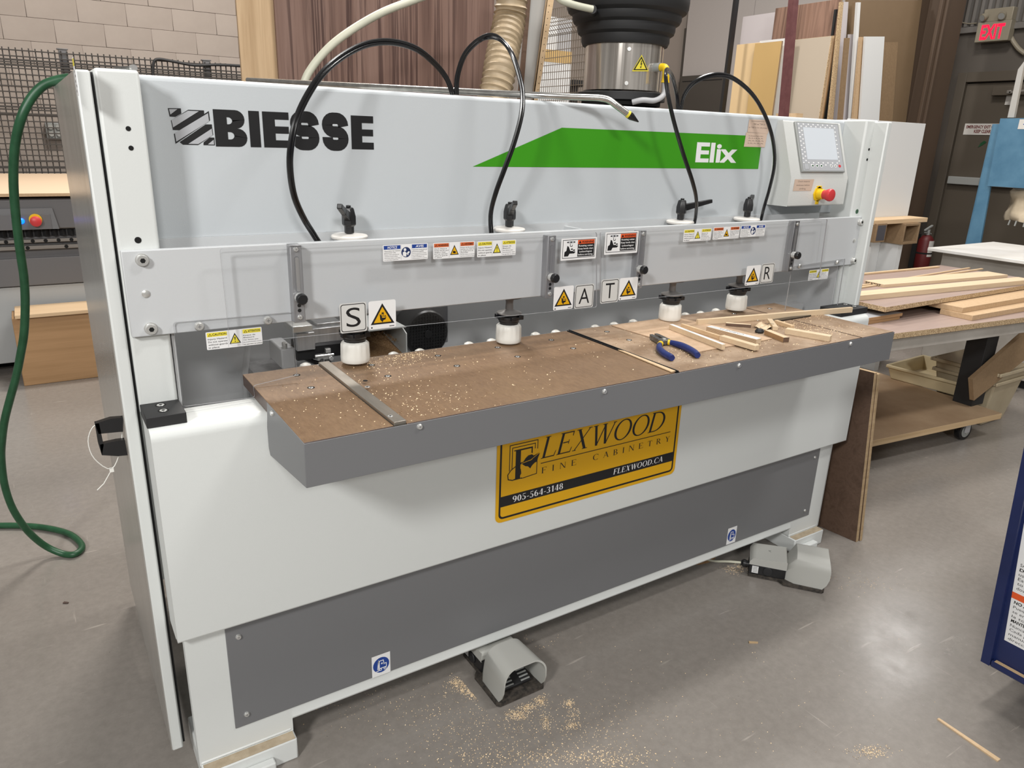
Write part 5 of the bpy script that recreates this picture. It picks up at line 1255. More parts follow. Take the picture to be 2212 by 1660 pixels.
# control recess
a = at_y(-30, 452, YCN - .001); b = at_y(128, 494, YCN - .001)
mb = MB(); mb.prism([(a.x - .3, YCN - .012, a.z), (b.x - .02, YCN - .012, a.z), (b.x, YCN - .012, b.z), (a.x - .3, YCN - .012, b.z)], (0, .012, 0), 'dark_paint'); mb.box(a.x - .3, b.x - .035, YCN - .016, YCN - .012, b.z, a.z - .035, 'steel_grey_cnc'); mb.build('control_panel', T, bevel=.004)
e = at_y(77, 477, YCN - .02)
mb = MB(); mb.lathe([(.034, 0), (.034, .012)], (e.x, YCN - .016, e.z + .006), (0, -1, 0), 16, 'yellow_plastic'); mb.build('stop_collar', T)
mb = MB(); mb.lathe([(.020, .012), (.030, .026), (.030, .034), (.018, .042)], (e.x, YCN - .016, e.z - .002), (0, -1, 0), 20, 'red_plastic'); mb.build('stop_button', T)
e = at_y(46, 478, YCN - .02); mb = MB(); mb.lathe([(.017, 0), (.017, .008), (.010, .016)], (e.x, YCN - .016, e.z), (0, -1, 0), 16, 'blue_lamp'); mb.build('indicator_lamp', T)
mb = MB(); z0_, z1_ = zc(513), zc(499)
for i in range(60): x = -1.6 + i * .0433; mb.prism([(x, YCN + .05, z0_), (x + .0216, YCN + .02, z0_), (x + .0433, YCN + .05, z0_)], (0, 0, z1_ - z0_), 'matt_black')
mb.box(-1.6, 1.0, YCN + .045, YCN + .07, z0_, z1_, 'matt_black'); mb.build('bellows', T, smooth=False)
for v0, v1, hs in ((526, 519, (13, 71, 99, 127, 155)), (541, 533, (60, 144))):
    mb = MB(); mb.box(-1.6, 1.0, YCN + .02, YCN + .06, zc(v0), zc(v1), 'rail_steel'); rl = mb.build('guide_rail', T, bevel=.002)
    q = MB()
    for u in hs: c = at_y(u, (v0 + v1) / 2 - (u - 60) * .012, YCN + .02); q.lathe([(.011, 0), (.011, .001)], (c.x, YCN + .02, zc((v0 + v1) / 2)), (0, -1, 0), 12, 'dark_hole')
    q.build('rail_holes', rl)
mb = MB(); mb.box(-1.6, 1.0, YCN + .03, YCN + .09, zc(620), zc(560), 'steel_grey_cnc'); mb.box(-1.6, 1.0, YCN + .05, YCN + .1, zc(785), zc(622), 'cnc_white'); mb.build('lower_panel', T, bevel=.004)
mb = MB(); mb.box(-1.6, 1.0, YCN + .25, 7.0, 0, .10, 'dark_hole'); mb.build('plinth', T)  # near-black colour stands for the shade in the gap under the bed
mb = MB(); mb.box(-1.5, .62, YCN - .02, 7.33, zpb, zp, 'mdf'); o = mb.build('plywood_sheet', bevel=.001); o.data.materials.append(MAT['peach_board'])
for q in o.data.polygons:
    if q.normal.z > .8: q.material_index = 1
tag(o, 'large pale wood sheet lying flat on the grey flat-bed machine', 'board')
# crate of plywood leaning at its foot
a = at_z(78, 832, 0); b = at_z(262, 819, 0); tl = at_y(58, 672, a.y - .1)
T = thing('plywood_box', 'low brown plywood box with a pale lid board on the floor behind the machine end', 'box', ((a.x + b.x) / 2, a.y + .1, 0))
mb = MB(); zt_ = at_y(80, 684, a.y).z; mb.box(a.x - .06, b.x + .1, a.y, a.y + .02, 0, zt_, 'crate_ply'); mb.box(a.x - .06, a.x - .042, a.y + .02, a.y + .22, 0, zt_, 'crate_ply'); mb.box(b.x + .08, b.x + .1, a.y + .02, a.y + .22, 0, zt_, 'crate_ply'); mb.build('panel', T, bevel=.004)
mb = MB(); c0 = at_y(31, 682, a.y - .03); mb.box(c0.x, b.x + .15, a.y - .03, a.y + .24, zt_, zt_ + .022, 'pine'); mb.build('lid', T, bevel=.002)

# tall sheets standing behind the machine
def stand_y(name, label, u0, u1, v, y, z1, mat, th=.018, group=None, z0=0, cat='board'):
    xa = at_y(u0, v, y).x; xb = at_y(u1, v, y).x
    mb = MB(); mb.box(min(xa, xb), max(xa, xb), y, y + th, z0, z1, mat); return tag(mb.build(name, bevel=.001, seg=1), label, cat, group)
stand_y('veneer_sheet', 'tall pale light-oak veneered sheet standing behind the machine', 517, 601, 90, 3.38, 2.44, 'light_veneer')
stand_y('veneer_sheet', 'tall dark walnut veneered sheet standing behind the machine', 598, 1066, 90, 3.36, 2.44, 'walnut_veneer')
# corrugated extraction hose
P = smooth_path([at_y(u, v, y) for u, v, y in ((1112, -60, 2.95), (1105, 0, 2.95), (1101, 40, 2.95), (1092, 85, 2.92), (1082, 135, 2.88), (1071, 195, 2.85))] + [Vector((1.60, 2.82, 1.30)), Vector((1.55, 2.80, .6)), Vector((1.55, 2.80, .012))], 26)
mb = MB(); n = len(P); L = [0]
for i in range(1, n): L.append(L[-1] + (P[i] - P[i - 1]).length)
# even spacing, ridge every 30 mm
st = .0068; Q = []; j = 0
for k in range(int(L[-1] / st)):
    s_ = k * st
    while j < n - 2 and L[j + 1] < s_: j += 1
    t = (s_ - L[j]) / max(1e-6, L[j + 1] - L[j]); Q.append(P[j].lerp(P[j + 1], t))
N_ = len(Q); mb.tube(Q, .064, 'duct_hose', 20, lambda t, r: r + (.0075, 0, -.001, 0)[int(round(t * (N_ - 1))) % 4]); tag(mb.build('duct_hose', angle=25), 'beige ribbed extraction hose running down behind the machine', 'hose')
# cream hose arching over
P = smooth_path([at_y(u, v, 2.7) for u, v in ((655, 185), (665, 160), (690, 125), (725, 90), (775, 55), (830, 25), (890, 2), (960, -22), (1050, -38), (1130, -30), (1195, -10))] + [at_y(u, v, y) for u, v, y in ((1215, 2, 2.66), (1245, 12, 2.64), (1280, 20, 2.62))], 6)
P = [Vector((P[0].x - .03, 2.72, .012)), Vector((P[0].x - .03, 2.71, .8))] + P
mb = MB(); mb.tube(P, .0135, 'cream_hose', 12); tag(mb.build('cream_hose'), 'cream coloured hose arching up behind the machine to the black bellows', 'hose')

# grey post, drilled strip, mesh guard
a0 = at_y(1160, 100, 3.5)
def tilted(name, label, top, bot, y, d, mat, cat, z1=2.6):     # member through left/right pixel pairs at two image rows
    (ul, vl), (ur, vr) = bot; (tl_, tv), (tr_, tv2) = top
    bl, br, t_l, t_r = at_y(ul, vl, y), at_y(ur, vr, y), at_y(tl_, tv, y), at_y(tr_, tv2, y)
    def ext(p, q, z): t = (z - p.z) / (q.z - p.z); return p + (q - p) * t
    pts = [ext(bl, t_l, 0), ext(br, t_r, 0), ext(br, t_r, z1), ext(bl, t_l, z1)]
    mb = MB(); mb.prism(pts, (0, d, 0), mat); o = mb.build(name, bevel=.002); return tag(o, label, cat)
tilted('steel_post', 'broad light grey steel post standing between the ribbed hose and the mesh guard', ((1146, 0), (1183, 0)), ((1129, 203), (1157, 203)), 3.42, .06, 'post_grey', 'post')
tilted('timber_strip', 'narrow brown timber strip standing beside the broad grey post', ((1140, 0), (1146.5, 0)), ((1121, 203), (1130, 203)), 3.402, .014, 'brown_veneer', 'strip')
o = tilted('drilled_strip', 'narrow peach wood strip with a row of small holes, left of the mesh guard', ((1183, 0), (1196.5, 0)), ((1155, 203), (1164, 203)), 3.38, .018, 'pine', 'strip')
q = MB()
for k in range(14): c = at_y(1188 - 27 * (12 + 14 * k) / 203, 12 + 14 * k, 3.38); q.lathe([(.0022, 0), (.0022, .0008)], (c.x, 3.38, c.z), (0, -1, 0), 8, 'dark_hole')
q.build('drilled_holes', o)
# mesh guard, bent at its top edge, running away from the viewer
XM = 3.2; T = thing('mesh_guard', 'tan welded wire guard with folded top edge beside the black stepped bellows', 'fence', (XM, 4.0, 0)); mb = MB()
ya, yb = at_x(1300, 100, XM).y - .15, at_x(1150, 100, XM).y + .1
za = at_x(1230, 70, XM).z
prof = [(0, .6), (0, za), (-.045, za + .045), (0, za + .10), (0, za + .16)]
nn = int((yb - ya) / .025)
for i in range(nn):
    y = ya + .025 * i
    for k in range(len(prof) - 1):
        p0, p1 = prof[k], prof[k + 1]; a_ = Vector((XM + p0[0], y, p0[1])); b_ = Vector((XM + p1[0], y, p1[1])); mb.bar(a_, (0, .003, 0), (.003, 0, 0), b_ - a_, 'wire_tan')
z = .6
while z < za: mb.box(XM - .004, XM, ya, yb, z, z + .004, 'wire_tan'); z += .046
for dx, z in ((0, za), (-.022, za + .022), (-.045, za + .045), (-.022, za + .072), (0, za + .10), (0, za + .16)): mb.box(XM + dx - .004, XM + dx, ya, yb, z, z + .004, 'wire_tan')
mb.build('wire_mesh', T, smooth=False)
mb = MB(); mb.box(XM - .01, XM + .03, ya - .03, ya, 0, za + .18, 'matt_black'); mb.box(XM - .01, XM + .03, yb, yb + .03, 0, za + .18, 'matt_black'); mb.build('post', T, bevel=.002)
# boards seen through the mesh
def stand_px(name, label, u0, v0, u1, v1, y, mat, zb=0, cat='board', th=.02):
    a, b = at_y(u0, v0, y), at_y(u1, v0, y); mb = MB(); mb.box(a.x, b.x, y, y + th, zb, a.z, mat); return tag(mb.build(name), label, cat)
stand_px('white_sheet', 'bright white sheet standing behind the mesh guard', 1150, 30, 1206, 0, 5.9, 'white_melamine')
stand_px('grey_sheet', 'pale grey sheet standing behind the mesh guard right of the bright white one', 1205, 38, 1236, 0, 6.0, 'lilac_grey')
a = at_y(1150, 103, 5.8); b = at_y(1234, 132, 5.8); mb = MB(); mb.box(a.x, b.x, 5.80, 5.82, 0, a.z - .10, 'white_melamine'); o = tag(mb.build('white_sheet'), 'low white sheet with buff top band standing behind the mesh guard', 'board')
q = MB(); q.box(a.x, b.x, 5.798, 5.822, a.z - .10, a.z, 'amber_board'); q.build('buff_band', o)
mb = MB(); a = at_y(1240, 172, 6.4); b = at_y(1296, 205, 6.4); mb.box(a.x, b.x, 6.4, 6.9, a.z - .04, a.z, 'matt_black'); mb.box(a.x + .05, a.x + .10, 6.45, 6.5, 0, a.z - .04, 'matt_black'); mb.box(b.x - .10, b.x - .05, 6.45, 6.5, 0, a.z - .04, 'matt_black'); mb.box(a.x + .05, a.x + .10, 6.8, 6.85, 0, a.z - .04, 'matt_black'); mb.box(b.x - .10, b.x - .05, 6.8, 6.85, 0, a.z - .04, 'matt_black'); tag(mb.build('dark_bench'), 'black bench seen through the mesh guard', 'table')

# spindle head with stepped bellows
YS = 2.60
c = at_y(1384, 150, YS); zc0, zc1 = at_y(1384, 196, YS).z, at_y(1384, 92, YS).z
r0 = (at_y(1460, 150, YS).x - at_y(1310, 150, YS).x) / 2 * .86
cx_, cy_ = c.x + .02, YS + .14
T = thing('spindle_head', 'machine head with stainless drum under stepped black bellows, standing behind the drilling machine', 'machine', (cx_, cy_, 0))
k = (cy_ / YS)
def zz_(v): return at_y(1384, v, cy_ - r0 * .8).z
def rr_(w): return w * 1.0
mpx = (at_y(1460, 150, cy_).x - at_y(1310, 150, cy_).x) / 150 * .84     # metres per photo pixel across the view
mb = MB(); mb.lathe([(74 * mpx, 0), (74 * mpx, zz_(93) - zz_(196))], (cx_, cy_, zz_(196)), (0, 0, 1), 64, 'polished_steel'); dr = mb.build('steel_drum', T, angle=30)
fd = Vector((-cx_, -cy_, 0)).normalized(); sd_ = Vector((-fd.y, fd.x, 0))
def on_drum(u, v, lift=0):
    d_ = ray(u, v); o2 = Vector((EYE.x - cx_, EYE.y - cy_)); d2 = Vector((d_.x, d_.y)); R_ = 74 * mpx + lift
    A_ = d2.dot(d2); B_ = o2.dot(d2); C_ = o2.dot(o2) - R_ * R_; t = (-B_ - sqrt(max(0, B_ * B_ - A_ * C_))) / A_; return EYE + d_ * t
mb = MB()
for u, v in ((1359, 106), (1353, 180)): p_ = on_drum(u, v); mb.lathe([(.009, 0), (.008, .006)], p_, Vector((p_.x - cx_, p_.y - cy_, 0)), 10, 'zinc')
mb.build('drum_bolts', dr)
a = on_drum(1366, 152, .001); b = on_drum(1399, 152, .001); tp = on_drum(1385, 121, .001); w = (b - a).length
p = Pen(a.lerp(b, .5) - Vector((0, 0, 0)), (b - a).normalized(), (0, 0, 1), lift=.004)
h_ = tp.z - a.z; p.face([(-w / 2 * 1.08, -.004), (w / 2 * 1.08, -.004), (0, h_ * 1.06)], 'yellow_print', 0); tri_sign(p, 0, 0, w * .96, h_ * .95, 'yellow_print', 'bolt', 1); p.mb.build('voltage_sticker', dr)
e = on_drum(1414, 146); nrm = Vector((e.x - cx_, e.y - cy_, 0)).normalized()
mb = MB(); mb.cyl(e - nrm * .01, e + nrm * .03, .018, 'bezel_grey', 18); mb.build('socket', dr)
e2 = e + nrm * .032; mb = MB(); mb.tube(smooth_path([e2, e2 + nrm * .022 + Vector((0, 0, -.003)), e2 + nrm * .030 + Vector((0, 0, -.022)), e2 + nrm * .030 + Vector((0, 0, -.058))], 5), .0155, 'yellow_plastic', 14); mb.lathe([(.018, 0), (.018, .008)], e2 + nrm * .030 + Vector((0, 0, -.062)), (0, 0, 1), 14, 'yellow_plastic'); mb.build('elbow_plug', dr)
g = e2 + nrm * .030 + Vector((0, 0, -.06)); gl_ = at_y(1395, 216, g.y)
mb = MB(); mb.tube(smooth_path([g, g + Vector((-.003, 0, -.05)), g.lerp(gl_, .6) + Vector((.01, 0, -.03)), gl_ + Vector((0, .02, .0)), gl_ + Vector((-.03, .05, -.01))], 5), .0115, 'lilac_grey', 12); mb.build('cable_sheath', dr)
mb = MB()
def lz(v): return zz_(v)
steps = [(112, -80, 22), (100, 28, 50), (88, 52, 78), (78, 76, 96)]
prof = [(72, 95), (80, 95), (83, 86), (83, 74), (90, 68), (92, 60), (92, 50), (99, 44), (102, 36), (102, 27), (110, 20), (113, 12), (114, -4), (112, -90)]
mb.lathe([(w_ * mpx, lz(v) - lz(95)) for w_, v in prof], (cx_, cy_, lz(95)), (0, 0, 1), 56, 'matt_black'); mb.build('stepped_bellows', T, angle=30)
mb = MB(); mb.lathe([(84 * mpx, 0), (84 * mpx, lz(200) - lz(218))], (cx_, cy_, lz(218)), (0, 0, 1), 48, 'matt_black'); mb.lathe([(76 * mpx, -.02), (76 * mpx, 0)], (cx_, cy_, lz(218)), (0, 0, 1), 40, 'dark_hole')
mb.box(cx_ - .16, cx_ + .17, cy_ - .17, cy_ + .17, lz(236) - .02, lz(233), 'dark_paint'); mb.box(cx_ - .13, cx_ - .09, cy_ - .1, cy_ + .1, lz(233), lz(218), 'matt_black'); mb.box(cx_ + .08, cx_ + .12, cy_ - .1, cy_ + .1, lz(233), lz(218), 'matt_black'); mb.build('base_ring', T, bevel=.002)
mb = MB(); mb.box(cx_ - .15, cx_ + .15, cy_ - .15, cy_ + .15, 0, lz(236) - .02, 'dark_paint'); mb.build('pedestal', T, bevel=.004)
a = at_y(1296, 150, cy_ + .1); b = at_y(1312, 150, cy_ + .1); mb = MB(); mb.box(a.x, b.x + .02, cy_ + .1, cy_ + .2, lz(236), lz(60), 'dark_paint'); mb.build('side_plate', T, bevel=.003)
c = at_y(1280, 20, 2.62); mb = MB(); mb.cyl(c, c + Vector((.05, .06, .0)), .017, 'matt_black', 12); mb.build('hose_coupling', T)

# ================================================================== BEHIND, RIGHT: sheet rack, signs, exit
# signs
c = at_x(1503, 221, XW - .03); d_ = at_x(1537, 218, XW - .03); zb_ = at_x(1503, 240, XW - .03).z
mb = MB(); mb.box(XW - .04, XW - .016, d_.y, c.y, zb_ - .09, c.z, 'sign_white'); o = tag(mb.build('danger_sign'), 'small white danger sign on the pale wall behind the black tube loops', 'sign')
p = Pen((XW - .04, c.y, c.z - .17), (0, -1, 0), (0, 0, 1), n=(-1, 0, 0)); w = c.y - d_.y; p.rect(w * .06, .02, w * .94, .16, 'black_print', 0); p.disc(w / 2, .09, w * .42, .06, 'sign_maroon', 1); p.text('DANGER', w * .16, w * .84, .065, .05, 'sign_white', 2, .03); p.mb.build('lettering', o)
# grey cabinet door below the pale wall boards
a = at_x(1470, 165, XW - .1); b = at_x(1566, 163, XW - .1)
mb = MB(); mb.box(XW - .10, XW - .042, b.y, a.y, .02, a.z, 'taupe_wall'); mb.box(XW - .106, XW - .10, b.y + .04, a.y - .05, a.z - .075, a.z - .065, 'matt_black'); tag(mb.build('grey_cupboard', bevel=.004), 'tall grey-brown cupboard panel against the pale wall behind the tube loops', 'cabinet')
# black pole
tilted('black_pole', 'thin black pole standing against the pale wall left of the sheet rack', ((1589.5, 0), (1597, 0)), ((1559, 240), (1567, 240)), 4.9, .03, 'black_plastic', 'pole', 2.9)

def stand_x(name, label, tl, tr, x, mat, th=.018, z0=0, group=None, edge=None):
    a, b = at_x(tl[0], tl[1], x), at_x(tr[0], tr[1], x); zt_ = (a.z + b.z) / 2
    mb = MB(); mb.box(x, x + th, min(a.y, b.y), max(a.y, b.y), z0, zt_, mat); o = mb.build(name, bevel=.001, seg=1)
    if edge:
        o.data.materials.append(MAT[edge])
        for q in o.data.polygons:
            if abs(q.normal.x) < .5: q.material_index = 1
    return tag(o, label, 'board', group)
stand_x('rack_sheet', 'amber-toned sheet, front left in the sheet rack', (1631, 94.5), (1689, 88), 5.50, 'amber_board', edge='mdf_dark')
stand_x('rack_sheet', 'pale yellow sheet peeking out left of the amber one in the rack', (1592, 96.5), (1640, 92), 5.53, 'pale_amber_board')
stand_x('rack_sheet', 'narrow white sheet leaning left of the dark red post in the rack', (1641, 89), (1709, 81), 5.56, 'white_melamine')
stand_x('rack_sheet', 'beige sheet with chipboard edge right of the dark red post', (1700, 87), (1796, 78), 5.66, 'beige_melamine', edge='chipboard')
stand_x('rack_sheet', 'thin brown-edged sheet right behind the beige one', (1740, 84), (1803, 76), 5.70, 'mdf', edge='crate_ply')
stand_x('rack_sheet', 'tall walnut-patterned sheet behind the dark red post', (1675.5, 19), (1818, -4), 5.80, 'walnut_light', edge='mdf_dark')
stand_x('rack_sheet', 'faint lilac sheet behind the white one, left of the walnut pattern', (1605, 37), (1700, 22), 5.95, 'lilac_melamine')
tilted('rack_post', 'dark red scratched steel post of the sheet rack', ((1714.5, 0), (1725.5, 0)), ((1692, 250), (1704, 250)), 4.15, .05, 'oxide_paint', 'post', 3.0)
mb = MB(); a = at_x(1690, 246, 5.48); b = at_x(1735, 246, 5.48); mb.box(5.40, 5.48, min(a.y, b.y), max(a.y, b.y), 0, a.z, 'pine'); tag(mb.build('wood_block'), 'upright pale wood piece at the foot of the dark red post', 'wood block')
# boards facing the viewer, standing on edge in the rack
YR = 4.12
def rack_y(lb, u0t, u1t, vt, u0b, u1b, vb, y, mat, edge=None, th=.018, label=''):
    bl, br, tl_, tr_ = at_y(u0b, vb, y), at_y(u1b, vb, y), at_y(u0t, vt, y), at_y(u1t, vt, y)
    def ext(p, q, z): t = (z - p.z) / (q.z - p.z); return p + (q - p) * t
    pts = [ext(bl, tl_, 0), ext(br, tr_, 0), tr_, tl_]; mb = MB(); mb.prism(pts, (0, th, 0), mat); o = mb.build('rack_board', bevel=.001, seg=1); tag(o, lb, 'board'); return o
rack_y('black stand-in sheet for the shaded gap right of the beige sheet', 1806, 1819, 20, 1776, 1800, 254, YR + .10, 'matt_black')  # no real board: black sheet painted in for the shade of the gap
o = rack_y('tall lilac-faced chipboard strip with tan left edge in the rack', 1822, 1833, 4, 1799, 1816, 256, YR, 'lilac_melamine', th=.02)
o = rack_y('tan raw edge standing against the tall lilac-faced strip', 1817, 1822.5, 4, 1791, 1800, 256, YR - .03, 'chipboard', th=.0195)
rack_y('shorter lilac-faced strip with chipboard edge in the rack', 1836, 1846, 74, 1821, 1831, 257, YR - .06, 'lilac_melamine', th=.02)
rack_y('dark scribbled raw edge between the two lilac-faced strips', 1826, 1836, 82, 1811, 1821, 257, YR - .09, 'mdf_dark', th=.012)
rack_y('tall white narrow strip right of the lilac-faced strips', 1853, 1859.5, 5, 1836, 1843, 257, YR - .12, 'white_melamine', th=.02)
rack_y('tan fibreboard strip right of the tall white narrow strip', 1859.5, 1868, 80, 1843, 1854, 258, YR - .15, 'mdf', th=.02)
rack_y('thin dark brown strip left of the white upright board', 1846, 1853, 4, 1829, 1836, 257, YR + .03, 'brown_mdf', th=.02)
rack_y('tall brown fibreboard sheet filling the back of the rack', 1860, 1992, 0, 1838, 1957, 262, YR + .06, 'brown_mdf', th=.02)
rack_y('tall brown fibreboard sheet seen in the gap between the edge-on strips', 1831, 1858, -6, 1815, 1842, 256, YR + .12, 'brown_mdf', th=.02)
rack_y('white upright board in front of the brown fibreboard sheet', 1870, 1911, 79, 1858, 1899, 260, YR - .18, 'white_melamine')
rack_y('light brown upright board right of the white upright board', 1908, 1940, 91, 1896, 1928, 261, YR + .02, 'mdf_dark')

# exit sign
a = at_x(2104, 92, XW - .12); b = at_x(2176, 87, XW - .12); t_ = at_x(2116, 49, XW - .12)
yl, yr_ = a.y, b.y; z0_, z1_ = (a.z + b.z) / 2, t_.z
T = thing('exit_sign', 'lit red EXIT sign with two emergency lamp heads above the brown door', 'sign', (XW, (yl + yr_) / 2, z0_))
mb = MB(); mb.box(XW - .12, XW - .03, yr_, yl, z0_, z1_, 'fixture_beige'); mb.build('sign_box', T, bevel=.004)
p = Pen((XW - .12, yl, z0_), (0, -(yl - yr_), 0), (0, 0, z1_ - z0_), n=(-1, 0, 0), lift=.001); p.text('EXIT', .14, .84, .14, .72, 'exit_red', 0, .03); p.mb.build('lettering', T)
mb = MB(); tz = at_x(2180, 14, XW - .12).z; mb.box(XW - .11, XW - .03, yr_ + .01, yl - .03, z1_, tz, 'fixture_beige'); mb.build('battery_box', T, bevel=.006)
for yy in (yl - .06, yr_ + .09):
    mb = MB(); mb.lathe([(.028, 0), (.034, .03), (.034, .05)], (XW - .11, yy, (z1_ + tz) / 2), (-.7, .3 if yy > (yl + yr_) / 2 else -.1, -.4), 16, 'fixture_beige'); mb.lathe([(.028, .0505), (.028, .052)], (XW - .11, yy, (z1_ + tz) / 2), (-.7, .3 if yy > (yl + yr_) / 2 else -.1, -.4), 16, 'bezel_grey'); mb.build('lamp_head', T)
mb = MB(); mb.tube(smooth_path([at_x(u, v, XW - .03) for u, v in ((2176, 60), (2186, 85), (2200, 105), (2214, 116))], 4), .02, 'fixture_beige', 10); mb.build('conduit', T); mb = MB(); mb.tube(smooth_path([at_x(u, v, XW - .03) for u, v in ((2062, 36), (2072, 46), (2090, 51), (2110, 50))], 4), .006, 'fixture_beige', 8); mb.build('conduit', T)
# emergency notice on the door
a = at_x(2080, 291, XW - .04); b = at_x(2165, 292, XW - .04); t_ = at_x(2087, 267, XW - .04)
mb = MB(); mb.box(XW - .040, XW - .0352, b.y, a.y, a.z, t_.z, 'sign_white'); o = tag(mb.build('emergency_notice'), 'white EMERGENCY EXIT ONLY KEEP CLEAR notice on the brown door', 'sign')
p = Pen((XW - .04, a.y, a.z), (0, -(a.y - b.y), 0), (0, 0, t_.z - a.z), n=(-1, 0, 0)); p.text('EMERGENCY EXIT ONLY', .05, .90, .58, .26, 'sign_maroon', 0, .035); p.text('KEEP CLEAR', .27, .70, .18, .28, 'sign_maroon', 0, .035); p.mb.build('lettering', o)
c = at_x(2122, 312, XW - .037); mb = MB(); mb.prism([(XW - .038, c.y + .035, c.z - .03), (XW - .038, c.y + .02, c.z + .01), (XW - .038, c.y - .01, c.z + .035), (XW - .038, c.y - .035, c.z + .02), (XW - .038, c.y, c.z - .01)], (.002, 0, 0), 'green_hose'); tag(mb.build('paint_mark'), 'small green torn tape mark on the brown door', 'tape')
c = at_x(2178, 212, XW - .04); mb = MB(); mb.box(XW - .040, XW - .0352, c.y - .08, c.y + .02, c.z - .06, c.z + .10, 'sign_white'); tag(mb.build('door_notice'), 'small pale notice beside the blue collector upright on the brown door', 'sign')

# fire extinguisher
c = at_y(1998, 535, 3.88); T = thing('fire_extinguisher', 'red fire extinguisher with white label hanging on the brown column', 'fire extinguisher', (c.x, 3.88, c.z - .3))
zb_ = at_y(1990, 580, 3.88).z; zt_ = at_y(2000, 508, 3.88).z; r = (at_y(2016, 540, 3.88).x - at_y(1986, 540, 3.88).x) / 2 * .55
mb = MB(); mb.lathe([(r * .95, 0), (r, .02), (r, zt_ - zb_ - .05), (r * .6, zt_ - zb_ - .01), (r * .25, zt_ - zb_)], (c.x, 3.88, zb_), (0, 0, 1), 24, 'dull_red'); mb.build('cylinder', T)
mb = MB(); mb.lathe([(r * 1.02, 0), (r * 1.02, .015)], (c.x, 3.88, at_y(1995, 548, 3.88).z), (0, 0, 1), 24, 'dark_hole'); mb.box(c.x - .02, c.x + .02, 3.95, 3.998, zb_, zt_, 'dark_hole'); mb.build('bracket', T)
mb = MB(); 
for i in range(8):
    a0_, a1_ = radians(-128 + 9 * i), radians(-128 + 9 * (i + 1)); R_ = r * 1.01
    mb.poly([(c.x + R_ * cos(a0_), 3.88 + R_ * sin(a0_), zt_ - .20), (c.x + R_ * cos(a1_), 3.88 + R_ * sin(a1_), zt_ - .20), (c.x + R_ * cos(a1_), 3.88 + R_ * sin(a1_), zt_ - .05), (c.x + R_ * cos(a0_), 3.88 + R_ * sin(a0_), zt_ - .05)], 'sign_white')
mb.build('label_sheet', T)
mb = MB(); mb.lathe([(.018, 0), (.018, .05)], (c.x, 3.88, zt_), (0, 0, 1), 12, 'bezel_grey'); mb.bar((c.x - .06, 3.87, zt_ + .04), (.11, 0, .04), (0, .02, 0), (0, 0, .012), 'bezel_grey'); mb.bar((c.x - .05, 3.87, zt_ + .02), (.10, 0, -.015), (0, .02, 0), (0, 0, .010), 'bezel_grey'); mb.build('valve_handle', T)

# white sheet with timber shelf, behind the right end of the machine
YQ = 2.95
a = at_y(1868, 258, YQ); b = at_y(2000, 268, YQ)
mb = MB(); mb.box(a.x - .15, b.x, YQ, YQ + .02, 0, (a.z + b.z) / 2, 'white_melamine'); tag(mb.build('white_board', bevel=.001), 'big white board standing on the floor behind the right end of the machine', 'board')
T = thing('box_frame', 'brown hollow fibreboard beams under a pale top board before the big white board', 'frame', (4.9, YQ - .2, .9))
yb_ = YQ - .0012; yfv = YQ - .16
def qy(u, v, y): return at_y(u, v, y)
mb = MB(); a = qy(1888, 525, yfv); b = qy(1908, 483, yfv); mb.box(a.x, b.x + .05, yfv, yb_, a.z, b.z, 'mdf_dark'); o1 = mb.build('beam', T, bevel=.003)
q = MB(); q.box(a.x + .012, b.x + .04, yfv - .001, yfv, a.z + .012, b.z - .012, 'dark_cap'); q.build('beam_cap', o1)
mb = MB(); a2 = qy(1908, 516, YQ - .03); b2 = qy(1962, 487, YQ - .03); mb.box(b.x + .051, b2.x, YQ - .04, yb_, a2.z, b2.z, 'mdf_dark'); mb.build('rail_board', T, bevel=.003)
mb = MB(); a = qy(1936, 530, yfv); b = qy(1955, 484, yfv); t = .016; e_ = qy(1985, 484, YQ - .06)
x0, x1_ = qy(1953, 500, yfv).x, qy(1986, 500, yfv).x; z0_, z1_ = a.z, b.z
for bxs in ((x0, x0 + t, yfv, yb_, z0_, z1_), (x1_ - t, x1_, yfv, yb_, z0_, z1_), (x0 + t, x1_ - t, yfv, yb_, z0_, z0_ + t), (x0 + t, x1_ - t, yfv, yb_, z1_ - t, z1_), (x0 + t, x1_ - t, yb_ - .03, yb_, z0_ + t, z1_ - t)): mb.box(*bxs, 'mdf_dark')
mb.build('beam', T, bevel=.002)
mb = MB(); c = qy(1864, 470, yfv); d2 = qy(1980, 470, yfv); mb.box(c.x - .1, b2.x + .03, yfv + .02, yb_, z1_ + .001, z1_ + .03, 'pine'); mb.box(c.x - .1, c.x + .12, yfv + .05, yb_, z1_ + .03, z1_ + .05, 'pine'); mb.build('top_board', T, bevel=.002)
for xx_ in (4.55, x0 + .02): mb = MB(); mb.box(xx_, xx_ + .05, yfv + .03, yb_, 0, z0_, 'white_melamine'); mb.build('leg', T)
tilted('buff_offcut', 'narrow buff offcut standing beside the right edge of the machine', ((1855, 545), (1866, 543)), ((1848, 583), (1859, 583)), 2.82, .02, 'beige_melamine', 'board', at_y(1860, 535, 2.82).z)

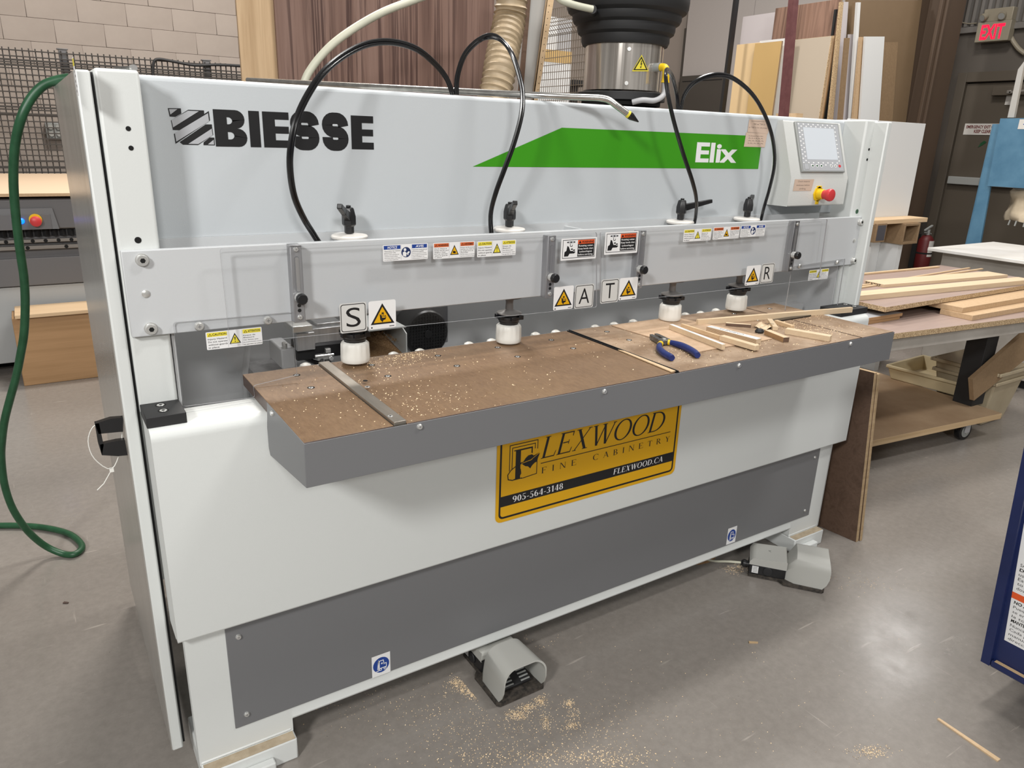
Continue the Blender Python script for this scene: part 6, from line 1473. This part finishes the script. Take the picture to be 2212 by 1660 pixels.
# white bench
ZBN = .85
a = at_z(2004, 535, ZBN); b = at_z(2113, 527, ZBN)
T = thing('white_bench', 'white workbench with overhanging pale top at the right behind the cart', 'table', (a.x + .6, a.y - .6, 0))
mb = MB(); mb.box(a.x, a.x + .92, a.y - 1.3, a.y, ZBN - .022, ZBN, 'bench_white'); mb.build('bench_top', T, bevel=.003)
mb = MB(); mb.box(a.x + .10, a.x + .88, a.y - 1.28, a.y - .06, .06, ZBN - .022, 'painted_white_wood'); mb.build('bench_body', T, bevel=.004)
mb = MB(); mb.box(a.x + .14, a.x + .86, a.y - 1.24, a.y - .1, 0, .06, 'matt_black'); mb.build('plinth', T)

# dust collector
XD = 6.45
T = thing('dust_collector', 'blue steel bag dust collector with cream cloth bags at the right edge', 'dust collector', (XD + .3, 2.6, 0))
def quadx(pts, d, mat, x=XD):
    return MB().prism([at_x(u, v, x) for u, v in pts], (d, 0, 0), mat)
def ext_z(p, q, z): t = (z - p.z) / (q.z - p.z); return p + (q - p) * t
l0, l1, r0_, r1_ = at_x(2085, 540, XD), at_x(2147, 268, XD), at_x(2115, 540, XD), at_x(2163, 268, XD)
mb = MB(); mb.prism([ext_z(l0, l1, 0), ext_z(r0_, r1_, 0), r1_, l1], (.02, 0, 0), 'blue_steel'); mb.prism([ext_z(l0, l1, 0) + Vector((.02, -.005, 0)), ext_z(l0, l1, 0) + Vector((.02, .02, 0)), l1 + Vector((.02, .02, 0)), l1 + Vector((.02, -.005, 0))], (.10, 0, 0), 'blue_steel'); mb.build('leg', T, bevel=.003)
mb = quadx([(2161, 256), (2230, 255), (2230, 408), (2133, 402)], .05, 'blue_steel', XD - .03); hp = mb.build('hopper_plate', T, bevel=.004)
c = at_x(2198, 279, XD - .031); q = Pen((XD - .0312, c.y, c.z), (0, -1, 0), (0, 0, 1), n=(-1, 0, 0)); q.rect(0, 0, .2, .07, 'sign_white'); q.face([(.03, .035), (.07, .06), (.07, .01)], 'blue_print', 1); q.mb.build('arrow_label', hp)
mb = quadx([(2176, 254), (2190, 254), (2214, 130), (2199, 150)], .03, 'post_grey', XD + .0); u_ = mb.build('upright', T, bevel=.002)
mb = MB(); l0, l1 = at_x(2174, 254, XD), at_x(2192, 180, XD)
mb.build('none', T) if False else None
# lower bag: a cloth cylinder with a drawn-in hem
c = at_x(2215, 440, XD + .28); rb = .22
mb = MB(); zt_ = at_x(2190, 405, XD + .05).z; zb_ = at_x(2170, 478, XD + .05).z; n = 40; vs = []; fs = []; cyb = at_x(2160, 450, XD + .1).y - rb
for j in range(9):
    t = j / 8; z = zb_ + (zt_ - zb_) * t
    for i in range(n):
        a_ = 2 * pi * i / n; rr = rb * (1 + .05 * sin(3.1 * pi * (1 - t)) - (.10 if j == 8 else 0)) + .008 * sin(7 * a_ + 5 * t) + .006 * sin(13 * a_ - 3 * t); vs.append((XD + .28 + rr * cos(a_), cyb + rr * sin(a_), z + .012 * sin(3 * a_) * (1 - t)))
for j in range(8):
    for i in range(n): i2 = (i + 1) % n; fs.append((j * n + i, j * n + i2, (j + 1) * n + i2, (j + 1) * n + i))
fs.append(list(range(n))[::-1]); mb.add(vs, fs, 'canvas'); mb.build('lower_bag', T, angle=70)
mb = MB(); zt_ = zt_ + .0; ring_ = [(XD + .28 + rb * .97 * cos(2 * pi * i / 24), cyb + rb * .97 * sin(2 * pi * i / 24), at_x(2190, 408, XD + .05).z) for i in range(25)]; mb.tube(ring_, .008, 'bezel_grey', 6)
for i in range(6): a_ = pi + .3 * (i - 2); mb.cyl((XD + .28 + rb * 1.03 * cos(a_), cyb + rb * 1.03 * sin(a_), zb_ - .03), (XD + .28 + rb * 1.0 * cos(a_), cyb + rb * 1.0 * sin(a_), zb_ + .01), .006, 'bezel_grey', 6)
mb.build('clamp_band', T)
mb = MB(); vs = []; fs = []; zt_ = 2.7; zb_ = at_x(2200, 250, XD + .05).z + .005; cyb2 = at_x(2203, 200, XD + .05).y - .20
for j in range(13):
    t = j / 12; z = zb_ + (zt_ - zb_) * t
    for i in range(n): a_ = 2 * pi * i / n; rr = .22 * (1 + (.06 * sin(t * 40) if t < .12 else .03)) + .006 * sin(9 * a_ + 7 * t); vs.append((XD + .30 + rr * cos(a_), cyb2 + rr * sin(a_), z))
for j in range(12):
    for i in range(n): i2 = (i + 1) % n; fs.append((j * n + i, j * n + i2, (j + 1) * n + i2, (j + 1) * n + i))
fs += [list(range(n))[::-1], [12 * n + i for i in range(n)]]; mb.add(vs, fs, 'canvas'); mb.build('upper_bag', T, angle=70)

# ================================================================== CART OF OFFCUTS
yaw = radians(-6.3); e = Vector((cos(yaw), sin(yaw), 0)); nb = Vector((-e.y, e.x, 0))
A0 = at_z(1932, 721, .72) ; 
T = thing('offcut_cart', 'low wooden cart on casters with chipboard top, loaded with boards, right of the machine', 'cart', (A0.x + .9, A0.y + .4, 0))
mb = MB(); S0 = A0 - e * .45; mb.bar(S0 + Vector((0, 0, -.027)), e * 1.72, nb * .90, (0, 0, .027), 'chipboard'); o = mb.build('cart_top', T, bevel=.001); o.data.materials.append(MAT['rosy_laminate'])
for q in o.data.polygons:
    if q.normal.z > .8: q.material_index = 1
mb = MB(); mb.bar(S0 + nb * .03 + e * .03 + Vector((0, 0, -.095)), e * 1.63, nb * .02, (0, 0, .068), 'painted_white_wood'); mb.bar(S0 + nb * .80 + e * .03 + Vector((0, 0, -.095)), e * 1.63, nb * .02, (0, 0, .068), 'painted_white_wood')
mb.bar(S0 + nb * .05 + e * 1.64 + Vector((0, 0, -.095)), e * .02, nb * .75, (0, 0, .068), 'deck_brown'); mb.build('apron', T, bevel=.002)
D0 = at_z(1885, 970, .15); D0 = A0 - e * .02 + nb * .02; ztd = .150
dk = at_z(2165, 893, ztd); t_ = (dk - A0).dot(e); off = (dk - A0).dot(nb)
mb = MB(); Dk = A0 + nb * off - e * .42; Dk.z = ztd; Ld = t_ + .42; mb.bar(Dk + Vector((0, 0, -.034)), e * Ld, nb * .80, (0, 0, .034), 'tan_ply'); o = mb.build('deck', T, bevel=.002); o.data.materials.append(MAT['deck_brown'])
for q in o.data.polygons:
    if q.normal.z > .8: q.material_index = 1
# post: dark front, white side
pb = at_z(2098, 879, ztd); pr = at_z(2123, 872, ztd); pl = at_z(2057, 866, ztd)
mb = MB(); pe = (pb - pl); pn = (pr - pb); zt_ = .72 - .03; top = at_z(2100, 716, zt_)
pe.z = pn.z = 0; sh = Vector((0, 0, zt_ - ztd))
mb.bar(pl, pe, pn, sh, 'matt_black'); o = mb.build('post', T, bevel=.002); o.data.materials.append(MAT['painted_white_wood'])
for q in o.data.polygons:
    if q.normal.dot(pn.normalized()) > .8 or (q.normal.x > .5): q.material_index = 1
mb = MB(); P_ = A0 - e * .30 + nb * .10; P_.z = ztd; mb.bar(P_, e * .09, nb * .09, sh, 'painted_white_wood'); mb.build('post', T, bevel=.002)
mb = MB(); P_ = A0 - e * .04 + nb * .50; P_.z = ztd; mb.bar(P_, e * .10, nb * .04, sh, 'deck_brown'); mb.build('post', T, bevel=.002)
for along, across in ((Ld - .20, .07), (.10, .07), (Ld - .20, .72), (.10, .72)):
    w_ = Dk + e * along + nb * across; w_.z = 0
    mb = MB(); ax = (e * .0 + nb).normalized(); mb.lathe([(.036, -.017), (.050, -.016), (.0535, -.008), (.0535, .008), (.050, .016), (.036, .017)], w_ + Vector((0, 0, .0535)), ax, 28, 'black_rubber'); wl = mb.build('caster', T, angle=40)
    mb = MB(); mb.lathe([(.035, -.018), (.035, .018)], w_ + Vector((0, 0, .0535)), ax, 20, 'bezel_grey'); mb.lathe([(.012, -.024), (.012, .024)], w_ + Vector((0, 0, .0535)), ax, 12, 'zinc'); mb.bar(w_ + e * -.02 + nb * -.026 + Vector((0, 0, .048)), e * .04, nb * .004, (0, 0, .066), 'lilac_grey'); mb.bar(w_ + e * -.02 + nb * .022 + Vector((0, 0, .048)), e * .04, nb * .004, (0, 0, .066), 'lilac_grey'); mb.box(w_.x - .04, w_.x + .04, w_.y - .04, w_.y + .04, .112, .1158, 'lilac_grey'); mb.build('caster_fork', wl)
# load on the cart
ZK = .7204
def on_cart(name, label, a, b, z, h, w, mat, side=None, end=None, cat='board'):
    return plank(name, a, b, z, h, w, mat, label, cat, side=side, end=end, bev=.001)[0]
on_cart('brown_strip', 'lower of two short brown fibreboard strips at the left of the cart', (1876, 701.5), (1943, 690), ZK, .016, .20, 'crate_ply')
o = on_cart('brown_strip', 'upper of two short brown fibreboard strips at the left of the cart', (1876, 694.5), (1949, 683), ZK + .0165, .016, .20, 'crate_ply'); o.data.materials.append(MAT['grey_melamine'])
for q in o.data.polygons:
    if q.normal.z > .8: q.material_index = 1
on_cart('fibreboard_plank', 'lowest pale fibreboard plank, at the front of the cart load', (2099, 693.5), (2320, 654), ZK, .026, .16, 'mdf')
on_cart('fibreboard_plank', 'second pale fibreboard plank, stacked on the lowest one of the cart load', (2078, 676.5), (2320, 634), ZK + .0265, .026, .17, 'mdf')
zq = ZK + .056
mb = MB(); q0 = at_z(1912, 675, zq); q1 = at_z(2260, 617.5, zq); qb = at_z(1853, 656, zq); d_ = q1 - q0; nn_ = qb - q0; nn_ = Vector((-d_.y, d_.x, 0)).normalized() * .62
mb.bar(q0, d_, nn_, (0, 0, .024), 'chipboard'); o = mb.build('chipboard_sheet', bevel=.001); o.data.materials.append(MAT['rosy_laminate'])
for q in o.data.polygons:
    if q.normal.z > .8: q.material_index = 1
tag(o, 'large rosy laminated chipboard sheet lying on top of the cart load', 'board')
# bearers that carry the big sheet
for k_, (fx, lb) in enumerate(((.12, 'hidden left'), (.55, 'right'))): 
    mb = MB(); P_ = q0 + d_ * fx + nn_ * .25; mb.bar(Vector((P_.x, P_.y, ZK)), d_.normalized() * .06, nn_ * .6, (0, 0, zq - ZK - .0004), 'mdf_dark'); tag(mb.build('bearer'), 'dark bearer block under the %s part of the large rosy sheet' % ('left' if k_ == 0 else 'right'), 'wood block')
zs = zq + .0244
on_cart('maple_plank', 'long pale maple plank lying along the front of the rosy sheet', (1828, 653), (2230, 614), zs, .026, .085, 'maple')
o = plank('numbered_plank', (1909, 622), (2176, 600), zs, .017, .125, 'maple', 'pale tapering board with 565707 written on its left end', 'board', bev=.0006)[0]
A_ = at_z(1941, 622, zs); 
P1 = at_z(1908.5, 615.5, zs + .009); P2 = at_z(1942, 622.5, zs + .009)
on_cart('thin_strip', 'thin pale strip behind the numbered board, nearer of the pair', (1833, 628), (2124, 583), zs, .008, .015, 'pine', cat='strip')
on_cart('thin_strip', 'thin pale strip behind the numbered board, farther of the pair', (1834, 624), (2096, 581), zs, .008, .012, 'pine', cat='strip')
on_cart('edge_strip', 'pale strip lying along the far edge of the rosy sheet', (1838, 597.5), (2030, 579), zs, .010, .02, 'pine', cat='strip')
p = Pen((0, 0, 0), (1, 0, 0), (0, 0, 1)); bA = Vector(o.location); 
vsw = [o.matrix_world @ v_.co for v_ in o.data.vertices]
A_ = at_z(1909, 622, zs); B_ = at_z(2176, 600, zs); dd_ = (B_ - A_).normalized(); nn2 = Vector((-dd_.y, dd_.x, 0))
p = Pen(A_ + nn2 * .125 - dd_ * .0006, -nn2, (0, 0, 1), n=-dd_, lift=.0003); p.text('565707', .008, .105, .0035, .0105, 'black_print', 0, .01); p.mb.build('handwriting', o, smooth=False)
# cream tray on the deck
def tray(name, label, corners, z0, h, inset, mat, cat='tray'):
    C_ = [at_z(u, v, z0 + h) for u, v in corners]; c_ = sum(C_, Vector()) / 4; mb = MB(); t = .012
    def ring(f, z): return [Vector((c_.x + (p_.x - c_.x) * f, c_.y + (p_.y - c_.y) * f, z)) for p_ in C_]
    R = [ring(1.0, z0 + h - .02), ring(1.0, z0 + h), ring(.94, z0 + h), ring(.88 - inset, z0 + .008), ring(.93 - inset, z0), ring(.95, z0 + h - .02)]
    vs = [p_ for r_ in R for p_ in r_]; fs = []
    for j in (0, 1, 2): 
        for i in range(4): i2 = (i + 1) % 4; fs.append((j * 4 + i, j * 4 + i2, (j + 1) * 4 + i2, (j + 1) * 4 + i))
    fs.append((12, 13, 14, 15)); fs.append((19, 18, 17, 16))
    for i in range(4): i2 = (i + 1) % 4; fs.append((20 + i, 20 + i2, i2, i)); fs.append((16 + i, 16 + i2, 20 + i2, 20 + i))
    mb.add(vs, fs, mat); o = mb.build(name, bevel=.006, seg=2); bpy.context.view_layer.update(); return tag(o, label, cat)
tray('cream_tray', 'shallow cream plastic tray on the deck of the cart', [(1914, 787), (2090, 832), (2130, 800), (1994, 766)], ztd + .0005, .09, .06, 'cream_plastic')
tray('cream_tray', 'lower cream plastic tray nested under the shallow one on the cart deck', [(1910, 803), (2085, 850), (2128, 815), (1990, 782)], ztd + .0004, .05, .06, 'cream_plastic') if False else None
# bin standing on the floor beyond the cart
c = at_z(2160, 905, 0); 
bl_ = at_z(2137, 917, 0); br_ = at_z(2182, 906, 0)
T2 = thing('plastic_bin', 'dusty beige plastic bin on the floor behind the right end of the cart', 'bin', ((bl_.x + br_.x) / 2, bl_.y + .15, 0))
mb = MB(); x0, y0 = br_.x - .28, br_.y + .03
vs = []; 
for f, z in ((0, .0), (.05, .34)): vs += [(x0 - f, y0 - f, z), (x0 + .25 + f, y0 - f, z), (x0 + .25 + f, y0 + .26 + f, z), (x0 - f, y0 + .26 + f, z)]
mb.add(vs, [(3, 2, 1, 0), (0, 1, 5, 4), (1, 2, 6, 5), (2, 3, 7, 6), (3, 0, 4, 7)], 'beige_bin'); mb.add([(v_[0], v_[1], v_[2] - .0) for v_ in vs[4:]] + [(x0 + .01, y0 + .01, .30), (x0 + .24, y0 + .01, .30), (x0 + .24, y0 + .25, .30), (x0 + .01, y0 + .25, .30)], [(0, 1, 5, 4), (1, 2, 6, 5), (2, 3, 7, 6), (3, 0, 4, 7), (4, 5, 6, 7)], 'beige_bin'); mb.build('tub', T2, bevel=.01)
mb = MB()
for z, f in ((.28, .042), (.34, .056)): 
    for a_, b_ in (((x0 - f - .012, y0 - f - .012), (x0 + .25 + f + .012, y0 - f)), ((x0 - f - .012, y0 - f), (x0 - f, y0 + .26 + f)), ((x0 + .25 + f, y0 - f), (x0 + .25 + f + .012, y0 + .26 + f)), ((x0 - f - .012, y0 + .26 + f), (x0 + .25 + f + .012, y0 + .26 + f + .012))): mb.box(a_[0], b_[0], a_[1], b_[1], z - .02, z, 'beige_bin')
mb.build('rim', T2, bevel=.004)
# board leaning against the post
q = [at_z(0, 0, 0)]
pl_ = [(2093, 820), (2096, 865), (2104, 866), (2290, 712), (2290, 640), (2101, 818)]
dpt = Vector((ray(2100, 840).x, ray(2100, 840).y, 0)).normalized(); nrm = (-dpt + e * -.05 - Vector((0, 0, 0))).normalized(); pp = at_z(2098, 879, ztd) - dpt * .05
fr_ = [at_p(u, v, pp, Vector((.15, 1, 0)).normalized()) for u, v in ((2104, 866), (2101, 819), (2236, 700), (2236, 760))]
mb = MB(); mb.prism(fr_, Vector((-.006, .024, 0)) * .9, 'mdf_dark'); o = mb.build('leaning_board', bevel=.001); o.data.materials.append(MAT['crate_ply'])
tag(o, 'brown board leaning at an angle against the dark post of the cart', 'board')
# brown board low behind
mb = MB(); c = at_z(2225, 812, .0); mb.box(c.x - .75, c.x - .47, c.y - .1, c.y - .08, 0, .20, 'crate_ply'); tag(mb.build('low_board'), 'brown board on edge low at the right edge behind the bin', 'board')

# two dark boards leaning against the right end of the machine
a1 = at_z(1849, 1171, 0); 
def lean(name, label, ub, ut, off, wdt, mat, edge, th=.018):
    B_ = at_z(ub[0], ub[1], 0); Tp = at_y(ut[0], ut[1], B_.y + .045); back = Vector((-.12, 1, 0)).normalized() * wdt
    mb = MB(); thv = Vector((th, 0, 0)); mb.hexa([B_, B_ + thv, B_ + thv + back, B_ + back, Tp, Tp + thv, Tp + thv + back, Tp + back], mat); o = mb.build(name, bevel=.0008, seg=1); o.data.materials.append(MAT[edge])
    for q in o.data.polygons:
        if abs(q.normal.x) < .6: q.material_index = 1
    return tag(o, label, 'board')
lean('dark_board', 'dark brown board leaning against the right end of the machine, nearer the machine', (1849, 1172), (1889.5, 806), 0, .34, 'brown_veneer', 'tan_ply', .0165)
lean('dark_board', 'second board of the leaning pair, on the side away from the machine', (1857, 1170), (1896, 809), 0, .34, 'brown_veneer', 'tan_ply', .0165)

# navy tipping hopper at the right edge
XN = 2.10
bl_ = at_x(2128, 1418, XN); br_ = at_x(2212, 1463, XN)
T = thing('navy_hopper', 'navy blue steel tipping hopper with safety text panel at the right edge', 'hopper', (XN + .4, .2, 0))
tl_ = at_x(2212, 1005, XN); zt_ = 1.05
pb_ = bl_; slope = (tl_.y - bl_.y) / (tl_.z - bl_.z)
z0_ = bl_.z; yT = bl_.y + slope * (zt_ - z0_)
mb = MB(); mb.prism([(XN, bl_.y, z0_), (XN, yT, zt_), (XN, -.9, zt_), (XN, -.9, z0_)], (.012, 0, 0), 'navy_steel'); mb.prism([(XN, bl_.y, z0_), (XN, yT, zt_), (XN, yT - .012, zt_), (XN, bl_.y - .012, z0_)], (.8, 0, 0), 'navy_steel'); mb.box(XN + .012, XN + .8, -.9, bl_.y - .012, z0_, z0_ + .01, 'navy_steel'); hb = mb.build('hopper_body', T, bevel=.002)
mb = MB(); mb.prism([(XN - .016, bl_.y + .002, z0_ - .012), (XN - .016, yT + .002, zt_), (XN - .016, yT - .022, zt_), (XN - .016, bl_.y - .022, z0_ - .012)], (.016, 0, 0), 'navy_steel'); mb.build('corner_flange', T, bevel=.003)
mb = MB(); mb.box(XN - .016, XN, -.9, bl_.y - .022, z0_ - .012, z0_ + .008, 'navy_steel'); fl = mb.build('bottom_flange', T, bevel=.003)
q = MB(); q.box(XN - .0155, XN - .002, -.85, bl_.y - .03, z0_ + .0081, z0_ + .0086, 'tan_ply'); q.build('worn_edge', fl)
for yy in (.62, -.4):
    mb = MB(); mb.lathe([(.03, -.016), (.042, -.014), (.042, .014), (.03, .016)], (XN + .12, yy - .12, .042), (1, 0, 0), 20, 'black_rubber'); mb.box(XN + .09, XN + .15, yy - .16, yy - .08, .082, z0_, 'dark_paint'); mb.build('caster', T)
# text panel
def onh(u, v): return at_x(u, v, XN - .0008)
s0 = onh(2169, 1383); s1 = onh(2212, 1117); sl_ = Vector((0, (onh(2200, 1190).y - s0.y), (onh(2200, 1190).z - s0.z)))
mb = MB(); p = Pen((XN, 0, 0), (0, -1, 0), (0, 0, 1), mb, n=(-1, 0, 0))
def L_(u, v): c_ = onh(u, v); return (-c_.y, c_.z)
p0 = L_(2169, 1383); p1 = L_(2212, 1130); pr_ = L_(2212, 1402); zb_ = p0[1]
topz = L_(2212, 1100)[1]
xs_ = lambda z: p0[0] + (p1[0] - p0[0]) * (z - p0[1]) / (p1[1] - p0[1])
p.face([(xs_(zb_), zb_), (xs_(zb_) + .6, zb_), (xs_(zb_) + .6, topz + .05), (xs_(topz + .05), topz + .05)], 'white_print', 0)
zr0, zr1 = L_(2186, 1292)[1], L_(2187, 1278)[1]
p.face([(xs_(zr0), zr0), (xs_(zr0) + .55, zr0), (xs_(zr1) + .55, zr1), (xs_(zr1), zr1)], 'red_orange_print', 1)
H_ = (zr0 - zb_)
rows = [('NO ALTERE', .012, 1), ('Puede causar que', .010, 0), ('se empuje o caiga', .010, 0), ('la tolva.', .010, 0), ('MANTENGA', .012, 1), ('Nunca se coloque', .010, 0), ('Cada persona lea el', .010, 0), ('manual, y siga las', .010, 0), ('direcciones.', .010, 0)]
for i, (t_, h_, bo) in enumerate(rows):
    z = zr0 - H_ * (.105 * (i + 1) + .0); p.text(t_, xs_(z) + .008, xs_(z) + .008 + .0064 * len(t_) * (1.15 if bo else 1), z, H_ * .105 * (.66 if bo else .58), 'black_print', 1, .03 if bo else .0)
for i, (t_, bo) in enumerate((('SAFETY', 0), ('Do not stand on or', 1), ('use without latch.', 0), ('Each user is', 0), ('to tip and set', 0), ('down the hopper.', 0))):
    z = zr1 + H_ * (.60 - .105 * i); p.text(t_, xs_(z) + .008, xs_(z) + .008 + .0064 * len(t_) * (1.15 if bo else 1), z, H_ * .105 * .64, 'black_print', 1, .03 if bo else .0)
mb.build('safety_text_panel', T)

# ================================================================== groups of alike things
GROUPS = {'rack_sheet': 'sheets standing in the rack', 'rack_board': 'boards standing edge-on in the rack', 'wood_offcut': 'wood offcuts on the worktable', 'wood_strip': 'plain wood strips on the worktable',
          'marked_strip': 'hand-lettered strips on the worktable', 'dark_board': 'dark boards leaning on the machine end', 'fibreboard_plank': 'fibreboard planks on the cart', 'thin_strip': 'thin strips on the cart',
          'brown_strip': 'brown fibreboard strips on the cart', 'bearer': 'bearers under the rosy sheet', 'veneer_sheet': 'tall veneered sheets behind the machine', 'white_sheet': 'white sheets behind the mesh guard', 'floor_chip': 'chips on the floor'}
for o in S.objects:
    if o.parent is None and o.name.split('.')[0] in GROUPS: o['group'] = GROUPS[o.name.split('.')[0]]
